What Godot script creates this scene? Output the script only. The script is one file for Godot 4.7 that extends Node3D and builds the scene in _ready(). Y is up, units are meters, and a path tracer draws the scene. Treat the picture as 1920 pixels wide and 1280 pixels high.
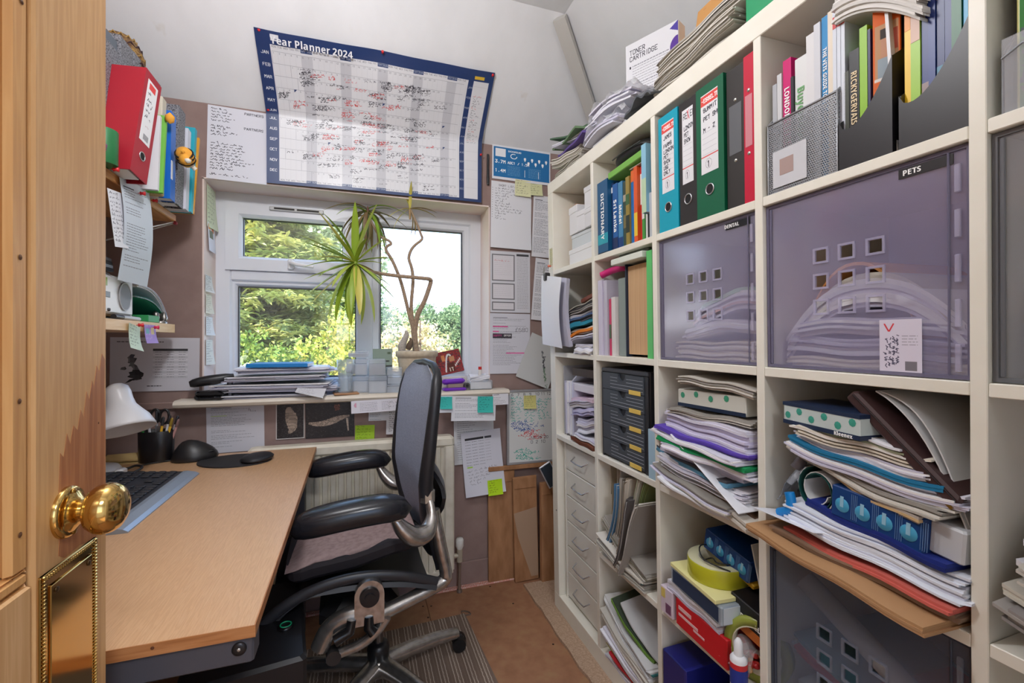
extends Node3D
# A small box-room study: camera and lights first, then the shell, furniture, and the many small things.

var rng = RandomNumberGenerator.new()
var mats = {}
var used = {}
var BK = Transform3D()

class MB:
	var st = SurfaceTool.new()
	var g = 1
	var vc = false
	func _init(colored := false):
		vc = colored
		st.begin(Mesh.PRIMITIVE_TRIANGLES)
		if vc: st.set_color(Color.WHITE)
	func color(c: Color):
		st.set_color(c.srgb_to_linear())
	func flat():
		st.set_smooth_group(-1)
	func smooth():
		g += 1
		st.set_smooth_group(g)
	func v(p: Vector3, uv := Vector2.ZERO):
		st.set_uv(uv)
		st.add_vertex(p)
	func tri(a: Vector3, b: Vector3, c: Vector3, ua := Vector2(0, 1), ub := Vector2(1, 1), uc := Vector2(1, 0)):
		v(a, ua); v(c, uc); v(b, ub)
	func quad(a: Vector3, b: Vector3, c: Vector3, d: Vector3, u0 := Vector2(0, 0), u1 := Vector2(1, 1)):
		tri(a, b, c, Vector2(u0.x, u1.y), Vector2(u1.x, u1.y), Vector2(u1.x, u0.y))
		tri(a, c, d, Vector2(u0.x, u1.y), Vector2(u1.x, u0.y), Vector2(u0.x, u0.y))
	func rings(rs: Array, smoothed := true, cap0 := true, cap1 := true):
		if smoothed: smooth()
		else: flat()
		var n: int = rs[0].size()
		for k in rs.size() - 1:
			for i in n:
				var j = (i + 1) % n
				quad(rs[k][i], rs[k][j], rs[k + 1][j], rs[k + 1][i], Vector2(float(i) / n, float(k + 1) / (rs.size() - 1)), Vector2(float(i + 1) / n, float(k) / (rs.size() - 1)))
		flat()
		if cap0: cap(rs[0], true)
		if cap1: cap(rs[-1], false)
	func cap(r, flip: bool):
		var c = Vector3.ZERO
		for p in r: c += p
		c /= r.size()
		for i in r.size():
			var a: Vector3 = r[i]
			var b: Vector3 = r[(i + 1) % r.size()]
			if flip: tri(c, b, a)
			else: tri(c, a, b)
	func box(c: Vector3, s: Vector3, bev := 0.0, t := Transform3D()):
		var h = s / 2
		if bev <= 0.0:
			var p = []
			for k in 8: p.append(t * (c + Vector3(h.x * (1 if k & 1 else -1), h.y * (1 if k & 2 else -1), h.z * (1 if k & 4 else -1))))
			flat()
			quad(p[4], p[5], p[7], p[6]); quad(p[1], p[0], p[2], p[3]); quad(p[5], p[1], p[3], p[7])
			quad(p[0], p[4], p[6], p[2]); quad(p[6], p[7], p[3], p[2]); quad(p[0], p[1], p[5], p[4])
			return
		bev = minf(bev, minf(h.x, minf(h.y, h.z)) * 0.99)
		var rs = []
		for k in [[-h.y, bev], [-h.y + bev, 0.0], [h.y - bev, 0.0], [h.y, bev]]:
			var r = PackedVector3Array()
			var x: float = h.x - k[1]
			var z: float = h.z - k[1]
			for q in [Vector2(-x, -z + bev), Vector2(-x, z - bev), Vector2(-x + bev, z), Vector2(x - bev, z), Vector2(x, z - bev), Vector2(x, -z + bev), Vector2(x - bev, -z), Vector2(-x + bev, -z)]:
				r.append(t * (c + Vector3(q.x, k[0], q.y)))
			rs.append(r)
		rings(rs, false)
	func b2(lo: Vector3, hi: Vector3, bev := 0.0, t := Transform3D()):
		box((lo + hi) / 2, (hi - lo).abs(), bev, t)
	func cyl(a: Vector3, b: Vector3, r0: float, r1 := -1.0, n := 14, caps := true):
		if r1 < 0: r1 = r0
		var w = (b - a).normalized()
		var x = w.cross(Vector3.UP if absf(w.y) < 0.9 else Vector3.RIGHT).normalized()
		var y = w.cross(x)
		var rs = [PackedVector3Array(), PackedVector3Array()]
		for i in n:
			var d = x * cos(TAU * i / n) + y * sin(TAU * i / n)
			rs[0].append(a + d * r0); rs[1].append(b + d * r1)
		rings(rs, true, caps, caps)
	func tube(pts: Array, rad, n := 8, caps := true, sq := 1.0):
		var rs = []
		var up = Vector3.ZERO
		for k in pts.size():
			var w: Vector3 = (pts[mini(k + 1, pts.size() - 1)] - pts[maxi(k - 1, 0)]).normalized()
			if up == Vector3.ZERO: up = w.cross(Vector3.UP if absf(w.y) < 0.9 else Vector3.RIGHT).normalized()
			up = (up - w * up.dot(w)).normalized()
			var y = w.cross(up)
			var r: float = rad[k] if rad is Array else rad
			var q = PackedVector3Array()
			for i in n: q.append(pts[k] + (up * cos(TAU * i / n) + y * sin(TAU * i / n) * sq) * r)
			rs.append(q)
		rings(rs, true, caps, caps)
	func lathe(prof: Array, n := 24, t := Transform3D(), caps := true):
		var rs = []
		for p in prof:
			var q = PackedVector3Array()
			for i in n: q.append(t * Vector3(p.x * sin(TAU * i / n), p.y, p.x * cos(TAU * i / n)))
			rs.append(q)
		rings(rs, true, caps, caps)
	func prism(poly: PackedVector2Array, z0: float, z1: float, t := Transform3D(), smoothed := false):
		if Geometry2D.is_polygon_clockwise(poly): poly.reverse()
		var a = PackedVector3Array()
		var b = PackedVector3Array()
		for p in poly:
			a.append(t * Vector3(p.x, p.y, z0)); b.append(t * Vector3(p.x, p.y, z1))
		rings([a, b], smoothed, false, false)
		flat()
		var ix = Geometry2D.triangulate_polygon(poly)
		for k in range(0, ix.size(), 3):
			var o = [poly[ix[k]], poly[ix[k + 1]], poly[ix[k + 2]]]
			var ccw: bool = (o[1] - o[0]).cross(o[2] - o[0]) > 0
			var i0: int = ix[k]
			var i1: int = ix[k + 1] if ccw else ix[k + 2]
			var i2: int = ix[k + 2] if ccw else ix[k + 1]
			tri(b[i0], b[i1], b[i2]); tri(a[i0], a[i2], a[i1])
	func slab(pts: Array, thick: float):
		var nrm: Vector3 = (pts[1] - pts[0]).cross(pts[2] - pts[0]).normalized() * thick
		var a = PackedVector3Array(pts)
		var b = PackedVector3Array()
		for p in pts: b.append(p - nrm)
		rings([b, a], false)
	func sheet(nu: int, nv: int, f: Callable, th := 0.0006):
		var top = []
		var bot = []
		for j in nv + 1:
			for i in nu + 1:
				var u = float(i) / nu
				var w = float(j) / nv
				var p: Vector3 = f.call(u, w)
				var du: Vector3 = f.call(minf(u + 0.01, 1.0), w) - f.call(maxf(u - 0.01, 0.0), w)
				var dv: Vector3 = f.call(u, minf(w + 0.01, 1.0)) - f.call(u, maxf(w - 0.01, 0.0))
				var nn = dv.cross(du).normalized() * th
				top.append(p); bot.append(p - nn)
		var ix = func(i, j): return j * (nu + 1) + i
		smooth()
		for j in nv:
			for i in nu:
				quad(top[ix.call(i, j + 1)], top[ix.call(i + 1, j + 1)], top[ix.call(i + 1, j)], top[ix.call(i, j)], Vector2(float(i) / nu, float(j) / nv), Vector2(float(i + 1) / nu, float(j + 1) / nv))
		smooth()
		for j in nv:
			for i in nu:
				quad(bot[ix.call(i, j)], bot[ix.call(i + 1, j)], bot[ix.call(i + 1, j + 1)], bot[ix.call(i, j + 1)], Vector2(float(i) / nu, float(j + 1) / nv), Vector2(float(i + 1) / nu, float(j) / nv))
		flat()
		var e = Vector2(0.01, 0.01)
		for i in nu:
			quad(bot[ix.call(i + 1, 0)], bot[ix.call(i, 0)], top[ix.call(i, 0)], top[ix.call(i + 1, 0)], e, e)
			quad(bot[ix.call(i, nv)], bot[ix.call(i + 1, nv)], top[ix.call(i + 1, nv)], top[ix.call(i, nv)], e, e)
		for j in nv:
			quad(bot[ix.call(0, j)], bot[ix.call(0, j + 1)], top[ix.call(0, j + 1)], top[ix.call(0, j)], e, e)
			quad(bot[ix.call(nu, j + 1)], bot[ix.call(nu, j)], top[ix.call(nu, j)], top[ix.call(nu, j + 1)], e, e)
	func sheaf(w: float, l: float, layers: Array, bend: Callable, nz := 10):
		# a wad of sheets: one closed skin whose sides step in and out sheet by sheet; w along z, l along x
		var rs = []
		var cols = []
		var y = 0.0
		for a in layers:
			for top in 2:
				var r = PackedVector3Array()
				for k in 2 * (nz + 1):
					var back = k > nz
					var zz: float = (w + a[5]) * (k if not back else 2 * nz + 1 - k) / nz - a[5] / 2
					var x: float = (l + a[4]) if back else 0.0
					var p = Vector2(x - l / 2, zz - w / 2).rotated(a[3]) + Vector2(l / 2 + a[1], w / 2 + a[2])
					r.append(Vector3(p.x, y + top * a[0] + bend.call(p.x / l, p.y / w), p.y))
				rs.append(r)
				cols.append(a[6])
			y += a[0]
		flat()
		var n: int = rs[0].size()
		for k in rs.size() - 1:
			if vc: color(cols[k])
			for i in n:
				var j = (i + 1) % n
				quad(rs[k][i], rs[k][j], rs[k + 1][j], rs[k + 1][i])
		for e in [[rs[-1], false], [rs[0], true]]:
			if vc: color(cols[-1] if not e[1] else cols[0])
			smooth()
			for i in nz:
				var a: Vector3 = e[0][i]
				var b: Vector3 = e[0][i + 1]
				var c: Vector3 = e[0][n - 2 - i]
				var d: Vector3 = e[0][n - 1 - i]
				var ua = float(i) / nz
				var ub = float(i + 1) / nz
				if e[1]: quad(a, d, c, b, Vector2(ua, 0), Vector2(ub, 1))
				else:
					tri(a, b, c, Vector2(ua, 1), Vector2(ub, 1), Vector2(ub, 0))
					tri(a, c, d, Vector2(ua, 1), Vector2(ub, 0), Vector2(ua, 0))
	func done() -> ArrayMesh:
		st.generate_normals()
		return st.commit()

# ---- naming and tagging
func numbered(called: String) -> String:
	if not used.has(called):
		used[called] = 0
		return called
	used[called] += 1
	return "%s_%03d" % [called, used[called]]

func tag(o: Node3D, label: String, category: String, group := "") -> Node3D:
	o.set_meta("label", label); o.set_meta("category", category)
	if group: o.set_meta("group", group)
	return o

func thing(called: String, label: String, category: String, at := Transform3D(), group := "") -> Node3D:
	var o = Node3D.new()
	o.name = numbered(called); o.transform = at
	add_child(o)
	return tag(o, label, category, group)

func part(o: Node3D, called: String, mesh: Mesh, mat: Material, at := Transform3D(), label := "") -> MeshInstance3D:
	var p = MeshInstance3D.new()
	p.name = called; p.mesh = mesh; p.material_override = mat; p.transform = at
	if label: p.set_meta("label", label)
	o.add_child(p, true)
	return p

func one(called: String, mesh: Mesh, mat: Material, label: String, category: String, at := Transform3D(), group := "") -> MeshInstance3D:
	var p = MeshInstance3D.new()
	p.name = numbered(called); p.mesh = mesh; p.material_override = mat; p.transform = at
	add_child(p)
	tag(p, label, category, group)
	return p

func struct(called: String, mesh: Mesh, mat: Material, at := Transform3D()) -> MeshInstance3D:
	var p = MeshInstance3D.new()
	p.name = numbered(called); p.mesh = mesh; p.material_override = mat; p.transform = at
	p.set_meta("kind", "structure")
	add_child(p)
	return p

func xf(x: float, y: float, z: float, ry := 0.0, rx := 0.0, rz := 0.0) -> Transform3D:
	return Transform3D(Basis.from_euler(Vector3(deg_to_rad(rx), deg_to_rad(ry), deg_to_rad(rz))), Vector3(x, y, z))

func bk(d: float, h: float, s: float, ry := 0.0, rx := 0.0, rz := 0.0) -> Transform3D:   # in the bookcase's own axes: depth behind its front, height, distance from its far end
	return BK * xf(d, h, s, ry, rx, rz)

func bx(s: Vector3, bev := 0.0, c := Vector3.ZERO) -> ArrayMesh:
	var b = MB.new()
	b.box(c, s, bev)
	return b.done()

func bb(lo: Vector3, hi: Vector3, bev := 0.0) -> ArrayMesh:
	return bx(hi - lo, bev, (lo + hi) / 2)

func rod(pts: Array, r, n := 8) -> ArrayMesh:
	var b = MB.new()
	b.tube(pts, r, n)
	return b.done()

func turned(prof: Array, n := 24) -> ArrayMesh:
	var b = MB.new()
	b.lathe(prof, n)
	return b.done()

func sheet_mesh(w: float, h: float, bend: Callable, th := 0.0006, nu := 8, nv := 8) -> ArrayMesh:   # hangs in xy facing +z, top left at the origin
	var b = MB.new()
	b.sheet(nu, nv, func(u: float, v: float): return Vector3(u * w, -v * h, 0) + bend.call(u, v), th)
	return b.done()

func smooth_path(pts: Array, per := 6) -> Array:
	var out = []
	for i in pts.size() - 1:
		var a: Vector3 = pts[maxi(i - 1, 0)]
		var d: Vector3 = pts[mini(i + 2, pts.size() - 1)]
		for k in per: out.append((pts[i] as Vector3).cubic_interpolate(pts[i + 1], a, d, float(k) / per))
	out.append(pts[-1])
	return out

# ---- materials
func c8(r: int, g: int, b: int) -> Color:
	return Color8(r, g, b)

func mt(c: Color, rough := 0.6, metal := 0.0) -> StandardMaterial3D:
	var key = "%s/%.2f/%.2f" % [c.to_html(), rough, metal]
	if not mats.has(key):
		var m = StandardMaterial3D.new()
		m.albedo_color = c; m.roughness = rough; m.metallic = metal
		mats[key] = m
	return mats[key]

func noise_tex(freq: float, ramp: Array, oct := 4, sz := 512, kind := FastNoiseLite.TYPE_SIMPLEX_SMOOTH, sd := 1) -> NoiseTexture2D:
	var n = FastNoiseLite.new()
	n.noise_type = kind; n.frequency = freq; n.fractal_octaves = oct; n.seed = sd
	var t = NoiseTexture2D.new()
	t.width = sz; t.height = sz; t.seamless = true; t.noise = n
	var gr = Gradient.new()
	var offs = PackedFloat32Array()
	var cols = PackedColorArray()
	for a in ramp:
		offs.append(a[0]); cols.append(a[1])
	gr.offsets = offs; gr.colors = cols
	t.color_ramp = gr
	return t

func grained(tex: Texture2D, scale: Vector3, rough := 0.6, metal := 0.0, world := false) -> StandardMaterial3D:
	var m = StandardMaterial3D.new()
	m.albedo_texture = tex; m.roughness = rough; m.metallic = metal
	m.uv1_triplanar = true; m.uv1_scale = scale; m.uv1_world_triplanar = world
	return m

func printed(im: Image, rough := 0.7) -> StandardMaterial3D:
	var m = StandardMaterial3D.new()
	m.albedo_texture = ImageTexture.create_from_image(im); m.roughness = rough
	m.texture_repeat = false
	return m

# ---- pen and print on textures
const GLYPH := {"A": "06 20 46|14 34", "B": "00 06 36 45 44 33 03|33 42 41 30 00", "C": "41 30 10 01 05 16 36 45", "D": "00 06 26 44 42 20 00", "E": "40 00 06 46|03 33", "F": "40 00 06|03 33",
	"G": "41 30 10 01 05 16 36 45 43 23", "H": "00 06|40 46|03 43", "I": "20 26", "J": "40 45 36 16 05", "K": "00 06|40 03 46", "L": "00 06 46", "M": "06 00 23 40 46", "N": "06 00 46 40",
	"O": "10 01 05 16 36 45 41 30 10", "P": "06 00 30 41 42 33 03", "Q": "10 01 05 16 36 45 41 30 10|34 46", "R": "06 00 30 41 42 33 03|23 46", "S": "41 30 10 01 02 13 33 44 45 36 16 05",
	"T": "00 40|20 26", "U": "00 05 16 36 45 40", "V": "00 26 40", "W": "00 16 23 36 40", "X": "00 46|40 06", "Y": "00 23 40|23 26", "Z": "00 40 06 46",
	"0": "10 01 05 16 36 45 41 30 10", "1": "11 20 26", "2": "01 10 30 41 42 06 46", "3": "00 40 23 33 44 45 36 16 05", "4": "30 04 44|30 36", "5": "40 00 02 32 43 45 36 06", "6": "30 01 05 16 36 45 44 33 03",
	"7": "00 40 16", "8": "10 01 02 13 33 44 45 36 16 05 04 13|33 42 41 30 10", "9": "43 13 02 01 10 30 41 45 36 16", "-": "13 33", ".": "25 26", "/": "40 06", "£": "41 30 11 15 06 46|03 33", ":": "22 23|25 26"}

func page(w: int, h: int, c := Color8(232, 232, 236)) -> Image:
	var im = Image.create(w, h, false, Image.FORMAT_RGB8)
	im.fill(c)
	return im

func stroke(im: Image, a: Vector2, b: Vector2, c: Color, wd := 1.0):
	var n = int(maxf(absf(b.x - a.x), absf(b.y - a.y))) + 1
	var k = maxi(1, int(round(wd)))
	for i in n + 1:
		var p = a.lerp(b, float(i) / n)
		im.fill_rect(Rect2i(int(p.x), int(p.y), k, k), c)

func write(im: Image, s: String, x: float, y: float, size: float, c: Color, wd := 1.0, jit := 0.0, turn := 0.0) -> float:
	var at = Vector2.ZERO
	for ch in s.to_upper():
		if GLYPH.has(ch):
			for run in GLYPH[ch].split("|"):
				var last = Vector2(-1, -1)
				for q in run.split(" "):
					var p = Vector2(q.unicode_at(0) - 48, q.unicode_at(1) - 48) / 6.0 * size
					p += Vector2(rng.randf_range(-jit, jit), rng.randf_range(-jit, jit)) * size
					p = Vector2(x, y) + (at + p).rotated(turn)
					if last.x > -0.5: stroke(im, last, p, c, wd)
					last = p
		at.x += size * (0.95 if ch != "I" else 0.75)
	return at.x

func scrawl(im: Image, x: float, y: float, w: float, size: float, c: Color, wd := 1.0, turn := 0.0):   # a line of hurried handwriting
	var p = Vector2.ZERO
	var last = Vector2(x, y)
	while p.x < w:
		var word = rng.randi_range(4, 11)
		for k in word:
			p.x += size * rng.randf_range(0.12, 0.4)
			p.y = size * (rng.randf_range(-0.55, 0.4) if k % 2 else rng.randf_range(-0.1, 0.45))
			if rng.randf() < 0.15: p.y -= size * 0.5
			var q = Vector2(x, y) + p.rotated(turn)
			if k > 0: stroke(im, last, q, c, wd)
			last = q
			if p.x > w: break
		p.x += size * rng.randf_range(0.4, 0.9)

func greeked(im: Image, x: int, y: int, w: int, c: Color, th := 2):   # a line of small print, word by word
	var px = x
	while px < x + w:
		var k = rng.randi_range(5, 18)
		im.fill_rect(Rect2i(px, y, mini(k, x + w - px), th), c)
		px += k + 3

func lettering(o: Node3D, s: String, h: float, c: Color, at: Transform3D, bold := true, serif := false) -> MeshInstance3D:
	var t = TextMesh.new()
	var f = SystemFont.new()
	f.font_names = PackedStringArray(["Droid Serif" if serif else "Droid Sans"])
	f.font_weight = 700 if bold else 400
	t.font = f; t.text = s; t.font_size = 32; t.pixel_size = h / 24.0; t.depth = 0.0006; t.curve_step = 3.0
	return part(o, "lettering", t, mt(c, 0.5), at)

const PENDANT := 0.72

func _ready():
	rng.seed = 7
	var cam = Camera3D.new()
	cam.name = "camera"
	cam.keep_aspect = Camera3D.KEEP_HEIGHT
	cam.fov = 74.4; cam.near = 0.03; cam.far = 300.0
	cam.transform = xf(0, 1.188, 0, -18.733)
	add_child(cam)
	cam.current = true
	var env = Environment.new()
	env.tonemap_mode = Environment.TONE_MAPPER_LINEAR
	env.tonemap_exposure = 1.0
	env.background_mode = Environment.BG_SKY
	var sky = Sky.new()
	var sm = ProceduralSkyMaterial.new()
	sm.sky_top_color = c8(150, 190, 240); sm.sky_horizon_color = c8(248, 250, 255); sm.sky_curve = 0.12
	sm.ground_bottom_color = c8(90, 100, 60); sm.ground_horizon_color = c8(150, 155, 130)
	sm.sky_energy_multiplier = 1.9; sm.ground_energy_multiplier = 0.5
	sky.sky_material = sm
	env.sky = sky
	env.sdfgi_enabled = true; env.ssao_enabled = true; env.ssil_enabled = true
	var we = WorldEnvironment.new()
	we.name = "surroundings"; we.environment = env
	add_child(we)
	var sun = DirectionalLight3D.new()
	sun.name = "sun"; sun.light_energy = 3.6; sun.light_color = c8(255, 244, 222); sun.shadow_enabled = true
	sun.light_angular_distance = 0.6
	sun.rotation_degrees = Vector3(-48, -22, 0)
	add_child(sun)
	BK = Transform3D(Basis(Vector3(0.99976, 0.02196, 0.00006), Vector3(-0.02196, 0.99974, 0.0069), Vector3(0.0, -0.0069, 0.99998)).orthonormalized(), Vector3(0.826, 0.03, -1.842))
	shell()
	pendant()
	ceiling_lamp(Transform3D(Basis(), Vector3(0.25, 2.45, 0.95)), 3.0, "square white ceiling light panel of the landing behind the doorway", 0.5)
	garden()
	furniture()
	wall_papers()
	sill_things()
	desk_things()
	left_shelves()
	bookcase_top()
	column_far()
	column_second()
	column_middle()
	column_wide()
	column_near()

func ceiling_lamp(at: Transform3D, energy: float, label: String, size: float):
	var o = thing("ceiling_lamp", label, "ceiling light", at)
	var hous = MB.new()
	hous.b2(Vector3(-size / 2 - 0.02, -0.05, -size / 2 - 0.02), Vector3(size / 2 + 0.02, 0, size / 2 + 0.02), 0.006)
	part(o, "housing", hous.done(), mt(c8(235, 235, 232), 0.5))
	var gm = StandardMaterial3D.new()
	gm.albedo_color = c8(240, 240, 235); gm.emission_enabled = true; gm.emission = c8(255, 252, 248); gm.emission_energy_multiplier = 1.2
	part(o, "diffuser", bb(Vector3(-size / 2, -0.056, -size / 2), Vector3(size / 2, -0.05, size / 2)), gm)
	var l = AreaLight3D.new()
	l.name = "lamp_light"; l.area_size = Vector2(size, size); l.light_energy = energy; l.light_color = c8(250, 251, 255); l.shadow_enabled = true
	l.area_range = 12.0
	l.area_attenuation = 2.0
	l.transform = xf(0, -0.07, 0, 0, -90)
	o.add_child(l, true)

func pendant():   # the study's own lamp: a white glass globe on a cord, above the picture
	var o = thing("pendant_lamp", "white glass globe pendant hanging from the flat ceiling in the middle of the study", "ceiling light", xf(-0.18, 2.585, -0.88))
	part(o, "ceiling_rose", turned([Vector2(0.045, -0.03), Vector2(0.05, 0.0), Vector2(0.0005, 0.0)], 20), mt(c8(236, 236, 234), 0.5))
	part(o, "cord", rod([Vector3(0, -0.02, 0), Vector3(0, -0.30, 0)], 0.004, 6), mt(c8(230, 230, 226), 0.6))
	var gm = StandardMaterial3D.new()
	gm.albedo_color = c8(240, 240, 238); gm.emission_enabled = true; gm.emission = c8(255, 253, 250); gm.emission_energy_multiplier = 1.1
	part(o, "globe_lamp", turned([Vector2(0.0005, -0.50), Vector2(0.05, -0.488), Vector2(0.088, -0.455), Vector2(0.10, -0.40), Vector2(0.088, -0.345), Vector2(0.05, -0.31), Vector2(0.0005, -0.298)], 28), gm)
	var l = OmniLight3D.new()
	l.name = "lamp_light"; l.light_energy = PENDANT; l.light_size = 0.095; l.light_color = c8(252, 252, 255); l.shadow_enabled = true
	l.omni_range = 12.0; l.omni_attenuation = 2.0
	l.position = Vector3(0, -0.40, 0)
	o.add_child(l, true)

# ---- the room itself
func shell():
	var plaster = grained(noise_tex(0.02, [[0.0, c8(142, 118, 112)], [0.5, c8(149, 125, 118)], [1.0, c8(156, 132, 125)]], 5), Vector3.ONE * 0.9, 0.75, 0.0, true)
	var white = grained(noise_tex(0.012, [[0.0, c8(226, 227, 228)], [0.55, c8(234, 235, 237)], [0.93, c8(238, 239, 241)], [1.0, c8(222, 216, 208)]], 5, 512, FastNoiseLite.TYPE_SIMPLEX_SMOOTH, 5), Vector3.ONE * 0.7, 0.8, 0.0, true)
	var cream = grained(noise_tex(0.02, [[0.0, c8(232, 212, 204)], [1.0, c8(240, 224, 216)]], 4, 256), Vector3.ONE * 0.9, 0.75, 0.0, true)
	# window wall with its opening
	wall_with_hole("wall_back", Vector3(-1.05, -0.1, -2.42), Vector3(1.32, 2.24, -2.16), Vector3(-0.608, 0.93, -2.5), Vector3(0.612, 1.862, -2.1), plaster)
	# pale painted reveal round the window
	var lining = MB.new()
	lining.b2(Vector3(-0.612, 0.955, -2.40), Vector3(-0.606, 1.862, -2.159))
	struct("trim_1", lining.done(), cream)
	lining = MB.new()
	lining.b2(Vector3(0.610, 0.955, -2.40), Vector3(0.616, 1.862, -2.159))
	struct("trim_2", lining.done(), cream)
	lining = MB.new()
	lining.b2(Vector3(-0.612, 1.858, -2.40), Vector3(0.616, 1.864, -2.159))
	struct("trim_3", lining.done(), cream)
	struct("wall_left", bb(Vector3(-1.05, -0.1, -2.42), Vector3(-0.93, 2.6, 0.16)), plaster)
	struct("wall_right", bb(Vector3(1.225, -0.1, -2.42), Vector3(1.34, 2.5, 0.16)), white)
	wall_with_hole("wall_front", Vector3(-1.05, -0.1, 0.10), Vector3(1.34, 2.62, 0.20), Vector3(-0.34, -0.2, 0.0), Vector3(0.52, 2.02, 0.3), white)
	# sloping ceilings
	var a = MB.new()
	a.slab([Vector3(-1.0, 2.17, -2.16), Vector3(-1.0, 2.585, -1.745), Vector3(0.83, 2.585, -1.745), Vector3(1.19, 2.275, -2.055), Vector3(1.3, 2.17, -2.16)], -0.06)
	struct("ceiling", a.done(), white)
	a = MB.new()
	a.slab([Vector3(0.83, 2.585, -1.745), Vector3(0.83, 2.585, 0.18), Vector3(1.30, 2.18, 0.18), Vector3(1.30, 2.18, -2.15)], -0.06)
	struct("ceiling", a.done(), white)
	a = MB.new()
	a.slab([Vector3(-1.0, 2.585, -1.745), Vector3(-1.0, 2.585, 0.18), Vector3(0.83, 2.585, 0.18), Vector3(0.83, 2.585, -1.745)], -0.06)
	struct("ceiling", a.done(), white)
	# cover strip down the hip of the two slopes
	a = MB.new()
	var p0 = Vector3(0.815, 2.582, -1.752)
	var p1 = Vector3(1.21, 2.245, -2.085)
	var nn = Vector3(-0.5, -0.75, 0.45).normalized()
	var side = (p1 - p0).cross(nn).normalized() * 0.028
	a.slab([p0 - side + nn * 0.012, p1 - side + nn * 0.012, p1 + side + nn * 0.012, p0 + side + nn * 0.012], 0.03)
	struct("trim_4", a.done(), mt(c8(205, 202, 196), 0.7))
	# floor of hardboard sheets
	var fl = struct("floor", bb(Vector3(-1.05, -0.14, -2.42), Vector3(1.34, -0.006, 0.2)), mt(c8(90, 60, 42), 0.9))
	var hard = []
	for k in 3:
		hard.append(grained(noise_tex(0.02, [[0.0, c8(140 + k * 3, 102, 74)], [0.5, c8(154 + k * 3, 115, 85)], [1.0, c8(166, 126 + k * 2, 94)]], 6, 512, FastNoiseLite.TYPE_SIMPLEX_SMOOTH, 20 + k), Vector3.ONE * 1.4, 0.62, 0.0, true))
	var xs = [-0.93, -0.33, 0.288, 1.225]
	var zs = [-2.15, -1.2, 0.1]
	for i in 3:
		for j in 2:
			part(fl, "floor_panel", bb(Vector3(xs[i] + 0.001, -0.006, zs[j] + 0.001), Vector3(xs[i + 1] - 0.001, 0.0, zs[j + 1] - 0.001)), hard[(i + j) % 3])
	var nail = turned([Vector2(0.0001, 0.0012), Vector2(0.004, 0.001), Vector2(0.0045, 0.0)], 8)
	for q in [Vector2(0.27, -2.04), Vector2(0.305, -2.03), Vector2(0.28, -1.95), Vector2(0.66, -1.93), Vector2(0.72, -1.62), Vector2(0.6, -2.1), Vector2(0.45, -2.12), Vector2(0.76, -1.75), Vector2(0.62, -1.4)]:
		part(fl, "nail", nail, mt(c8(60, 42, 32), 0.4, 0.6), xf(q.x, 0, q.y))
	var cp = grained(noise_tex(0.12, [[0.0, c8(150, 122, 98)], [0.5, c8(178, 150, 126)], [1.0, c8(200, 174, 150)]], 3, 256, FastNoiseLite.TYPE_VALUE), Vector3(9, 4, 14), 0.95, 0.0, true)
	var cb = MB.new()
	var edge = PackedVector2Array([Vector2(1.22, -2.05), Vector2(1.22, 0.09)])
	for k in 41:
		edge.append(Vector2(0.756 + rng.randf_range(-0.004, 0.006) + (0.012 if k == 22 else 0.0), 0.09 - k * 0.0535))
	var flipped = PackedVector2Array()
	for p in edge: flipped.append(Vector2(p.x, -p.y))
	cb.prism(flipped, 0.0, 0.012, Transform3D(Basis.from_euler(Vector3(-PI / 2, 0, 0)), Vector3.ZERO))
	tag(struct("carpet_strip", cb.done(), cp), "ragged beige carpet strip left under the white shelf unit", "carpet")
	struct("baseboard_back", bb(Vector3(0.40, 0, -2.16), Vector3(1.225, 0.115, -2.148), 0.003), plaster)
	var red = MB.new()
	red.b2(Vector3(-0.3, 0.0, -2.147), Vector3(0.78, 0.007, -2.118), 0.002)
	struct("trim_5", red.done(), grained(noise_tex(0.08, [[0.0, c8(205, 120, 104)], [0.5, c8(218, 150, 134)], [0.75, c8(232, 222, 214)]], 3, 256), Vector3(12, 3, 3), 0.8, 0.0, true))
	# the window in the opening
	var w = Node3D.new()
	w.name = numbered("window_1"); w.set_meta("kind", "structure")
	add_child(w)
	var pv = mt(c8(226, 229, 236), 0.35)
	var z0 = -2.38
	var fr = MB.new()
	var ol = [Vector2(-0.606, 0.955), Vector2(0.610, 0.955), Vector2(0.610, 1.858), Vector2(-0.606, 1.858)]
	frame_ring(fr, ol, 0.062, z0, -2.318, 0.008)
	part(w, "window_frame", fr.done(), pv)
	part(w, "mullion", bb(Vector3(-0.016, 0.99, z0), Vector3(0.062, 1.80, -2.318), 0.006), pv)
	part(w, "transom", bb(Vector3(-0.55, 1.463, z0), Vector3(0.01, 1.512, -2.318), 0.006), pv)
	for r in [[-0.567, 1.51, -0.012, 1.815, 0.064], [-0.552, 0.99, 0.012, 1.468, 0.03], [0.056, 0.99, 0.556, 1.805, 0.043]]:
		fr = MB.new()
		frame_ring(fr, [Vector2(r[0], r[1]), Vector2(r[2], r[1]), Vector2(r[2], r[3]), Vector2(r[0], r[3])], r[4], z0 + 0.01, -2.33 if r[4] < 0.05 else -2.306, 0.012)
		part(w, "sash", fr.done(), pv)
		var glass = StandardMaterial3D.new()
		glass.albedo_color = Color(1, 1, 1, 0.03); glass.transparency = BaseMaterial3D.TRANSPARENCY_ALPHA; glass.roughness = 0.0
		var gq = MB.new()
		var e: float = r[4] - 0.004
		gq.b2(Vector3(r[0] + e, r[1] + e, -2.352), Vector3(r[2] - e, r[3] - e, -2.348))
		part(w, "pane", gq.done(), glass)
		var seal = MB.new()
		e = r[4] - 0.001
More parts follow.
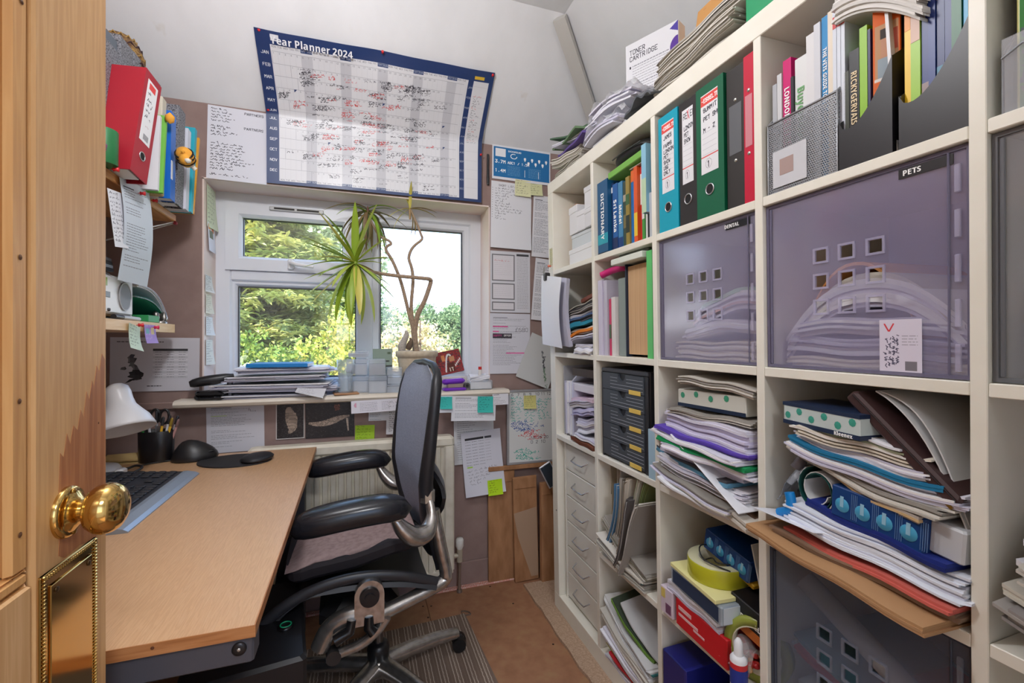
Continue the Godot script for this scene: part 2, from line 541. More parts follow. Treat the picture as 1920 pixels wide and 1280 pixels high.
		frame_ring(seal, [Vector2(r[0] + e, r[1] + e), Vector2(r[2] - e, r[1] + e), Vector2(r[2] - e, r[3] - e), Vector2(r[0] + e, r[3] - e)], 0.004, -2.356, -2.338, 0.0)
		part(w, "seal", seal.done(), mt(c8(60, 62, 66), 0.6))
	var vent = part(w, "trickle_vent", bb(Vector3(-0.39, 1.788, -2.306), Vector3(-0.16, 1.806, -2.294), 0.003), mt(c8(205, 205, 205), 0.4))
	part(vent, "slot", bb(Vector3(-0.37, 1.793, -2.295), Vector3(-0.285, 1.801, -2.2925)), mt(c8(55, 52, 50), 0.7))
	part(vent, "slot", bb(Vector3(-0.275, 1.793, -2.295), Vector3(-0.18, 1.801, -2.2925)), mt(c8(55, 52, 50), 0.7))
	var hd = MB.new()
	hd.box(Vector3(-0.30, 1.545, -2.298), Vector3(0.028, 0.05, 0.014), 0.005)
	hd.tube([Vector3(-0.30, 1.55, -2.288), Vector3(-0.295, 1.548, -2.27), Vector3(-0.27, 1.54, -2.262), Vector3(-0.20, 1.533, -2.262)], [0.009, 0.01, 0.009, 0.008], 8)
	part(w, "handle", hd.done(), mt(c8(236, 236, 238), 0.25))
	# the window board, nosed at the front
	var bd = MB.new()
	var pr = PackedVector2Array([Vector2(-2.36, 0.925), Vector2(-2.36, 0.956), Vector2(-2.085, 0.956), Vector2(-2.072, 0.951), Vector2(-2.066, 0.941), Vector2(-2.072, 0.930), Vector2(-2.085, 0.925)])
	bd.prism(pr, -0.69, 0.685, Transform3D(Basis(Vector3(0, 0, 1), Vector3(0, 1, 0), Vector3(-1, 0, 0)), Vector3.ZERO))
	struct("trim_6", bd.done(), mt(c8(222, 212, 196), 0.5))
	struct("trim_7", bb(Vector3(-0.93, 0.915, -2.16), Vector3(-0.69, 0.945, -2.145), 0.004), plaster)
	# landing beyond the doorway, seen only in reflections
	wall_with_hole("wall_landing_end", Vector3(-1.6, -0.1, 1.9), Vector3(1.9, 2.6, 2.02), Vector3(-0.35, 0.95, 1.8), Vector3(0.95, 2.15, 2.2), white)
	struct("wall_landing_left", bb(Vector3(-1.6, -0.1, 0.16), Vector3(-1.48, 2.6, 1.95)), white)
	struct("wall_landing_right", bb(Vector3(1.78, -0.1, 0.16), Vector3(1.9, 2.6, 1.95)), white)
	struct("ceiling", bb(Vector3(-1.6, 2.45, 0.16), Vector3(1.9, 2.55, 2.02)), white)
	struct("floor", bb(Vector3(-1.6, -0.14, 0.2), Vector3(1.9, 0.0, 2.02)), cp)
	var lw = Node3D.new()
	lw.name = numbered("window_2"); lw.set_meta("kind", "structure")
	add_child(lw)
	fr = MB.new()
	frame_ring(fr, [Vector2(-0.35, 0.95), Vector2(0.95, 0.95), Vector2(0.95, 2.15), Vector2(-0.35, 2.15)], 0.05, 1.93, 1.98, 0.005)
	part(lw, "window_frame", fr.done(), pv)
	for k in 5: part(lw, "glazing_bar", bb(Vector3(-0.35 + 0.2167 * (k + 1) - 0.008, 0.99, 1.945), Vector3(-0.35 + 0.2167 * (k + 1) + 0.008, 2.11, 1.965)), mt(c8(60, 60, 62), 0.5))
	for k in 4: part(lw, "glazing_bar", bb(Vector3(-0.31, 0.95 + 0.24 * (k + 1) - 0.008, 1.946), Vector3(0.91, 0.95 + 0.24 * (k + 1) + 0.008, 1.964)), mt(c8(60, 60, 62), 0.5))
	pine_door()

func frame_ring(b: MB, q: Array, wd: float, z0: float, z1: float, bev: float):   # a mitred frame: outer corners q counter-clockwise, bar width wd
	var sg = [Vector2(1, 1), Vector2(-1, 1), Vector2(-1, -1), Vector2(1, -1)]
	var loops = []
	for k in [[0.0, z0], [0.0, z1], [wd - bev, z1], [wd, z1 - bev * 1.3], [wd, z0]]:
		var r = []
		for i in 4:
			var p: Vector2 = q[i] + sg[i] * k[0]
			r.append(Vector3(p.x, p.y, k[1]))
		loops.append(r)
	b.flat()
	for k in 5:
		var r0: Array = loops[k]
		var r1: Array = loops[(k + 1) % 5]
		for i in 4:
			var j = (i + 1) % 4
			b.quad(r0[i], r0[j], r1[j], r1[i])

func wall_with_hole(called: String, lo: Vector3, hi: Vector3, hlo: Vector3, hhi: Vector3, m: Material):
	var c = CSGCombiner3D.new()
	c.name = numbered(called); c.set_meta("kind", "structure")
	c.material_override = m
	var a = CSGBox3D.new()
	a.name = "solid"; a.size = hi - lo; a.position = (lo + hi) / 2
	var h = CSGBox3D.new()
	h.name = "opening"; h.size = hhi - hlo; h.position = (hlo + hhi) / 2; h.operation = CSGShape3D.OPERATION_SUBTRACTION
	c.add_child(a); c.add_child(h)
	add_child(c)

func pine(sd: int, a: Color, b: Color, c: Color) -> StandardMaterial3D:
	return grained(noise_tex(0.012, [[0.0, a], [0.35, b], [0.5, c], [0.62, b], [1.0, a]], 4, 512, FastNoiseLite.TYPE_SIMPLEX_SMOOTH, sd), Vector3(9.0, 0.45, 9.0), 0.42)

func pine_door():
	var d = Node3D.new()
	d.name = numbered("door_1"); d.set_meta("kind", "structure")
	d.transform = xf(-0.31, 0, -0.72)
	add_child(d)
	var p1 = pine(31, c8(190, 144, 94), c8(200, 154, 102), c8(208, 164, 112))
	var p2 = pine(37, c8(194, 140, 84), c8(204, 152, 94), c8(212, 162, 104))
	# local: x = 0 is the face towards the room, z grows from the closing edge towards the hinges
	var stile = part(d, "stile", bb(Vector3(-0.04, 0.005, 0.0), Vector3(0, 1.99, 0.137), 0.0025), p1)
	# old dark varnish left round the lock
	var stain = MB.new()
	var pts = PackedVector2Array()
	for q in [[0.004, 0.96], [0.004, 1.06], [0.006, 1.13], [0.005, 1.165], [0.012, 1.172], [0.018, 1.150], [0.024, 1.158], [0.030, 1.132], [0.034, 1.140], [0.040, 1.118], [0.046, 1.128], [0.052, 1.098], [0.058, 1.108], [0.064, 1.085], [0.072, 1.092], [0.078, 1.072], [0.084, 1.085], [0.090, 1.060], [0.096, 1.066], [0.099, 1.02], [0.097, 0.985], [0.099, 0.955], [0.088, 0.948], [0.060, 0.95], [0.03, 0.945], [0.012, 0.95]]: pts.append(Vector2(-q[0], q[1]))
	stain.prism(pts, 0.0, 0.0004, Transform3D(Basis(Vector3(0, 0, -1), Vector3(0, 1, 0), Vector3(1, 0, 0)), Vector3.ZERO))
	part(stile, "varnish_stain", stain.done(), pine(41, c8(150, 92, 54), c8(164, 104, 62), c8(178, 120, 76)))
	part(d, "stile", bb(Vector3(-0.04, 0.005, 0.62), Vector3(0, 1.99, 0.755), 0.0025), p1)
	part(d, "rail", bb(Vector3(-0.039, 0.72, 0.138), Vector3(-0.001, 0.945, 0.619), 0.0025), pine(43, c8(196, 150, 100), c8(206, 162, 112), c8(214, 172, 124)), Transform3D())
	part(d, "rail", bb(Vector3(-0.039, 1.86, 0.138), Vector3(-0.001, 1.99, 0.619), 0.0025), p1)
	part(d, "rail", bb(Vector3(-0.039, 0.005, 0.138), Vector3(-0.001, 0.22, 0.619), 0.0025), p1)
	part(d, "panel", bb(Vector3(-0.028, 0.94, 0.13), Vector3(-0.013, 1.865, 0.625)), p2)
	part(d, "panel", bb(Vector3(-0.028, 0.215, 0.13), Vector3(-0.013, 0.725, 0.625)), p2)
	var md = MB.new()
	md.b2(Vector3(-0.013, 0.96, 0.1385), Vector3(-0.003, 1.86, 0.166), 0.006)
	part(d, "moulding", md.done(), p2)
	md = MB.new()
	md.b2(Vector3(-0.013, 0.9455, 0.1385), Vector3(-0.003, 0.962, 0.6185), 0.006)
	part(d, "moulding", md.done(), p2)
	md = MB.new()
	md.b2(Vector3(-0.01, 1.955, 0.1385), Vector3(-0.003, 1.97, 0.6185), 0.004)
	for q in [Vector2(1.52, 0.15), Vector2(1.27, 0.152), Vector2(1.13, 0.153), Vector2(1.0, 0.152), Vector2(1.72, 0.152), Vector2(1.086, 0.02)]:
		part(d, "filled_hole", turned([Vector2(0.0001, 0.0008), Vector2(0.0028, 0.0)], 8), mt(c8(92, 58, 34), 0.7), xf(-0.0025 if q.y > 0.1 else 0.0, q.x, q.y, 0, 0, -90))
	var brass = mt(c8(208, 172, 104), 0.13, 1.0)
	# rose and knob, axis along x
	var rose = turned([Vector2(0.0285, 0.0), Vector2(0.0285, 0.003), Vector2(0.027, 0.0055), Vector2(0.0235, 0.007), Vector2(0.0225, 0.0065), Vector2(0.021, 0.009), Vector2(0.016, 0.0115), Vector2(0.0145, 0.013), Vector2(0.013, 0.0135), Vector2(0.0115, 0.015), Vector2(0.010, 0.017)], 40)
	var knob = turned([Vector2(0.010, 0.014), Vector2(0.0105, 0.017), Vector2(0.016, 0.019), Vector2(0.0225, 0.023), Vector2(0.0268, 0.029), Vector2(0.0285, 0.036), Vector2(0.0272, 0.043), Vector2(0.0235, 0.049), Vector2(0.017, 0.053), Vector2(0.009, 0.0552), Vector2(0.0005, 0.0556)], 48)
	var kp = part(d, "knob", knob, brass, xf(0.0, 0.998, 0.085, 0, 0, -90))
	part(kp, "rose", rose, brass, Transform3D())
	for s in [-1, 1]:
		part(kp, "screw", turned([Vector2(0.0038, 0.006), Vector2(0.0036, 0.0085), Vector2(0.0005, 0.009)], 12), mt(c8(150, 116, 60), 0.35, 1.0), xf(0.0255 * s * 0.86, 0, 0.0))
	var fp = part(d, "finger_plate", bb(Vector3(0, 0.62, 0.028), Vector3(0.0025, 0.947, 0.133), 0.0012), brass)
	part(fp, "raised_panel", bb(Vector3(0.0024, 0.64, 0.042), Vector3(0.0042, 0.932, 0.119), 0.0017), brass)
	var bead = MB.new()
	for k in 84: bead.box(Vector3(0.0035, 0.622 + k * 0.0039, 0.034), Vector3(0.003, 0.0028, 0.005), 0.001)
	for k in 84: bead.box(Vector3(0.0035, 0.622 + k * 0.0039, 0.129), Vector3(0.003, 0.0028, 0.005), 0.001)
	for k in 26: bead.box(Vector3(0.0035, 0.9435, 0.034 + k * 0.0038), Vector3(0.003, 0.005, 0.0027), 0.001)
	var bm = part(fp, "beaded_edge", bead.done(), brass)
	bm.set_meta("kind", "stuff")
	for s in [0.05, 0.110]:
		part(fp, "screw", turned([Vector2(0.003, 0.0), Vector2(0.0028, 0.0012), Vector2(0.0005, 0.0014)], 10), mt(c8(70, 52, 30), 0.5, 0.8), xf(0.0042, 0.924, s, 0, 0, -90))

# ---- furniture
func furniture():
	bookcase()
	radiator()
	desk()
	chair()
	floor_things()

func bookcase():
	var o = thing("bookcase", "tall white five-by-five cube shelf unit filling the right-hand wall", "bookcase", BK)
	var m = grained(noise_tex(0.02, [[0.0, c8(232, 228, 214)], [1.0, c8(238, 235, 223)]], 4, 256, FastNoiseLite.TYPE_SIMPLEX_SMOOTH, 3), Vector3.ONE * 1.5, 0.42)
	var L = 1.852
	part(o, "top_panel", bb(Vector3(0, 1.801, 0), Vector3(0.39, 1.851, L), 0.0015), m)
	part(o, "base_panel", bb(Vector3(0, -0.018, 0), Vector3(0.39, 0.05, L), 0.0015), m)
	part(o, "side_panel", bb(Vector3(0, 0.0502, 0), Vector3(0.39, 1.8008, 0.05), 0.0015), m)
	part(o, "side_panel", bb(Vector3(0, 0.0502, L - 0.05), Vector3(0.39, 1.8008, L), 0.0015), m)
	var dv = bb(Vector3(0.0003, 0.0502, 0), Vector3(0.39, 1.8008, 0.019), 0.0012)
	for c in 4: part(o, "divider", dv, m, xf(0, 0, 0.385 + 0.354 * c))
	var sh = bb(Vector3(0.001, 0, 0.0004), Vector3(0.39, 0.019, 0.3346), 0.0012)
	for c in 5:
		for r in 4:
			if c == 0 and r == 0: continue
			part(o, "shelf", sh, m, xf(0, 0.385 + 0.354 * r, 0.05 + 0.354 * c))
	part(o, "screw_hole", turned([Vector2(0.0001, 0.0006), Vector2(0.004, 0.0)], 10), mt(c8(70, 60, 50), 0.8), xf(0, 0.42, 0.036, 0, 0, 90))

func radiator():
	var o = thing("radiator", "cream fluted panel radiator under the window board", "radiator", xf(-0.43, 0.10, -2.155))
	var cr = grained(noise_tex(0.03, [[0.0, c8(214, 206, 186)], [0.6, c8(226, 219, 202)], [0.97, c8(230, 224, 208)], [1.0, c8(160, 140, 112)]], 5, 256, FastNoiseLite.TYPE_SIMPLEX_SMOOTH, 9), Vector3.ONE * 2.0, 0.4)
	var W = 0.845
	var poly = PackedVector2Array()
	poly.append(Vector2(0.0, -0.03))
	poly.append(Vector2(0.0, -0.075))
	var n = 24
	for k in n:
		var x = 0.02 + (W - 0.075) * k / n
		var d = (W - 0.075) / n
		poly.append(Vector2(x, -0.078)); poly.append(Vector2(x + d * 0.18, -0.09)); poly.append(Vector2(x + d * 0.72, -0.09)); poly.append(Vector2(x + d * 0.9, -0.078))
	poly.append(Vector2(W, -0.076)); poly.append(Vector2(W, -0.03))
	var b = MB.new()
	b.prism(poly, 0.03, 0.60, Transform3D(Basis(Vector3(1, 0, 0), Vector3(0, 0, -1), Vector3(0, 1, 0)), Vector3.ZERO))
	part(o, "panel", b.done(), cr)
	part(o, "top_rail", bb(Vector3(-0.004, 0.598, 0.022), Vector3(W + 0.004, 0.650, 0.094), 0.012), cr)
	part(o, "bottom_rail", bb(Vector3(0, 0.0, 0.026), Vector3(W, 0.034, 0.088), 0.010), cr)
	part(o, "end_cover", bb(Vector3(W - 0.045, 0.02, 0.02), Vector3(W + 0.003, 0.61, 0.092), 0.008), cr)
	part(o, "wall_bracket", bb(Vector3(0.15, 0.2, 0.0), Vector3(0.2, 0.4, 0.031)), cr)
	part(o, "wall_bracket", bb(Vector3(0.65, 0.2, 0.0), Vector3(0.7, 0.4, 0.031)), cr)
	var v = MB.new()
	v.cyl(Vector3(W, 0.075, 0.055), Vector3(W + 0.035, 0.075, 0.055), 0.011, 0.011, 10)
	v.cyl(Vector3(W + 0.035, 0.045, 0.055), Vector3(W + 0.035, 0.105, 0.055), 0.014, 0.014, 12)
	var vp = part(o, "valve", v.done(), mt(c8(190, 180, 160), 0.35, 0.2))
	part(vp, "valve_cap", turned([Vector2(0.013, 0.105), Vector2(0.019, 0.118), Vector2(0.019, 0.148), Vector2(0.015, 0.156), Vector2(0.0005, 0.157)], 14), mt(c8(232, 230, 224), 0.35), xf(W + 0.035, 0, 0.055))
	part(o, "pipe", rod([Vector3(W + 0.035, 0.05, 0.055), Vector3(W + 0.034, -0.03, 0.054), Vector3(W + 0.034, -0.098, 0.053)], 0.0075, 8), mt(c8(150, 132, 118), 0.4, 0.5))
	part(o, "pipe_collar", turned([Vector2(0.0005, 0.014), Vector2(0.012, 0.012), Vector2(0.014, 0.0)], 12), mt(c8(110, 90, 78), 0.5), xf(W + 0.034, -0.1, 0.053))

func desk():
	var o = thing("desk", "oak-effect rectangular desk against the left wall", "desk", xf(0, 0, 0))
	var oak = grained(noise_tex(0.02, [[0.0, c8(188, 144, 104)], [0.38, c8(203, 161, 120)], [0.5, c8(208, 167, 126)], [0.58, c8(195, 152, 111)], [1.0, c8(213, 175, 136)]], 6, 1024, FastNoiseLite.TYPE_SIMPLEX_SMOOTH, 12), Vector3(5.2, 5.2, 0.32), 0.33)
	oak.clearcoat_enabled = true; oak.clearcoat = 0.35; oak.clearcoat_roughness = 0.38
	var edge = grained(noise_tex(0.02, [[0.0, c8(160, 100, 56)], [0.5, c8(182, 122, 74)], [1.0, c8(196, 138, 90)]], 5, 512, FastNoiseLite.TYPE_SIMPLEX_SMOOTH, 14), Vector3(0.8, 12, 0.8), 0.4)
	var q = PackedVector2Array([Vector2(-0.156, 0.796), Vector2(-0.173, 2.055), Vector2(-0.928, 2.055), Vector2(-0.928, 0.80)])
	var lie = Transform3D(Basis.from_euler(Vector3(-PI / 2, 0, 0)), Vector3.ZERO)
	var b = MB.new()
	b.prism(q, 0.727, 0.745, lie)
	part(o, "desktop", b.done(), oak)
	b = MB.new()
	b.prism(PackedVector2Array([Vector2(-0.154, 0.7945), Vector2(-0.154, 0.7962), Vector2(-0.93, 0.8002), Vector2(-0.93, 0.7985)]), 0.7265, 0.7449, lie)
	part(o, "edge_band", b.done(), edge, Transform3D(), "darker wood edge band at the near end")
	b = MB.new()
	b.prism(PackedVector2Array([Vector2(-0.1558, 0.7960), Vector2(-0.1542, 0.7960), Vector2(-0.1712, 2.055), Vector2(-0.1728, 2.055)]), 0.7265, 0.7449, lie)
	part(o, "edge_band", b.done(), edge)
	var steel = mt(c8(84, 84, 92), 0.45, 0.3)
	for z in [-0.825, -2.01]:
		part(o, "end_beam", bb(Vector3(-0.92, 0.682, z - 0.022), Vector3(-0.158 if z > -1.0 else -0.19, 0.7262, z + 0.022), 0.003), steel)
		for x in [-0.885, -0.78 if z > -1.0 else -0.24]:
			part(o, "leg", bb(Vector3(x - 0.03, 0.0, z - 0.02), Vector3(x + 0.03, 0.682, z + 0.02), 0.003), steel)
	part(o, "side_beam", bb(Vector3(-0.90, 0.68, -1.985), Vector3(-0.86, 0.726, -0.85), 0.003), steel)
	var cap = part(o, "end_beam_bolt", turned([Vector2(0.0105, 0.0), Vector2(0.0105, 0.002), Vector2(0.006, 0.0035), Vector2(0.0005, 0.0036)], 18), mt(c8(48, 46, 48), 0.35, 0.5), xf(-0.178, 0.708, -0.803, 0, 90))
	part(cap, "bolt_socket", turned([Vector2(0.003, 0.0), Vector2(0.0025, 0.0012), Vector2(0.0005, 0.0013)], 6), mt(c8(190, 188, 184), 0.3, 0.8), xf(0, 0.0034, 0))
	part(o, "edge_nick", turned([Vector2(0.0026, 0.0), Vector2(0.0005, 0.0006)], 8), mt(c8(96, 54, 28), 0.8), xf(-0.288, 0.738, -0.7947, 0, 90))

func chair():
	var o = thing("office_chair", "black mesh-backed office chair with polished metal frame pushed up to the desk", "office chair", xf(0.045, 0, -1.60, 2.0))
	var blk = mt(c8(34, 34, 38), 0.42)
	var pad = mt(c8(30, 31, 36), 0.22)
	var alu = grained(noise_tex(0.03, [[0.0, c8(150, 144, 138)], [0.5, c8(184, 180, 176)], [1.0, c8(204, 202, 200)]], 4, 256, FastNoiseLite.TYPE_SIMPLEX_SMOOTH, 8), Vector3.ONE * 5.0, 0.27, 0.9)
	var xe = func(y: float) -> float:
		var t = [[0.50, 0.158], [0.58, 0.132], [0.646, 0.116], [0.75, 0.102], [0.855, 0.111], [0.95, 0.121], [1.02, 0.131], [1.08, 0.144], [1.13, 0.156]]
		for k in t.size() - 1:
			if y <= t[k + 1][0]: return lerpf(t[k][1], t[k + 1][1], clampf((y - t[k][0]) / (t[k + 1][0] - t[k][0]), 0, 1))
		return 0.156
	var hw = func(y: float) -> float:
		var t = [[0.50, 0.10], [0.56, 0.13], [0.65, 0.165], [0.75, 0.192], [0.87, 0.207], [0.97, 0.207], [1.03, 0.198], [1.075, 0.178], [1.10, 0.14], [1.115, 0.06]]
		for k in t.size() - 1:
			if y <= t[k + 1][0]: return lerpf(t[k][1], t[k + 1][1], clampf((y - t[k][0]) / (t[k + 1][0] - t[k][0]), 0, 1))
		return 0.0
	# back: mesh in a moulded rim
	var weave = grained(noise_tex(0.25, [[0.0, c8(150, 160, 180)], [0.5, c8(188, 197, 216)], [1.0, c8(218, 225, 238)]], 2, 256, FastNoiseLite.TYPE_VALUE, 5), Vector3(5, 9, 9), 0.5)
	weave.backlight_enabled = true; weave.backlight = Color(0.9, 0.9, 0.9)
	var b = MB.new()
	b.sheet(12, 22, func(u: float, v: float):
		var y: float = lerpf(0.53, 1.108, v)
		var w: float = hw.call(y)
		var z: float = lerpf(-w, w, u)
		return Vector3(xe.call(y) - 0.11 * z + 0.004 + 0.012 * (1.0 - pow(2 * u - 1, 2)), y, -z), 0.002)
	part(o, "back_mesh", b.done(), weave, Transform3D(), "blue-grey woven mesh")
	var loop = []
	for k in 15:
		var y: float = 0.50 + 0.04 * k
		loop.append(Vector3(xe.call(y) + 0.020 + 0.11 * hw.call(y), y, hw.call(y)))
	for q in [[1.085, 0.166], [1.108, 0.11], [1.116, 0.0], [1.108, -0.11], [1.085, -0.166]]: loop.append(Vector3(xe.call(q[0]) + 0.022 + 0.11 * q[1], q[0], q[1]))
	for k in 15:
		var y: float = 0.50 + 0.04 * (14 - k)
		loop.append(Vector3(xe.call(y) + 0.020 - 0.11 * hw.call(y), y, -hw.call(y)))
	loop.append(loop[0])
	var rad = []
	for p in loop: rad.append(0.0175 + 0.011 * clampf((1.0 - p.y) / 0.5, 0, 1) - (0.005 if p.y > 1.07 else 0.0))
	b = MB.new()
	b.tube(loop, rad, 12, true, 1.0)
	part(o, "back_rim", b.done(), blk)
	b = MB.new()
	b.sheet(10, 8, func(u: float, v: float):
		var y: float = lerpf(0.565, 0.79, v)
		return Vector3(0.150 + 0.055 * sin(v * PI) + 0.02 * (1 - pow(2 * u - 1, 2)), y, lerpf(0.15, -0.15, u) * (0.55 + 0.45 * sin(v * PI))), 0.012)
	part(o, "lumbar_support", b.done(), mt(c8(26, 25, 28), 0.35))
	# spine and arm yoke
	b = MB.new()
	b.tube(smooth_path([Vector3(0.155, 0.70, 0.06), Vector3(0.165, 0.62, 0.10), Vector3(0.178, 0.55, 0.15), Vector3(0.195, 0.47, 0.185)], 4), [0.014, 0.015, 0.016, 0.017, 0.018, 0.019, 0.02, 0.02, 0.02, 0.02, 0.019, 0.018, 0.018], 10)
	part(o, "back_post", b.done(), blk)
	b = MB.new()
	b.tube(smooth_path([Vector3(0.155, 0.70, -0.06), Vector3(0.165, 0.62, -0.10), Vector3(0.178, 0.55, -0.15), Vector3(0.195, 0.47, -0.185)], 4), 0.017, 10)
	part(o, "back_post", b.done(), blk)
	for s in [1.0, -1.0]:
		# padded armrest: a long rounded loaf bent down towards its front end
		var rs = []
		for k in 17:
			var u = k / 16.0
			var x = lerpf(-0.235, 0.088, u)
			var top = 0.757 - 0.030 * pow(1.0 - u, 2.2) - 0.012 * pow(u, 6)
			var e = pow(maxf(0.0, 1.0 - pow(absf(2 * u - 1), 5.0)), 0.5)
			var ry = 0.035 * e + 0.002
			var rz = (0.040 + 0.010 * sin(u * PI)) * e + 0.002
			var r = PackedVector3Array()
			for i in 16:
				var a = TAU * i / 16
				var ca = cos(a)
				var sa = sin(a)
				r.append(Vector3(x, top - 0.035 + signf(sa) * pow(absf(sa), 0.75) * ry, s * 0.285 - signf(ca) * pow(absf(ca), 0.75) * rz))
			rs.append(r)
		b = MB.new()
		b.rings(rs)
		part(o, "arm_pad", b.done(), pad)
		var arc = smooth_path([Vector3(0.035, 0.692, s * 0.28), Vector3(0.062, 0.650, s * 0.275), Vector3(0.098, 0.618, s * 0.265), Vector3(0.138, 0.622, s * 0.25), Vector3(0.156, 0.660, s * 0.22), Vector3(0.150, 0.705, s * 0.18)], 5)
		var rr = []
		for k in arc.size(): rr.append(0.015 + 0.022 * sin(PI * clampf(k / float(arc.size() - 1) * 1.25, 0, 1)))
		b = MB.new()
		b.tube(arc, rr, 12, true, 0.75)
		var ab = part(o, "arm_bracket", b.done(), alu)
		part(ab, "clamp", bb(Vector3(0.128, 0.675, s * 0.185 - 0.02), Vector3(0.172, 0.735, s * 0.185 + 0.02), 0.012), alu)
		part(o, "pad_plate", bb(Vector3(-0.02, 0.684, s * 0.285 - 0.026), Vector3(0.055, 0.695, s * 0.285 + 0.026), 0.003), alu)
		# bent metal strut from back down to the seat
		b = MB.new()
		b.tube(smooth_path([Vector3(0.168, 0.66, s * 0.19), Vector3(0.186, 0.56, s * 0.20), Vector3(0.205, 0.465, s * 0.20), Vector3(0.200, 0.440, s * 0.20), Vector3(0.16, 0.427, s * 0.21), Vector3(0.04, 0.405, s * 0.235), Vector3(-0.015, 0.398, s * 0.25)], 5), 0.022, 12, true, 0.9)
		part(o, "frame_strut", b.done(), alu)
		# tilt bracket with its pivot, arm and curved link
		var sh = PackedVector2Array()
		for k in 13: sh.append(Vector2(-0.028 + 0.040 * cos(PI * k / 12), 0.476 + 0.042 * sin(PI * k / 12)))
		sh.append(Vector2(-0.068, 0.395)); sh.append(Vector2(0.012, 0.395))
		b = MB.new()
		b.prism(sh, s * 0.268 - 0.011, s * 0.268 + 0.011)
		var br = part(o, "pivot_bracket", b.done(), alu)
		b = MB.new()
		b.cyl(Vector3(-0.028, 0.474, s * 0.275), Vector3(-0.028, 0.474, s * 0.288), 0.028, 0.026, 24)
		b.cyl(Vector3(-0.028, 0.474, s * 0.286), Vector3(-0.028, 0.474, s * 0.293), 0.015, 0.014, 18)
		part(br, "pivot", b.done(), mt(c8(40, 38, 40), 0.3, 0.4))
		for e in [-0.05, 0.0]:
			b = MB.new()
			b.tube([Vector3(-0.03 + e * 0.9, 0.418, s * 0.274), Vector3(-0.03 + e, 0.388, s * 0.277), Vector3(-0.03 + e * 1.5 + 0.014 * (1 if e == 0.0 else -1), 0.372, s * 0.282)], [0.013, 0.015, 0.015], 10)
			part(br, "stop_lever", b.done(), mt(c8(22, 22, 24), 0.2))
		b = MB.new()
		b.tube(smooth_path([Vector3(-0.045, 0.418, s * 0.25), Vector3(-0.095, 0.410, s * 0.245), Vector3(-0.135, 0.382, s * 0.24), Vector3(-0.158, 0.335, s * 0.235)], 5), 0.0255, 14)
		part(o, "tilt_arm", b.done(), alu)
		b = MB.new()
		b.tube(smooth_path([Vector3(0.02, 0.398, s * 0.262), Vector3(-0.008, 0.362, s * 0.26), Vector3(-0.055, 0.330, s * 0.255), Vector3(-0.12, 0.312, s * 0.245)], 5), 0.014, 10)
		var lk = part(o, "curved_link", b.done(), alu)
		b = MB.new()
		b.cyl(Vector3(-0.122, 0.312, s * 0.232), Vector3(-0.122, 0.312, s * 0.262), 0.021, 0.020, 16)
		part(lk, "link_pivot", b.done(), mt(c8(60, 58, 58), 0.35, 0.5))
	# seat pan: a shallow black shell with a rising side rim and a drooping front
	b = MB.new()
	b.sheet(14, 10, func(u: float, v: float):
		var x = lerpf(-0.315, 0.17, u)
		var z = lerpf(-0.245, 0.245, v)
		var y = 0.500 - 0.10 * pow(maxf(0.0, (0.28 - u) / 0.28), 1.6) - 0.05 * pow(u, 4) - 0.055 * (1.0 - pow(absf(2 * v - 1), 2.5))
		return Vector3(x, y, z), 0.014)
	part(o, "seat_pan", b.done(), mt(c8(38, 38, 42), 0.5))
	for s in [1.0, -1.0]:
		b = MB.new()
		b.tube(smooth_path([Vector3(-0.315, 0.415, s * 0.245), Vector3(-0.255, 0.468, s * 0.247), Vector3(-0.17, 0.505, s * 0.247), Vector3(-0.06, 0.518, s * 0.247), Vector3(0.06, 0.500, s * 0.245), Vector3(0.17, 0.455, s * 0.235)], 4), 0.010, 8, true, 1.6)
		part(o, "seat_rim", b.done(), mt(c8(44, 44, 48), 0.38))
	b = MB.new()
	b.sheet(6, 10, func(u: float, v: float): return Vector3(-0.318 - 0.012 * sin(u * PI), lerpf(0.43, 0.30, u) + 0.015 * u, lerpf(-0.2, 0.2, v) * (1.0 - 0.25 * u)), 0.006)
	part(o, "front_apron", b.done(), mt(c8(44, 48, 60), 0.6))
	b = MB.new()
	b.box(Vector3(-0.045, 0.345, 0), Vector3(0.24, 0.10, 0.30), 0.035)
	part(o, "tilt_housing", b.done(), mt(c8(32, 32, 34), 0.5))
	# column and five-legged base
	part(o, "gas_column", rod([Vector3(0.016, 0.12, 0), Vector3(0.016, 0.33, 0)], 0.0165, 16), mt(c8(120, 112, 108), 0.25, 0.9))
	part(o, "column_collar", turned([Vector2(0.030, 0.105), Vector2(0.036, 0.115), Vector2(0.037, 0.148), Vector2(0.033, 0.158), Vector2(0.024, 0.165), Vector2(0.0165, 0.166)], 24), mt(c8(26, 26, 28), 0.35), xf(0.016, 0, 0))
	part(o, "base_hub", turned([Vector2(0.030, 0.055), Vector2(0.046, 0.070), Vector2(0.048, 0.095), Vector2(0.040, 0.112), Vector2(0.030, 0.118)], 24), alu, xf(0.016, 0, 0))
	for k in 5:
		var a = deg_to_rad(-16.0 + 72.0 * k)
		var dir = Vector3(cos(a), 0, sin(a))
		var c = Vector3(0.016, 0, 0)
		b = MB.new()
		b.tube([c + dir * 0.02 + Vector3(0, 0.092, 0), c + dir * 0.12 + Vector3(0, 0.094, 0), c + dir * 0.22 + Vector3(0, 0.088, 0), c + dir * 0.305 + Vector3(0, 0.076, 0)], [0.032, 0.029, 0.026, 0.022], 10, true, 0.9)
		part(o, "leg", b.done(), alu)
		var e = c + dir * 0.302
		b = MB.new()
		b.cyl(e + Vector3(0, 0.03, 0), e + Vector3(0, 0.07, 0), 0.009, 0.009, 8)
		b.box(e + Vector3(dir.x * 0.012, 0.052, dir.z * 0.012), Vector3(0.042, 0.022, 0.04), 0.008)
		var cs = part(o, "caster", b.done(), blk)
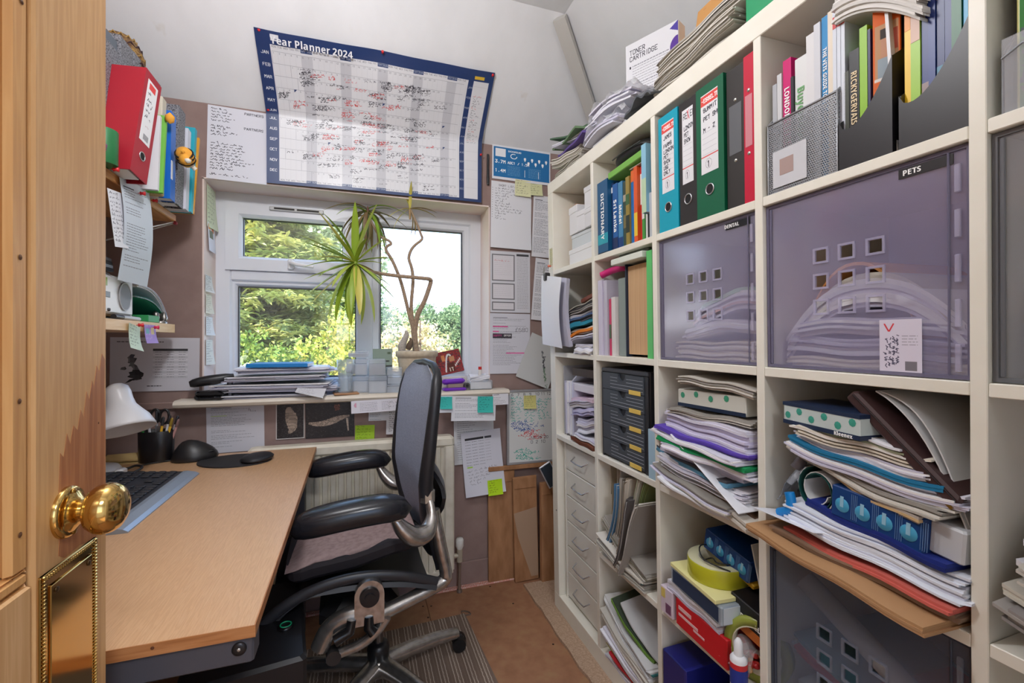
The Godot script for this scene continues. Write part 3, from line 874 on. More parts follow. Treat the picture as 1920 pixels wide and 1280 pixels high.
		var ax = dir.rotated(Vector3.UP, 1.1)
		for s in [-1.0, 1.0]:
			b = MB.new()
			b.cyl(e + dir * 0.014 + Vector3(0, 0.037, 0) + ax * s * 0.007, e + dir * 0.014 + Vector3(0, 0.037, 0) + ax * s * 0.026, 0.0275, 0.025, 18)
			part(cs, "wheel", b.done(), mt(c8(20, 20, 22), 0.45))
	# loose foam cushion on the seat
	var cu = thing("seat_cushion", "worn brown-topped black foam cushion lying on the office chair seat", "cushion", xf(0.045, 0.512, -1.60, 2.0))
	b = MB.new()
	var rs = []
	for q in [[0.0, 0.93], [0.012, 0.985], [0.036, 1.0], [0.046, 0.975]]:
		var r = PackedVector3Array()
		for i in 28:
			var a = TAU * i / 28
			var ca = cos(a)
			var sa = sin(a)
			var x = -0.065 + signf(sa) * pow(absf(sa), 0.35) * 0.195 * q[1]
			var z = signf(ca) * pow(absf(ca), 0.35) * 0.205 * q[1]
			r.append(Vector3(x, q[0] + 0.030 * smoothstep(-0.15, 0.12, x) - 0.02 * smoothstep(-0.16, -0.26, x) + 0.004 * sin(x * 40), z))
		rs.append(r)
	b.rings(rs, false)
	part(cu, "body", b.done(), mt(c8(38, 32, 36), 0.75))
	b = MB.new()
	b.sheet(14, 12, func(u: float, v: float):
		var x = -0.065 + (u - 0.5) * 0.372
		var z = (v - 0.5) * 0.39
		var ed = minf(minf(u, 1 - u), minf(v, 1 - v))
		return Vector3(x, 0.047 + 0.030 * smoothstep(-0.15, 0.12, x) - 0.02 * smoothstep(-0.16, -0.26, x) + 0.006 * smoothstep(0.0, 0.12, ed) - 0.002 * smoothstep(0.06, 0.0, ed) + 0.0015 * sin(x * 55 + z * 20), z), 0.002)
	part(cu, "top_cover", b.done(), grained(noise_tex(0.03, [[0.0, c8(132, 108, 106)], [0.5, c8(154, 130, 126)], [1.0, c8(170, 146, 140)]], 5, 512, FastNoiseLite.TYPE_SIMPLEX_SMOOTH, 4), Vector3.ONE * 3.0, 0.85), Transform3D(), "faded brown fabric top")
	lettering(cu, "0/", 0.035, c8(110, 140, 156), xf(-0.20, 0.0385, 0.08, 0, -90))
	part(cu, "torn_seam", rod([Vector3(0.0, 0.0735, -0.06), Vector3(0.018, 0.0745, -0.08), Vector3(0.03, 0.0748, -0.085)], 0.0018, 5), mt(c8(40, 30, 28), 0.8))

func floor_things():
	# ribbed mat
	var im = page(512, 512, c8(116, 98, 86))
	for x in range(0, 512, 16):
		for y in range(0, 512, 4):
			var j = rng.randi_range(-1, 1)
			if (x / 16) % 4 != 3:
				im.fill_rect(Rect2i(x + 5 + j, y, 4, 3), c8(206 + j * 10, 192 + j * 10, 176 + j * 10))
				if (x / 16) % 2: im.fill_rect(Rect2i(x + 11 - j, y, 2, 2), c8(176, 160, 146))
			else: im.fill_rect(Rect2i(x + 6, y + 1, 4, 2), c8(134, 116, 102))
	var m = printed(im, 0.95)
	m.texture_repeat = true; m.uv1_triplanar = true; m.uv1_scale = Vector3(2.6, 2.6, 2.6)
	var o = thing("floor_mat", "brown and cream ribbed rectangular mat under the office chair", "mat", xf(0.12, 0.0, -1.60))
	var pl = PackedVector2Array()
	for q in [[0.355, 0.325, 0.0], [-0.47, 0.325, 0.0], [-0.47, -0.55, 0.0], [0.355, -0.55, 0.0]]:
		for k in 5:
			var sx: float = 1.0 if q[0] > 0 else -1.0
			var sy: float = 1.0 if q[1] > 0 else -1.0
			var a = PI / 2 * k / 4
			var flip: bool = (sx > 0) != (sy > 0)
			var ca = sin(a) if not flip else cos(a)
			var sa = cos(a) if not flip else sin(a)
			pl.append(Vector2(q[0] - sx * 0.035 * (1 - ca), q[1] - sy * 0.035 * (1 - sa)))
	var lie = Transform3D(Basis.from_euler(Vector3(-PI / 2, deg_to_rad(3.0), 0)), Vector3.ZERO)
	var b = MB.new()
	b.prism(pl, 0.0, 0.007, lie)
	part(o, "mat_border", b.done(), grained(noise_tex(0.3, [[0.0, c8(92, 76, 66)], [1.0, c8(138, 120, 106)]], 2, 256, FastNoiseLite.TYPE_VALUE, 6), Vector3.ONE * 8, 0.95))
	var il = PackedVector2Array([Vector2(0.328, 0.298), Vector2(-0.443, 0.298), Vector2(-0.443, -0.523), Vector2(0.328, -0.523)])
	b = MB.new()
	b.prism(il, 0.0069, 0.009, lie)
	part(o, "ribbed_pile", b.done(), m)
	# computer under the desk
	var pc = thing("computer_tower", "black computer case with a green ringed power button under the desk corner", "computer", xf(-0.275, 0.0, -1.35, 8))
	var bk2 = mt(c8(22, 22, 25), 0.4)
	part(pc, "case", bb(Vector3(-0.13, 0.01, -0.2), Vector3(0.13, 0.44, 0.2), 0.008), bk2)
	var pb = part(pc, "power_button", turned([Vector2(0.020, 0.0), Vector2(0.020, 0.004), Vector2(0.017, 0.006), Vector2(0.0005, 0.006)], 24), mt(c8(14, 14, 16), 0.3), xf(0.085, 0.44, 0.055))
	var ring = MB.new()
	var lp = []
	for k in 25: lp.append(Vector3(0.013 * cos(TAU * k / 24), 0.0065, 0.013 * sin(TAU * k / 24)))
	ring.tube(lp, 0.0016, 6)
	part(pb, "button_ring", ring.done(), mt(c8(20, 150, 104), 0.4), Transform3D(), "green ring")
	for k in 9: part(pc, "vent_slat", bb(Vector3(-0.11 + k * 0.024, 0.06, 0.199), Vector3(-0.098 + k * 0.024, 0.36, 0.204)), mt(c8(52, 50, 50), 0.6))
	for k in 4: part(pc, "foot", bx(Vector3(0.03, 0.011, 0.03)), bk2, xf(-0.1 + 0.2 * (k % 2), 0.0055, -0.17 + 0.34 * (k / 2)))
	# flattened boxes in the gap behind the shelf unit
	var card = grained(noise_tex(0.015, [[0.0, c8(150, 106, 70)], [0.5, c8(168, 122, 84)], [1.0, c8(180, 134, 96)]], 5, 512, FastNoiseLite.TYPE_SIMPLEX_SMOOTH, 50), Vector3(2.5, 0.8, 2.5), 0.85)
	for q in [[0.60, 0.137, 0.545, -2.13, 0.012, "widest flattened brown cardboard box standing against the wall by the radiator pipe", 0.0], [0.725, 0.125, 0.515, -2.095, 0.016, "middle flattened cardboard box with a slanting strip of clear tape", 2.0], [0.846, 0.10, 0.49, -2.05, 0.03, "narrow folded cardboard box beside the shelf unit's far end", 0.0]]:
		var cbx = thing("cardboard_sheet", q[5], "cardboard", xf(q[0], 0.0, q[3], 0, -1.0, q[6] * 0.5))
		part(cbx, "board", bb(Vector3(0, 0.002, -q[4] / 2), Vector3(q[1], q[2], q[4] / 2), 0.002), card)
		part(cbx, "top_flap", bb(Vector3(0.004, q[2] - 0.055, q[4] / 2), Vector3(q[1] - 0.003, q[2] - 0.004, q[4] / 2 + 0.004), 0.001), card)
		if q[6] > 0:
			b = MB.new()
			b.prism(PackedVector2Array([Vector2(0.0, 0.34), Vector2(0.121, 0.36), Vector2(0.121, 0.02), Vector2(0.085, 0.02), Vector2(0.02, 0.22)]), q[4] / 2, q[4] / 2 + 0.0006)
			part(cbx, "packing_tape", b.done(), mt(c8(176, 148, 124), 0.15))
	var bx4 = thing("cardboard_sheet", "long cardboard strip lying along the top of the leaning boxes", "cardboard", xf(0.60, 0.548, -2.135, 0, 0, 0))
	part(bx4, "board", bb(Vector3(0, 0, -0.01), Vector3(0.34, 0.022, 0.01), 0.002), card)
	var tb = thing("tablet", "dark tablet with a pale edge poking out beside the shelf unit", "tablet", xf(0.905, 0.50, -1.99, 0, 0, 28))
	part(tb, "body", bb(Vector3(-0.045, 0, -0.004), Vector3(0.02, 0.12, 0.004), 0.003), mt(c8(200, 200, 205), 0.3, 0.5))
	part(tb, "screen", bb(Vector3(-0.040, 0.006, 0.004), Vector3(0.015, 0.114, 0.0048)), mt(c8(48, 56, 66), 0.15))

# ---- the garden seen through the window; the study is upstairs, so the ground lies well below
func spray(kind: int) -> ArrayMesh:
	var b = MB.new()
	b.flat()
	var r = RandomNumberGenerator.new()
	r.seed = 100 + kind
	var n = 14 if kind == 0 else 10
	for k in n:
		var a = r.randf() * TAU
		var el = r.randf_range(-0.35, 0.35) if kind == 0 else r.randf_range(-1.1, 1.3)
		var d = Vector3(cos(a) * cos(el), sin(el), sin(a) * cos(el))
		var s = d.cross(Vector3(0.2, 1, 0.1)).normalized()
		var o = Vector3(r.randf_range(-0.4, 0.4), r.randf_range(-0.3, 0.3) * (0.5 if kind == 0 else 1.2), r.randf_range(-0.4, 0.4))
		if kind == 0:
			var L = r.randf_range(0.5, 1.0)
			b.tri(o, o + d * L * 0.6 + s * 0.13, o + d * L + Vector3(0, -0.12, 0))
			b.tri(o, o + d * L + Vector3(0, -0.12, 0), o + d * L * 0.6 - s * 0.13)
		else:
			var L = r.randf_range(0.30, 0.5)
			b.tri(o, o + d * L * 0.5 + s * 0.14, o + d * L)
			b.tri(o, o + d * L, o + d * L * 0.5 - s * 0.14)
	return b.done()

func leaf_mat(bl: float) -> StandardMaterial3D:
	var m = StandardMaterial3D.new()
	m.vertex_color_use_as_albedo = true; m.roughness = 0.6
	m.backlight_enabled = true; m.backlight = Color(bl, bl, bl)
	m.cull_mode = BaseMaterial3D.CULL_DISABLED
	return m

func tree(called: String, label: String, at: Vector3, h: float, rad: float, base: float, kind: int, n: int, size: float, cols: Array, shape: float):
	var o = thing(called, label, "tree" if h > 3.2 else "shrub", Transform3D(Basis(), at), "")
	var b = MB.new()
	var br = mt(c8(96, 78, 62), 0.9)
	b.tube([Vector3(0, -0.1, 0), Vector3(0.03 * h, h * 0.35, 0.02), Vector3(0.0, h * 0.7, 0.0), Vector3(0.01, h * 0.94, 0)], [h * 0.022 + 0.03, h * 0.017 + 0.02, h * 0.009 + 0.01, 0.008], 8)
	part(o, "trunk", b.done(), br)
	var mm = MultiMesh.new()
	mm.transform_format = MultiMesh.TRANSFORM_3D
	mm.use_colors = true
	mm.mesh = spray(kind)
	mm.instance_count = n
	var limbs = MB.new()
	var made = 0
	var lobes = []
	for k in 16: lobes.append(Vector3(rng.randf_range(-1, 1), rng.randf_range(-1, 1), rng.randf_range(-1, 1)).normalized() * rng.randf_range(0.45, 0.8))
	var tier = 0
	while made < n:
		if kind == 0:   # tiers of drooping boughs
			var t = rng.randf()
			var y = lerpf(base, h, t)
			var rr = rad * pow(1.0 - t, shape) + 0.06
			var a = rng.randf() * TAU
			var L = rr * rng.randf_range(0.75, 1.1)
			var m = 6 + int(L * 9 / maxf(size, 0.1) * 0.35)
			var dir = Vector3(cos(a), 0, sin(a))
			if tier < 60: limbs.tube([Vector3(0, y, 0), Vector3(0, y, 0) + dir * L * 0.5 + Vector3(0, 0.05 * L, 0), Vector3(0, y, 0) + dir * L * 0.9 + Vector3(0, -0.12 * L, 0)], [0.022, 0.015, 0.006], 5)
			tier += 1
			var tone = rng.randf()
			for k in m:
				if made >= n: break
				var u = rng.randf_range(0.25, 1.05)
				var p = Vector3(0, y, 0) + dir * L * u + Vector3(rng.randf_range(-0.16, 0.16) * L, 0.1 * L * u - 0.28 * L * u * u, rng.randf_range(-0.16, 0.16) * L)
				var bs = Basis.from_euler(Vector3(rng.randf_range(-0.35, 0.35), rng.randf() * TAU, rng.randf_range(-0.3, 0.3))).scaled(Vector3.ONE * size * rng.randf_range(0.6, 1.2))
				mm.set_instance_transform(made, Transform3D(bs, p))
				var c: Color = cols[0].lerp(cols[1], clampf(tone * 0.7 + rng.randf_range(-0.1, 0.4), 0, 1))
				mm.set_instance_color(made, c.srgb_to_linear())
				made += 1
		else:   # rounded crown of leafy lobes
			var lo: Vector3 = lobes[rng.randi() % 16]
			var q = Vector3(rng.randfn(), rng.randfn(), rng.randfn()).normalized() * pow(rng.randf(), 0.4) * 0.5
			var p = Vector3((lo.x + q.x) * rad, (base + h) / 2 + (lo.y + q.y) * (h - base) / 2, (lo.z + q.z) * rad)
			if tier < 16:
				limbs.tube([Vector3(0, base * 0.8 + 0.1, 0), Vector3(p.x * 0.4, lerpf(base, p.y, 0.6), p.z * 0.4), p], [0.03, 0.018, 0.006], 5)
				tier += 1
			var bs = Basis.from_euler(Vector3(rng.randf() * TAU, rng.randf() * TAU, rng.randf() * TAU)).scaled(Vector3.ONE * size * rng.randf_range(0.6, 1.2))
			mm.set_instance_transform(made, Transform3D(bs, p))
			var c: Color = cols[0].lerp(cols[1], rng.randf())
			if cols.size() > 2 and rng.randf() < 0.35: c = cols[2].lerp(cols[1], rng.randf() * 0.3)
			mm.set_instance_color(made, c.srgb_to_linear())
			made += 1
	part(o, "branch_work", limbs.done(), br).set_meta("kind", "stuff")
	var mi = MultiMeshInstance3D.new()
	mi.name = "foliage"; mi.multimesh = mm; mi.material_override = leaf_mat(0.7)
	mi.set_meta("kind", "stuff")
	o.add_child(mi, true)

func garden():
	var g = -2.75
	var lawn = grained(noise_tex(0.05, [[0.0, c8(84, 104, 48)], [0.5, c8(112, 132, 62)], [1.0, c8(140, 152, 84)]], 4, 512, FastNoiseLite.TYPE_SIMPLEX_SMOOTH, 60), Vector3.ONE * 0.2, 0.95, 0.0, true)
	struct("ground", bb(Vector3(-40, g - 0.3, -70), Vector3(40, g, -2.6)), lawn)
	var A = c8(136, 154, 82)
	var B = c8(236, 230, 156)
	tree("conifer", "big yellow-green conifer with drooping layered boughs filling the left pane", Vector3(-2.1, g, -9.6), 8.8, 2.3, 0.6, 0, 11000, 0.25, [A, B], 0.55)
	tree("conifer", "grey-green conifer behind the drooping one, left edge of the window", Vector3(-4.9, g, -13.5), 9.5, 2.6, 0.6, 0, 6000, 0.32, [c8(126, 146, 84), c8(212, 212, 150)], 0.5)
	tree("conifer", "darker green conifer beside the mullion behind the plant leaves", Vector3(-0.9, g, -13.0), 6.3, 2.1, 0.5, 0, 6000, 0.28, [c8(104, 128, 62), c8(188, 194, 108)], 0.5)
	tree("garden_tree", "pale grey-leaved tree with thin foliage above the drooping conifer", Vector3(-1.6, g, -17.5), 9.6, 2.4, 3.0, 1, 2600, 0.50, [c8(172, 186, 140), c8(216, 222, 186)], 0.5)
	tree("flowering_shrub", "bush covered in white blossom low in the left pane", Vector3(-1.66, g, -6.1), 4.0, 0.62, 1.2, 1, 2200, 0.17, [c8(226, 222, 206), c8(250, 246, 236), c8(160, 170, 110)], 0.5)
	tree("leafy_shrub", "bright yellow-green leafy shrub low beside the mullion", Vector3(-0.42, g, -6.6), 4.25, 0.85, 1.2, 1, 4000, 0.16, [c8(120, 150, 58), c8(196, 200, 90), c8(222, 206, 100)], 0.5)
	tree("leafy_shrub", "middling green shrub between the blossom bush and the yellow-green shrub", Vector3(-1.15, g, -7.6), 4.0, 0.8, 1.0, 1, 3000, 0.17, [c8(104, 138, 56), c8(176, 188, 84)], 0.5)
	tree("blossom_tree", "cream and pink blossom tree behind the flowerpot", Vector3(1.05, g, -8.4), 4.6, 1.2, 0.9, 1, 4500, 0.18, [c8(238, 216, 178), c8(250, 240, 218), c8(196, 190, 126)], 0.5)
	tree("leafy_shrub", "pale green shrub below the blossom tree in the right pane", Vector3(0.55, g, -6.4), 2.75, 0.7, 0.4, 1, 1500, 0.2, [c8(150, 164, 96), c8(222, 214, 160)], 0.5)
	var far = [[0.9, -30.0, 7.2, 2.3, "tall dark green tree farthest left in the right pane"], [3.1, -36.0, 6.4, 2.6, "blue-green tree on the skyline behind the plant stems"], [5.2, -33.0, 6.6, 2.5, "dark green tree on the skyline above the blossom tree"], [7.3, -31.0, 6.9, 2.6, "dark green tree at the right edge of the window"], [-2.6, -28.0, 8.4, 3.0, "green tree far behind the conifers"], [-7.6, -26.0, 9.6, 3.4, "green tree at the far left of the skyline"], [-5.4, -32.0, 9.5, 3.4, "hazy green tree between the two left conifers"]]
	for a in far: tree("distant_tree", a[4], Vector3(a[0], g, a[1]), a[2], a[3], 0.8, 1, 4000, 0.42, [c8(106, 136, 94), c8(156, 178, 130)], 0.5)

# ---- papers on the window wall
const INK := Color(0.16, 0.16, 0.2)
const RED := Color(0.80, 0.22, 0.22)
const NAVY := Color(0.11, 0.22, 0.42)

func flat_curl(amt: float, corner := 0.0) -> Callable:
	return func(u: float, v: float): return Vector3(0, 0, amt * pow(v, 2.5) * (1.0 + corner * (u - 0.5)))

func pinned(called: String, label: String, cat: String, x: float, y: float, z: float, w: float, h: float, m: Material, rz := 0.0, curl := 0.004, group := "") -> Node3D:
	return one(called, sheet_mesh(w, h, flat_curl(curl, 0.6), 0.0006, 5, 8), m, label, cat, xf(x, y, z, 0, 0, rz), group)

func typed(w: int, h: int, lines: int, c := Color8(228, 228, 233)) -> Image:
	var im = page(w, h, c)
	var y = int(h * 0.07)
	im.fill_rect(Rect2i(int(w * 0.08), y, int(w * 0.35), 3), INK)
	for k in lines:
		y += int(h * 0.85 / lines)
		if rng.randf() < 0.82: greeked(im, int(w * 0.08), y, int(w * rng.randf_range(0.3, 0.82)), Color8(120, 120, 128), 2)
	return im

func handwritten(w: int, h: int, lines: int, c := Color8(228, 228, 234), ink := INK) -> Image:
	var im = page(w, h, c)
	for k in lines:
		var y = h * (0.06 + 0.9 * k / lines)
		scrawl(im, w * 0.07, y, w * rng.randf_range(0.35, 0.8), h * 0.5 / lines, ink, 1)
	return im

func sticky(label: String, x: float, y: float, z: float, s: float, c: Color, rz := 0.0, group := "") -> Node3D:
	var im = handwritten(96, 96, 6, c, c.darkened(0.6))
	return pinned("sticky_note", label, "sticky note", x, y, z, s, s, printed(im, 0.8), rz, 0.008, group)

func planner_image() -> Image:
	var im = page(1280, 836, c8(224, 225, 229))
	var grey = c8(200, 201, 207)
	var top = 92
	var x0 = 70
	var cw = 28.3
	for k in 5: im.fill_rect(Rect2i(int(x0 + cw * (7 * k + 5)), top, int(cw * 2), 716), grey)
	for k in 38: im.fill_rect(Rect2i(int(x0 + cw * k), top, 1, 716), c8(206, 207, 212))
	im.fill_rect(Rect2i(0, 0, 1280, 62), NAVY)
	im.fill_rect(Rect2i(0, 0, 66, 836), NAVY)
	im.fill_rect(Rect2i(0, 818, 1280, 18), NAVY)
	im.fill_rect(Rect2i(1254, 0, 26, 836), NAVY)
	im.fill_rect(Rect2i(1128, 0, 32, 836), NAVY)
	im.fill_rect(Rect2i(1162, 34, 60, 18), c8(226, 186, 50))
	im.fill_rect(Rect2i(72, 14, 40, 30), c8(226, 226, 230))
	im.fill_rect(Rect2i(76, 34, 32, 3), NAVY)
	for row in 2:
		var y = 66 if row == 0 else 806
		for k in 37:
			var wk: bool = k % 7 > 4
			if wk: im.fill_rect(Rect2i(int(x0 + cw * k), y - 3, int(cw), 17), NAVY)
			write(im, ["MON", "TUE", "WED", "THU", "FRI", "SAT", "SUN"][k % 7], x0 + cw * k + 3, y, 8, Color.WHITE if wk else c8(110, 112, 122), 1)
	var mon = ["JAN", "FEB", "MAR", "APR", "MAY", "JUN", "JUL", "AUG", "SEP", "OCT", "NOV", "DEC"]
	var first = [0, 3, 4, 0, 2, 5, 0, 3, 6, 1, 4, 6]
	var days = [31, 29, 31, 30, 31, 30, 31, 31, 30, 31, 30, 31]
	for r in 12:
		var y = top + r * 59.5
		write(im, mon[r], 18, y + 4, 14, Color.WHITE, 2)
		write(im, mon[r], 1132, y + 6, 10, Color.WHITE, 1)
		im.fill_rect(Rect2i(x0, int(y), int(cw * 36.6), 1), c8(120, 122, 132))
		im.fill_rect(Rect2i(int(x0 + cw * first[r]), int(y), 1, 59), c8(120, 122, 132))
		for k in days[r]: write(im, str(k + 1), x0 + cw * (first[r] + k) + 6, y + 5, 7, c8(120, 122, 130), 1)
		im.fill_rect(Rect2i(1164, int(y), 86, 1), c8(190, 190, 196))
		if r > 0:
			for k in rng.randi_range(17, 25) if r < 10 else 5:
				var px = x0 + cw * rng.randf_range(first[r], first[r] + days[r] - 4)
				var py = y + rng.randf_range(14, 42)
				var c: Color = RED if rng.randf() < 0.28 else INK
				for j in rng.randi_range(1, 3): scrawl(im, px + rng.randf_range(-4, 4), py + j * 11 - 8, rng.randf_range(26, 78), 11, c, 1 if rng.randf() < 0.4 else 2, -0.12)
	for q in [[160, 270], [640, 270], [1010, 350], [1020, 500], [330, 560]]:
		for k in 15: im.fill_rect(Rect2i(q[0], q[1] + k, 15 - k, 1), NAVY)
	for k in 22: scrawl(im, 1172, 150 + k * 14, rng.randf_range(20, 70), 11, INK if k % 5 else RED, 1)
	return im

func wall_papers():
	# the year planner, folded over the bend between wall and slope
	var pm = printed(planner_image(), 0.4)
	pm.clearcoat_enabled = true; pm.clearcoat = 0.25; pm.clearcoat_roughness = 0.3
	var f = func(u: float, v: float):
		var s = v * 0.617 - 0.312
		var off = 0.014 + 0.008 * exp(-pow(s / 0.05, 2))
		var a = (PI / 4) * (1.0 - smoothstep(-0.05, 0.05, s))
		var p = Vector3(lerpf(-0.374, 0.568, u) + (0.006 * (u * 2 - 1) * maxf(0.0, -s / 0.3)), 2.172 - s, -2.157)
		if s < 0.0: p = Vector3(p.x, 2.172 - s * 0.7071, -2.157 - s * 0.7071)
		p.y += 0.008 * (u - 0.5)
		return p + Vector3(0, -sin(a), cos(a)) * (off + (0.007 * sin(u * 9.0) + 0.004 * sin(u * 23.0)) * exp(-pow((v - 0.02) / 0.1, 2)) + 0.003 * sin(u * 12 + v * 4))
	var b = MB.new()
	b.sheet(24, 28, f, 0.0005)
	var pl = thing("wall_planner", "large blue-bordered year planner full of black and red handwriting above the window", "wall calendar")
	part(pl, "sheet", b.done(), pm)
	lettering(pl, "Year Planner 2024", 0.026, c8(240, 242, 246), Transform3D(Basis(Vector3(1, 0, 0), Vector3(0, 0.7071, 0.7071), Vector3(0, -0.7071, 0.7071)), Vector3(-0.176, 2.347, -1.934)))
	var pin = turned([Vector2(0.0012, 0.0), Vector2(0.0012, 0.004), Vector2(0.005, 0.005), Vector2(0.0035, 0.008), Vector2(0.0055, 0.014), Vector2(0.0005, 0.015)], 10)
	var pins = [[-0.362, 2.372, -1.940, 45, "top left corner"], [0.09, 2.378, -1.932, 45, "middle of the top edge"], [0.563, 2.375, -1.937, 45, "top right corner"], [-0.365, 2.165, -2.14, 90, "left bend"], [0.562, 2.10, -2.14, 90, "right-hand edge below the bend"]]
	for q in pins: one("drawing_pin", pin, mt(c8(214, 40, 48), 0.35), "red push pin at the %s of the year planner" % q[4], "push pin", xf(q[0], q[1], q[2], 0, q[3] + (45 if q[3] == 45 else 0)), "push pins holding the year planner")
	# left-hand list
	var im = page(300, 440, c8(222, 223, 232))
	write(im, "PARTNERS", 180, 16, 13, INK, 2, 0.05)
	write(im, "PARTNERS", 180, 106, 13, INK, 2, 0.05)
	for k in 24:
		if k in [5, 10, 11, 22]: continue
		scrawl(im, 14, 18 + k * 17, rng.randf_range(70, 130) if k < 11 else rng.randf_range(110, 220), 12, INK, 2)
	pinned("note_sheet", "large white handwritten list sheet left of the year planner", "paper", -0.592, 2.165, -2.157, 0.222, 0.305, printed(im), -1.0, 0.003)
	one("felt_pen", rod([Vector3(0, 0, 0), Vector3(0, -0.105, 0), Vector3(0, -0.115, 0), Vector3(0, -0.15, 0)], [0.0055, 0.006, 0.007, 0.006], 10), mt(c8(28, 28, 30), 0.35), "black felt pen fixed upright on the wall beside the planner", "pen", xf(0.603, 2.115, -2.150))
	# blue printed facts poster
	im = page(420, 250, c8(226, 228, 234))
	im.fill_rect(Rect2i(10, 26, 402, 206), c8(28, 112, 172))
	im.fill_rect(Rect2i(22, 36, 72, 56), c8(232, 234, 238))
	for q in [["3.7M", 20, 114, 20, 4], ["1.4M", 20, 176, 20, 4], ["ABC1 / 1.5M", 108, 118, 15, 3], ["BACKGROUND", 112, 42, 10, 2]]: write(im, q[0], q[1], q[2], q[3], Color.WHITE, q[4])
	for k in 7:
		var cx = 232 + k * 26
		var cy = 78 + (k % 2) * 26
		for j in 9: im.fill_rect(Rect2i(cx - 8 + absi(j - 4) / 2, cy + j * 2, 17 - absi(j - 4), 2), Color.WHITE)
		im.fill_rect(Rect2i(cx - 3, cy + 16, 7, 10), Color.WHITE)
	for k in 14: greeked(im, 108 + 150 * (k % 2), 150 + (k / 2) * 10, 90, c8(140, 186, 218), 2)
	for k in 13: stroke(im, Vector2(150 + 22 * cos(k * 0.4), 78 + 16 * sin(k * 0.4)), Vector2(150 + 22 * cos(k * 0.4 + 0.4), 78 + 16 * sin(k * 0.4 + 0.4)), Color.WHITE, 4)
	im.fill_rect(Rect2i(230, 165, 3, 50), Color.WHITE); im.fill_rect(Rect2i(330, 165, 3, 50), Color.WHITE)
	var poster = pinned("printed_poster", "blue printed facts poster with white icons beside the planner", "poster", 0.628, 2.184, -2.157, 0.315, 0.182, printed(im), -0.6, 0.002)
	sticky("pale yellow sticky note tucked under the blue facts poster", 0.748, 2.012, -2.155, 0.085, c8(222, 222, 178), -2.0)
	sticky("second pale yellow sticky note hanging lower beside the handwritten list", 0.82, 2.012, -2.1555, 0.075, c8(214, 216, 168), 1.0)
	im = page(220, 330, c8(226, 227, 232))
	write(im, "SHORT LIST: CANDIDATES", 40, 14, 9, INK, 1, 0.06)
	for k in 13: scrawl(im, 20, 34 + k * 12.5, rng.randf_range(30, 150), 9, INK, 1)
	for k in 13: im.fill_rect(Rect2i(6, 32 + k * 12, 3, 3), c8(120, 120, 130))
	pinned("note_sheet", "white handwritten numbered list sheet right of the window under the blue poster", "paper", 0.623, 1.992, -2.157, 0.215, 0.335, printed(im), -1.2, 0.012)
	# form with framed boxes
	im = page(300, 436, c8(216, 216, 222))
	for q in [[12, 22, 170, 190], [12, 228, 170, 116], [12, 360, 170, 62]]:
		im.fill_rect(Rect2i(q[0], q[1], q[2], q[3]), c8(120, 120, 124)); im.fill_rect(Rect2i(q[0] + 8, q[1] + 8, q[2] - 16, q[3] - 16), c8(222, 219, 224))
		for k in int(q[3] / 16.0) - 1: greeked(im, q[0] + 18, q[1] + 18 + k * 14, int(q[2] - 40), c8(178, 176, 184), 1)
	im.fill_rect(Rect2i(196, 14, 94, 16), c8(70, 70, 74))
	for k in 34: greeked(im, 200, 40 + k * 11, 86, c8(130, 130, 138), 2)
	scrawl(im, 26, 66, 60, 8, RED, 1); scrawl(im, 80, 70, 70, 9, RED, 1)
	pinned("printed_form", "printed page with three grey framed boxes right of the window", "paper", 0.617, 1.642, -2.157, 0.212, 0.308, printed(im), 0.0, 0.002)
	im = typed(300, 436, 34, c8(216, 216, 224))
	im.fill_rect(Rect2i(22, 92, 110, 7), c8(232, 70, 150)); im.fill_rect(Rect2i(22, 128, 44, 7), c8(232, 70, 150)); im.fill_rect(Rect2i(120, 284, 140, 7), c8(238, 80, 160))
	im.fill_rect(Rect2i(22, 146, 140, 34), c8(66, 62, 70)); write(im, "HAPPY", 28, 154, 13, c8(226, 70, 150), 2); write(im, "OFFER", 104, 154, 11, Color.WHITE, 2)
	write(im, "£680", 190, 104, 26, INK, 2, 0.05)
	pinned("letter_sheet", "typed letter with pink highlighter lines on the wall right of the window", "paper", 0.615, 1.330, -2.157, 0.215, 0.303, printed(im), -0.4, 0.003)
	pinned("letter_sheet", "tall typed sheet partly hidden behind the shelf unit, upper one", "paper", 0.850, 1.945, -2.157, 0.12, 0.32, printed(typed(128, 330, 40)), -2.5, 0.004)
	pinned("letter_sheet", "typed sheet partly hidden behind the shelf unit, lower one under the clipped wad", "paper", 0.86, 1.62, -2.155, 0.13, 0.32, printed(typed(128, 330, 40)), -5.0, 0.006)
	im = page(200, 220, c8(206, 208, 206))
	for k in 11: scrawl(im, 90 + k * 7, 60 + k * 12, 46, 13, c8(96, 130, 100) if k > 5 else INK, 2, 0.9)
	pinned("note_sheet", "grey sheet turned askew with green and black slanting handwriting by the shelf unit", "paper", 0.838, 1.235, -2.150, 0.19, 0.24, printed(im), -22.0, 0.004)
	# UK map with a table
	im = page(420, 300, c8(206, 205, 212))
	for q in [[30, 22, 100], [118, 22, 130]]: greeked(im, q[0], q[1], q[2], c8(96, 94, 100), 5)
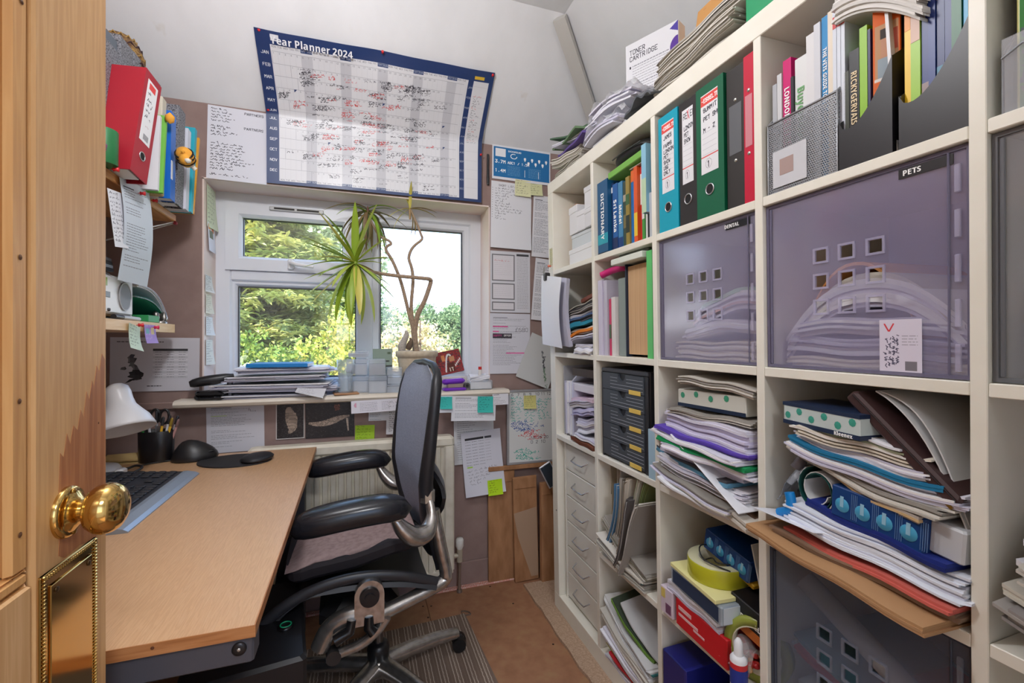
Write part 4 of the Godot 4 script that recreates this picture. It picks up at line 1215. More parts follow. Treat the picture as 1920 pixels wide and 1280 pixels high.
	var gb = PackedVector2Array([Vector2(0.46, 0.0), Vector2(0.62, 0.02), Vector2(0.55, 0.12), Vector2(0.70, 0.14), Vector2(0.62, 0.27), Vector2(0.57, 0.33), Vector2(0.70, 0.40), Vector2(0.78, 0.53), Vector2(0.84, 0.60), Vector2(0.98, 0.66), Vector2(0.96, 0.76), Vector2(0.88, 0.82), Vector2(0.92, 0.86), Vector2(0.72, 0.90), Vector2(0.52, 0.91), Vector2(0.40, 0.96), Vector2(0.22, 1.0), Vector2(0.40, 0.87), Vector2(0.56, 0.84), Vector2(0.40, 0.81), Vector2(0.30, 0.78), Vector2(0.42, 0.72), Vector2(0.36, 0.62), Vector2(0.50, 0.60), Vector2(0.54, 0.50), Vector2(0.46, 0.42), Vector2(0.36, 0.42), Vector2(0.42, 0.32), Vector2(0.32, 0.30), Vector2(0.34, 0.18), Vector2(0.30, 0.12)])
	var ir = PackedVector2Array([Vector2(0.06, 0.46), Vector2(0.22, 0.43), Vector2(0.28, 0.51), Vector2(0.20, 0.55), Vector2(0.02, 0.53)])
	for y in 160:
		for x in 112:
			var p = Vector2(x / 112.0, y / 160.0)
			if Geometry2D.is_point_in_polygon(p, gb) or Geometry2D.is_point_in_polygon(p, ir):
				var d = int(p.x * 5) * 3 + int(p.y * 7)
				im.set_pixel(44 + x, 92 + y, c8(64, 64, 70).lightened(0.08 * (d % 5)) if p.y < 0.55 else c8(34, 34, 38).lightened(0.05 * (d % 4)))
	for k in 12:
		im.fill_rect(Rect2i(196, 62 + k * 14, 166, 13), c8(62, 62, 66) if k == 0 else c8(196, 196, 202) if k % 2 else c8(214, 213, 219))
		if k: for j in 3: greeked(im, 206 + j * 56, 66 + k * 14, 34, c8(110, 110, 118), 2)
	greeked(im, 170, 268, 70, c8(60, 60, 66), 5)
	pinned("map_poster", "grey map poster with a data table on the wall under the lower shelf", "poster", -0.918, 1.205, -2.157, 0.298, 0.214, printed(im), -0.5, 0.002)
	# typed sheet under the board, photographs, cards and notes
	im = typed(260, 330, 24, c8(212, 211, 218)); im.fill_rect(Rect2i(20, 76, 70, 4), c8(170, 200, 90)); scrawl(im, 180, 40, 50, 16, INK, 1, 0.5)
	pinned("letter_sheet", "typed letter hanging under the left end of the window board", "paper", -0.598, 0.925, -2.157, 0.212, 0.20, printed(im), 0.8, 0.003)
	for q in [[130, 180, -0.340, 0.112, 0.162, "small dark print of a pale rounded shape under the window board"], [260, 180, -0.224, 0.202, 0.166, "wide dark print of a pale reclining shape under the window board"]]:
		im = page(q[0], q[1], c8(34, 28, 28))
		for k in 900: im.fill_rect(Rect2i(rng.randi_range(0, q[0] - 8), rng.randi_range(0, q[1] - 6), rng.randi_range(2, 9), rng.randi_range(1, 4)), c8(34, 28, 28).lightened(rng.randf() * 0.16))
		for k in 90:
			var t = k / 89.0
			var cx: float = q[0] * (lerpf(0.08, 0.88, t) if q[0] > 200 else 0.45 + 0.2 * sin(t * 3.0) * t)
			var cy: float = q[1] * (0.60 + 0.05 * sin(t * 5) - 0.10 * t if q[0] > 200 else lerpf(0.2, 0.82, t))
			var w2: float = q[1] * (0.06 + 0.10 * sin(t * PI)) * (1.0 if q[0] > 200 else 1.9 - 0.6 * t)
			for j in 5: im.fill_rect(Rect2i(int(cx - w2 * 0.5 + rng.randf() * w2 * 0.4), int(cy - w2 * 0.4 + j * w2 * 0.18), int(w2 * 0.7), int(w2 * 0.2) + 1), c8(190, 168, 150).darkened(rng.randf() * 0.4))
		if q[0] > 200:
			for k in 30: im.fill_rect(Rect2i(214 + k / 3, 92 + k * 2, 12 - k / 5, 3), c8(196, 176, 160).darkened(rng.randf() * 0.3))
			for k in 60: im.fill_rect(Rect2i(150 + rng.randi_range(0, 26), 22 + rng.randi_range(0, 26), 6, 5), c8(150, 90, 70).darkened(rng.randf() * 0.4))
		if q[0] < 200:
			for e in [[0, 0, q[0], 4], [0, q[1] - 4, q[0], 4], [0, 0, 4, q[1]], [q[0] - 4, 0, 4, q[1]]]: im.fill_rect(Rect2i(e[0], e[1], e[2], e[3]), c8(204, 200, 196))
		pinned("photo_print", q[5], "picture", q[2], 0.928, -2.156, q[3], q[4], printed(im, 0.4), 0.0, 0.001)
	im = page(360, 90, c8(226, 224, 232))
	for k in 6:
		greeked(im, 60, 18 + k * 11, 120, c8(110, 110, 120), 2); greeked(im, 210, 18 + k * 11, 60, c8(120, 120, 130), 2)
	scrawl(im, 250, 28, 90, 14, INK, 1); scrawl(im, 250, 56, 90, 12, INK, 1)
	for k in 16: im.fill_rect(Rect2i(18 + absi(k - 8), 16 + k * 2, 18 - absi(k - 8), 2), c8(214, 160, 180))
	pinned("ticket_strip", "long white printed strip hanging over the front of the window board", "paper", -0.035, 0.930, -2.062, 0.218, 0.054, printed(im), 1.6, 0.002)
	pinned("business_card", "small white business card on the wall above the radiator", "card", 0.040, 0.880, -2.155, 0.082, 0.055, printed(typed(120, 80, 6)), -1.0, 0.001)
	pinned("note_sheet", "narrow white sheet half hidden behind the chair back, hung under the board", "paper", 0.120, 0.925, -2.150, 0.15, 0.165, printed(handwritten(150, 200, 16)), -1.5, 0.004)
	sticky("lime green sticky note on the wall just above the radiator", -0.018, 0.808, -2.155, 0.084, c8(168, 206, 50), -1.5)
	sticky("turquoise sticky note on white card right behind the chair back", 0.350, 0.935, -2.052, 0.055, c8(60, 190, 180), -1.5)
	pinned("index_card", "white index card behind the turquoise note next to the chair back", "card", 0.335, 0.940, -2.054, 0.072, 0.078, mt(c8(226, 227, 232), 0.7), -1.0, 0.001)
	pinned("letter_sheet", "white typed sheet hanging from the window board with a turquoise note on its corner", "paper", 0.405, 0.936, -2.056, 0.212, 0.115, printed(typed(300, 160, 14)), -2.5, 0.003)
	sticky("turquoise sticky note on the corner of the hanging typed sheet", 0.526, 0.930, -2.050, 0.075, c8(58, 188, 176), -2.0)
	pinned("business_card", "white card at the right end of the window board", "card", 0.598, 0.938, -2.054, 0.080, 0.052, printed(typed(120, 80, 6)), 0.0, 0.001)
	pinned("letter_sheet", "long typed sheet hanging behind the calendar sheet by the whiteboard", "paper", 0.430, 0.880, -2.150, 0.20, 0.29, printed(typed(240, 340, 24, c8(214, 214, 216))), 1.0, 0.004)
	im = page(300, 440, c8(216, 216, 226))
	im.fill_rect(Rect2i(28, 40, 140, 15), c8(46, 46, 52)); im.fill_rect(Rect2i(176, 40, 52, 15), c8(70, 70, 78))
	for k in 9:
		for j in 3: greeked(im, 28 + j * 50, 66 + k * 20, 40, c8(130, 130, 138), 3)
		if k < 8: greeked(im, 178, 66 + k * 20, 40, c8(150, 150, 158), 2)
	im.fill_rect(Rect2i(30, 236, 40, 10), c8(170, 214, 90))
	for k in 5: scrawl(im, 24 + k * 4, 272 + k * 22, 230 - k * 36, 14, INK, 1, -0.08)
	pinned("calendar_sheet", "white calendar sheet with handwriting hanging askew by the whiteboard", "paper", 0.462, 0.742, -2.138, 0.20, 0.31, printed(im), 4.5, 0.02)
	sticky("bright lime sticky note on the askew calendar sheet", 0.592, 0.508, -2.118, 0.074, c8(190, 232, 30), 3.0)
	# whiteboard standing on the cardboard
	var wb = thing("whiteboard", "small whiteboard covered in green, blue and red scribbles behind the shelf unit end", "whiteboard", xf(0.696, 0.572, -2.14))
	im = page(300, 460, c8(222, 224, 222))
	for k in 7: write(im, str(6 + k), 20 + k * 40, 12, 16, INK, 2)
	for k in 26: scrawl(im, 14 + (k % 3) * 90, 44 + k * 6, rng.randf_range(50, 120), 16, c8(60, 176, 160), 2)
	for k in 12: scrawl(im, 8 + rng.randf() * 140, 200 + k * 5, rng.randf_range(60, 130), 16, c8(50, 80, 156), 2)
	for k in 12: scrawl(im, 50 + rng.randf() * 120, 256 + k * 5, rng.randf_range(50, 110), 14, c8(206, 66, 74), 2)
	write(im, "10 15 20", 150, 296, 16, INK, 2); write(im, "0 2 10", 150, 322, 18, INK, 2)
	for k in 12: scrawl(im, 30 + rng.randf() * 100, 376 + k * 6, rng.randf_range(60, 130), 15, c8(56, 170, 150), 2)
	var board = MB.new()
	board.sheet(1, 1, func(u: float, v: float): return Vector3(0.008 + 0.24 * u, 0.365 - 0.36 * v, 0.008), 0.006)
	part(wb, "writing_surface", board.done(), printed(im, 0.25))
	var fr = MB.new()
	frame_ring(fr, [Vector2(0, 0), Vector2(0.256, 0), Vector2(0.256, 0.373), Vector2(0, 0.373)], 0.011, 0.0, 0.014, 0.002)
	part(wb, "board_frame", fr.done(), mt(c8(190, 190, 194), 0.35, 0.6))
	sticky("pale yellow handwritten note stuck on the whiteboard", 0.785, 0.915, -2.129, 0.066, c8(212, 206, 130), -1.0)
	# slips stuck on the side of the window opening
	var sl = [[1.845, -2.185, 0.115, 0.175, c8(212, 222, 196), "pale green typed slip at the top of the left window reveal"], [1.465, -2.165, 0.085, 0.070, c8(230, 230, 236), "white handwritten slip halfway up the left window reveal"],
		[1.385, -2.170, 0.075, 0.080, c8(226, 222, 210), "curling cream slip on the left window reveal"], [1.292, -2.172, 0.085, 0.078, c8(228, 228, 232), "white square slip low on the left window reveal"], [1.195, -2.172, 0.085, 0.105, c8(224, 222, 214), "lowest white slip on the left window reveal held by tape"]]
	for q in sl:
		var o = one("paper_slip", sheet_mesh(q[2], q[3], func(u: float, v: float): return Vector3(0, 0, 0.003 + 0.012 * v * v * u), 0.0006, 5, 6), printed(handwritten(100, int(100 * q[3] / q[2]), 9, q[4], q[4].darkened(0.5)), 0.8), q[5], "note", Transform3D(Basis(Vector3(0, 0, -1), Vector3(0, 1, 0), Vector3(1, 0, 0)), Vector3(-0.605, q[0], q[1])), "slips on the left window reveal")
		o.set_meta("label", q[5])
	var pc = page(80, 120, c8(220, 222, 232))
	pc.fill_rect(Rect2i(4, 6, 26, 22), c8(222, 150, 84)); pc.fill_rect(Rect2i(40, 10, 26, 26), c8(214, 128, 80)); pc.fill_rect(Rect2i(26, 4, 18, 18), c8(110, 170, 90)); pc.fill_rect(Rect2i(12, 30, 44, 34), c8(120, 128, 112))
	one("postcard", sheet_mesh(0.09, 0.12, func(_u: float, v: float): return Vector3(0, 0, 0.004 + 0.006 * v), 0.0008, 3, 4), printed(pc), "postcard with orange and green print below the pale green slip", "postcard", Transform3D(Basis(Vector3(0, 0, -1), Vector3(0, 1, 0), Vector3(1, 0, 0)), Vector3(-0.605, 1.69, -2.19)))

# ---- wads of paper: layers of sheets, each with its own edge
func wad(n: int, th: float, cols: Array, jit := 0.006, turn := 0.03) -> Array:
	var a = []
	for k in n:
		var c: Color = cols[rng.randi() % cols.size()]
		a.append([th / n, rng.randf_range(-jit, jit), rng.randf_range(-jit, jit), rng.randf_range(-turn, turn), rng.randf_range(-jit, jit), rng.randf_range(-jit, jit), c.darkened(rng.randf() * 0.05)])
	return a

func wad_mat(rough := 0.75) -> StandardMaterial3D:
	var key = "wad%.2f" % rough
	if not mats.has(key):
		var m = StandardMaterial3D.new()
		m.vertex_color_use_as_albedo = true; m.roughness = rough
		mats[key] = m
	return mats[key]

func wad_mesh(w: float, l: float, layers: Array, bend: Callable, nz := 10) -> ArrayMesh:
	var b = MB.new(true)
	b.sheaf(w, l, layers, bend, nz)
	return b.done()

const WHITES := [Color(0.91, 0.91, 0.94), Color(0.88, 0.88, 0.93), Color(0.86, 0.85, 0.9), Color(0.93, 0.92, 0.92), Color(0.80, 0.79, 0.86)]
const CREAMS := [Color(0.90, 0.87, 0.80), Color(0.86, 0.83, 0.77), Color(0.92, 0.91, 0.88), Color(0.80, 0.77, 0.72)]
const NEWS := [Color(0.72, 0.70, 0.66), Color(0.80, 0.78, 0.74), Color(0.62, 0.60, 0.57), Color(0.86, 0.84, 0.80)]

func level(_x: float, _z: float) -> float: return 0.0

func blade(L: float, w: float, droop: float) -> ArrayMesh:   # a sword leaf along +x, drooping, keeled
	var b = MB.new()
	b.sheet(10, 2, func(u: float, v: float):
		var wd = w * pow(sin(PI * clampf(u * 0.86 + 0.14, 0, 1)), 0.7) + 0.0004
		return Vector3(L * u * (1 - 0.12 * droop * u), -droop * L * u * u * 0.55 + absf(v - 0.5) * wd * 0.35, (v - 0.5) * wd), 0.0006)
	return b.done()

func clear_plastic(c: Color, a: float) -> StandardMaterial3D:
	var m = StandardMaterial3D.new()
	m.albedo_color = Color(c.r, c.g, c.b, a); m.transparency = BaseMaterial3D.TRANSPARENCY_ALPHA; m.roughness = 0.3
	return m

func sill_things():
	var y = 0.9562
	# black stapler with its jaw raised, and a second one flat
	var st = thing("stapler", "black long-arm stapler with its arm raised at the left end of the window board", "stapler", xf(-0.575, y, -2.115, 12))
	var blk = mt(c8(26, 26, 29), 0.35)
	part(st, "base", bb(Vector3(-0.05, 0, -0.02), Vector3(0.07, 0.018, 0.02), 0.006), blk)
	part(st, "magazine", bb(Vector3(-0.045, 0.019, -0.010), Vector3(0.068, 0.034, 0.010), 0.004), mt(c8(120, 120, 124), 0.35, 0.8), xf(0, 0.002, 0, 0, 0, 5))
	part(st, "arm", rod(smooth_path([Vector3(-0.065, 0.062, 0), Vector3(-0.02, 0.072, 0), Vector3(0.04, 0.080, 0), Vector3(0.085, 0.090, 0)], 3), [0.012, 0.017, 0.019, 0.02, 0.021, 0.021, 0.02, 0.018, 0.013, 0.01], 10), blk)
	part(st, "hinge", bb(Vector3(0.06, 0.0, -0.016), Vector3(0.082, 0.085, 0.016), 0.006), mt(c8(90, 90, 94), 0.4, 0.6))
	var sp = thing("stapler", "small flat black stapler lying in front of the raised one", "stapler", xf(-0.565, y, -2.082, -4))
	part(sp, "base", bb(Vector3(-0.045, 0, -0.012), Vector3(0.05, 0.010, 0.012), 0.004), blk)
	part(sp, "arm", bb(Vector3(-0.05, 0.011, -0.013), Vector3(0.05, 0.034, 0.013), 0.010), blk)
	# big pile of papers
	var px = -0.325
	var pz = -2.225
	var rows = [[0.012, 0.40, 0.215, WHITES, "printed white sheets at the bottom of the windowsill paper pile, hanging over the edge", 0.015, 0.0], [0.022, 0.41, 0.22, WHITES, "thick wad of lavender-white papers second from the bottom of the windowsill pile", 0.012, 1.5],
		[0.02, 0.43, 0.225, WHITES, "fanned wad of loose white letters in the middle of the windowsill pile", 0.016, -2.0], [0.014, 0.30, 0.21, [Color(0.08, 0.08, 0.09), Color(0.11, 0.11, 0.12)], "black folder in the upper middle of the windowsill pile", 0.003, 2.0],
		[0.018, 0.36, 0.22, WHITES, "wad of white papers above the black folder in the windowsill pile", 0.012, -1.0], [0.022, 0.36, 0.20, WHITES, "uneven white sheets under the blue book on the windowsill pile", 0.016, 3.0]]
	var hh = 0.0
	for k in rows.size():
		var q: Array = rows[k]
		one("paper_wad", wad_mesh(q[2], q[1], wad(9 if k != 3 else 2, q[0], q[3], q[5], 0.05), func(u: float, v: float): return 0.004 * sin(u * 5 + k) + (0.006 * pow(absf(u * 2 - 1), 3) * (1 if k % 2 else -1) if k > 0 else 0.0), 6), wad_mat(), q[4], "papers", xf(px - q[1] / 2 + (0.02 if k % 2 else -0.005), y + hh, pz - q[2] / 2 + 0.03, q[6]))
		hh += q[0] + 0.002
	one("folded_sheet", sheet_mesh(0.11, 0.05, func(u: float, v: float): return Vector3(0, 0, 0.012 * v * (1 - u)), 0.0006, 6, 6), printed(typed(140, 90, 6, c8(206, 206, 210))), "printed sheet with a folded corner drooping from the front of the windowsill pile", "paper", xf(-0.24, y + 0.052, -2.085, 0, -40, -14))
	var nb = thing("notebook", "bright blue hardback notebook on top of the windowsill paper pile", "notebook", xf(-0.43, y + hh + 0.004, -2.25, -3))
	part(nb, "cover", bb(Vector3(0, 0, 0), Vector3(0.232, 0.016, 0.17), 0.002), mt(c8(30, 128, 200), 0.4))
	part(nb, "pages", bb(Vector3(0.003, 0.0025, 0.004), Vector3(0.2335, 0.0135, 0.166)), mt(c8(226, 226, 228), 0.8))
	# coaster and tumbler of water
	one("coaster", bb(Vector3(-0.052, 0, -0.05), Vector3(0.052, 0.007, 0.05), 0.003), mt(c8(176, 130, 90), 0.5), "square wooden coaster under the water glass", "coaster", xf(-0.058, y, -2.125, 8))
	var gl = thing("water_glass", "clear tall tumbler half full of water on the wooden coaster", "glass", xf(-0.058, y + 0.007, -2.125))
	var gm = StandardMaterial3D.new()
	gm.albedo_color = Color(0.8, 0.85, 0.88, 0.14); gm.transparency = BaseMaterial3D.TRANSPARENCY_ALPHA; gm.roughness = 0.02
	var gb = MB.new()
	var prof = [Vector2(0.031, 0.0), Vector2(0.032, 0.03), Vector2(0.030, 0.06), Vector2(0.035, 0.10), Vector2(0.040, 0.145), Vector2(0.0385, 0.145), Vector2(0.0335, 0.10), Vector2(0.0285, 0.06), Vector2(0.030, 0.03), Vector2(0.029, 0.009)]
	gb.lathe(prof, 28)
	part(gl, "tumbler", gb.done(), gm)
	part(gl, "water", turned([Vector2(0.0285, 0.0095), Vector2(0.0295, 0.03), Vector2(0.028, 0.06), Vector2(0.0315, 0.085), Vector2(0.0005, 0.085)], 28), clear_plastic(c8(196, 214, 226), 0.3))
	# translucent card boxes
	var boxes = [[-0.005, 0.0, 0.09, 0.075, 0.078, "lower left translucent plastic card box under a second one"], [-0.012, 0.080, 0.088, 0.072, 0.078, "middle left translucent plastic card box"], [-0.005, 0.160, 0.085, 0.030, 0.075, "shallow translucent box topping the left stack of plastic boxes"],
		[0.078, 0.0, 0.078, 0.078, 0.075, "lower front translucent box beside the flowerpot boxes"], [0.076, 0.080, 0.070, 0.072, 0.072, "upper front translucent box holding grey cards"], [0.152, 0.0, 0.066, 0.038, 0.07, "lowest of three small clear boxes next to the flowerpot"], [0.152, 0.040, 0.066, 0.038, 0.07, "middle of three small clear boxes next to the flowerpot"], [0.150, 0.080, 0.066, 0.034, 0.07, "topmost of three small clear boxes next to the flowerpot"]]
	var pm = clear_plastic(c8(214, 220, 228), 0.33)
	for k in boxes.size():
		var q: Array = boxes[k]
		var zz: float = -2.185 if k < 3 else -2.14
		var bo = thing("plastic_box", q[5], "box", xf(q[0], y + q[1], zz, rng.randf_range(-3, 3)), "translucent boxes on the window board")
		var shell2 = MB.new()
		var w: float = q[2] / 2
		var h: float = q[3]
		var d: float = q[4] / 2
		shell2.b2(Vector3(-w, 0, -d), Vector3(w, 0.0025, d))
		shell2.b2(Vector3(-w, 0.002, d - 0.002), Vector3(w, h * 0.7, d))
		shell2.b2(Vector3(-w, 0.002, -d), Vector3(w, h * 0.7, -d + 0.002))
		shell2.b2(Vector3(-w, 0.002, -d), Vector3(-w + 0.002, h * 0.7, d))
		shell2.b2(Vector3(w - 0.002, 0.002, -d), Vector3(w, h * 0.7, d))
		part(bo, "tray", shell2.done(), pm)
		part(bo, "lid", bb(Vector3(-w - 0.001, h * 0.7, -d - 0.001), Vector3(w + 0.001, h, d + 0.001), 0.003), pm)
		if k in [1, 2, 4, 3, 0]: part(bo, "cards", bb(Vector3(-w + 0.006, 0.004, -d + 0.006), Vector3(w - 0.006, h * (0.62 if k != 2 else 0.5), d - 0.006), 0.001), mt(c8(150, 148, 150) if k in [2, 4] else c8(206, 210, 216), 0.8))
	var im = page(90, 110, c8(150, 166, 150))
	for k in 60: im.fill_rect(Rect2i(rng.randi_range(2, 80), rng.randi_range(20, 90), rng.randi_range(2, 6), rng.randi_range(2, 5)), c8(90, 104, 80) if k % 3 else c8(60, 60, 56))
	im.fill_rect(Rect2i(34, 6, 26, 6), Color.WHITE)
	one("seed_packet", bb(Vector3(-0.045, 0, -0.002), Vector3(0.045, 0.125, 0.002), 0.001), printed(im), "grey-green printed hanging card standing behind the plastic boxes", "card", xf(0.105, y + 0.072, -2.235, 0, -4))
	one("card_support_box", bb(Vector3(-0.04, 0, -0.025), Vector3(0.04, 0.072, 0.025), 0.003), mt(c8(196, 200, 206), 0.5), "small grey box hidden behind the front translucent boxes", "box", xf(0.105, y, -2.240))
	one("eraser", bb(Vector3(-0.012, 0, -0.01), Vector3(0.012, 0.04, 0.01), 0.004), mt(c8(226, 160, 60), 0.6), "small orange block between the clear boxes and the flowerpot", "eraser", xf(0.193, y, -2.105))
	plant(y)
	# picture book, stapler pack, clear box
	im = page(160, 150, c8(150, 46, 48))
	for k in 220: im.fill_rect(Rect2i(rng.randi_range(0, 150), rng.randi_range(0, 140), rng.randi_range(4, 14), rng.randi_range(3, 9)), [c8(120, 36, 40), c8(60, 56, 66), c8(96, 70, 60), c8(164, 60, 56)][rng.randi() % 4])
	for k in 40:
		var t = k / 39.0
		im.fill_rect(Rect2i(int(40 + 50 * t), int(130 - 110 * sin(t * 2.0)), 9, 9), c8(222, 222, 220))
	im.fill_rect(Rect2i(34, 24, 22, 40), c8(208, 130, 80)); im.fill_rect(Rect2i(82, 40, 34, 34), c8(196, 140, 96)); im.fill_rect(Rect2i(60, 82, 46, 60), c8(92, 40, 30))
	for k in 5: im.fill_rect(Rect2i(110 + k * 9, 96 - k * 9, 7, 16), c8(230, 226, 220))
	im.fill_rect(Rect2i(70, 112, 6, 26), c8(224, 214, 196)); im.fill_rect(Rect2i(82, 112, 14, 5), c8(224, 214, 196)); im.fill_rect(Rect2i(88, 112, 5, 26), c8(224, 214, 196))
	var pb = thing("picture_book", "red and brown picture book leaning in the right corner of the window", "book", xf(0.372, y + 0.062, -2.20, 6, -14, 11))
	part(pb, "cover", bb(Vector3(0, 0, -0.006), Vector3(0.13, 0.115, 0.006), 0.001), mt(c8(130, 40, 42), 0.4))
	part(pb, "cover_print", sheet_mesh(0.128, 0.113, level3(), 0.0004, 1, 1), printed(im, 0.35), xf(0.001, 0.114, 0.0066))
	var pu = thing("hole_punch", "purple two-jaw hole punch on the window board behind the chair back", "hole punch", xf(0.425, y, -2.105, 4))
	var pur = mt(c8(118, 50, 190), 0.3)
	part(pu, "base", bb(Vector3(-0.055, 0, -0.025), Vector3(0.055, 0.014, 0.025), 0.005), pur)
	part(pu, "handle", bb(Vector3(-0.058, 0.032, -0.022), Vector3(0.052, 0.056, 0.022), 0.009), pur, xf(0, 0, 0, 0, 0, 3))
	part(pu, "body", bb(Vector3(-0.035, 0.013, -0.016), Vector3(0.042, 0.034, 0.016), 0.003), mt(c8(190, 170, 160), 0.35, 0.7))
	var fl = part(pu, "spring_roll", rod([Vector3(0.058, 0.022, -0.016), Vector3(0.058, 0.022, 0.020)], 0.014, 16), mt(c8(120, 116, 116), 0.3, 0.8))
	part(fl, "roll_core", rod([Vector3(0.058, 0.022, 0.0195), Vector3(0.058, 0.022, 0.0215)], 0.007, 12), mt(c8(30, 30, 32), 0.5))
	one("book_block", bb(Vector3(-0.06, 0, -0.03), Vector3(0.065, 0.06, 0.03), 0.003), mt(c8(206, 200, 196), 0.6), "pale box behind the purple hole punch holding up the picture book", "box", xf(0.435, y, -2.185))
	var cb = thing("plastic_box", "clear box of white labels at the right end of the window board", "box", xf(0.555, y, -2.13, -3), "translucent boxes on the window board")
	part(cb, "tray", bb(Vector3(-0.055, 0, -0.035), Vector3(0.058, 0.045, 0.035), 0.004), pm)
	part(cb, "labels", bb(Vector3(-0.05, 0.004, -0.030), Vector3(0.052, 0.036, 0.030), 0.002), mt(c8(232, 232, 234), 0.8))
	part(cb, "crumpled_wrap", wad_mesh(0.05, 0.09, wad(4, 0.02, [Color(0.93, 0.93, 0.95)], 0.006, 0.2), func(u: float, v: float): return 0.008 * sin(u * 9 + v * 5), 5), wad_mat(0.4), xf(-0.05, 0.046, -0.025))
	var gk = thing("glue_stick", "small white tube with a red cap lying on the clear label box", "glue stick", xf(0.552, y + 0.078, -2.11, 0, 0, 0))
	part(gk, "tube", rod([Vector3(0, -0.008, 0), Vector3(0, 0.018, 0)], 0.009, 12), mt(c8(230, 226, 222), 0.4))
	part(gk, "cap", rod([Vector3(0, 0.018, 0), Vector3(0, 0.032, 0)], 0.0085, 12), mt(c8(206, 40, 40), 0.35))

func level3() -> Callable:
	return func(_u: float, _v: float): return Vector3.ZERO

func plant(y: float):
	var o = thing("potted_plant", "tall bare-stemmed dragon plant in a cream pot on the window board", "plant", xf(0.262, y, -2.20))
	var clay = grained(noise_tex(0.03, [[0.0, c8(196, 178, 150)], [0.5, c8(214, 200, 174)], [1.0, c8(226, 214, 192)]], 5, 256, FastNoiseLite.TYPE_SIMPLEX_SMOOTH, 33), Vector3.ONE * 6, 0.75)
	part(o, "pot", turned([Vector2(0.064, 0.0), Vector2(0.068, 0.004), Vector2(0.091, 0.150), Vector2(0.092, 0.158), Vector2(0.099, 0.160), Vector2(0.101, 0.182), Vector2(0.098, 0.187), Vector2(0.090, 0.186), Vector2(0.086, 0.165), Vector2(0.0005, 0.165)], 40), clay)
	part(o, "soil", turned([Vector2(0.087, 0.163), Vector2(0.06, 0.172), Vector2(0.0005, 0.176)], 20), mt(c8(92, 74, 58), 0.95))
	var bark = grained(noise_tex(0.05, [[0.0, c8(132, 110, 92)], [0.5, c8(172, 148, 124)], [1.0, c8(194, 170, 146)]], 4, 256, FastNoiseLite.TYPE_SIMPLEX_SMOOTH, 34), Vector3(12, 5, 12), 0.85)
	var C = Vector3(0.262, y, -2.20)
	var P = func(pts: Array, zz: Array) -> Array:
		var r = []
		for k in pts.size(): r.append(Vector3(pts[k][0], pts[k][1], -2.20 + lerpf(zz[0], zz[1], k / float(pts.size() - 1))) - C)
		return smooth_path(r, 3)
	var tr = part(o, "trunk", rod(P.call([[0.262, 1.12], [0.256, 1.16], [0.252, 1.20], [0.248, 1.245]], [0.0, 0.0]), [0.021, 0.0185, 0.0165, 0.0155, 0.015, 0.015, 0.0145, 0.0145, 0.015, 0.015], 12), bark)
	var taper = func(n: int, a: float, b: float) -> Array:
		var r = []
		for k in n: r.append(lerpf(a, b, k / float(n - 1)))
		return r
	for q in [[[[0.252, 1.238], [0.265, 1.317], [0.296, 1.382], [0.324, 1.470], [0.318, 1.484], [0.295, 1.487], [0.17, 1.492], [0.061, 1.502], [0.014, 1.522], [-0.016, 1.533]], [0.0, 0.085], 0.0125, 0.0065],
		[[[0.246, 1.24], [0.22, 1.341], [0.195, 1.443], [0.175, 1.505], [0.146, 1.572], [0.119, 1.616], [0.124, 1.636], [0.141, 1.647], [0.129, 1.662], [0.092, 1.677], [0.068, 1.712], [0.038, 1.772]], [0.0, 0.02], 0.009, 0.005],
		[[[0.247, 1.24], [0.235, 1.354], [0.243, 1.47], [0.238, 1.534], [0.223, 1.584], [0.233, 1.623], [0.253, 1.65], [0.284, 1.678], [0.278, 1.703], [0.263, 1.741], [0.245, 1.778], [0.228, 1.815]], [0.0, 0.03], 0.009, 0.0045]]:
		var path: Array = P.call(q[0], q[1])
		part(tr, "stem", rod(path, taper.call(path.size(), q[2], q[3]), 9), bark)
	var greens = [c8(150, 180, 52), c8(170, 194, 64), c8(132, 166, 48), c8(186, 202, 86), c8(214, 204, 100)]
	var lms = []
	for c in greens:
		var m = StandardMaterial3D.new()
		m.albedo_color = c; m.roughness = 0.4; m.backlight_enabled = true; m.backlight = Color(0.5, 0.5, 0.35)
		lms.append(m)
	var kinds = [blade(0.27, 0.032, 0.12), blade(0.26, 0.034, 0.45), blade(0.23, 0.025, 0.45), blade(0.18, 0.018, 1.2), blade(0.13, 0.014, 0.6)]
	# main head: leaves fan out all round, each given as its tip's direction in the window plane and towards the room
	var tips = [[-0.13, 0.19, 0.05, 0], [0.075, 0.25, 0.03, 0], [-0.19, 0.065, 0.06, 0], [-0.20, 0.0, 0.10, 2], [-0.15, -0.045, 0.12, 2], [-0.175, -0.14, 0.08, 0], [-0.165, -0.17, 0.05, 0], [-0.13, -0.235, 0.06, 1], [-0.10, -0.245, 0.09, 1], [0.108, -0.245, 0.06, 1], [0.165, -0.15, 0.05, 0], [-0.035, -0.27, 0.08, 1], [0.025, -0.22, 0.12, 1], [0.12, 0.015, 0.08, 2], [0.13, 0.045, 0.05, 2], [-0.07, 0.12, 0.12, 2], [0.04, 0.11, 0.14, 2], [0.09, 0.08, 0.03, 0], [-0.14, 0.03, 0.14, 2], [0.10, -0.09, 0.12, 0], [-0.02, -0.2, 0.14, 2], [-0.10, -0.09, 0.15, 2], [0.02, 0.2, -0.04, 2], [-0.12, 0.12, -0.05, 2], [0.14, -0.04, -0.05, 2], [-0.21, 0.10, 0.02, 0], [-0.08, 0.22, 0.03, 2], [-0.19, -0.08, 0.05, 0], [-0.06, -0.24, 0.05, 1], [0.06, -0.26, 0.05, 1], [0.17, 0.06, 0.02, 2], [0.15, -0.10, 0.05, 0], [0.0, 0.24, 0.06, 0]]
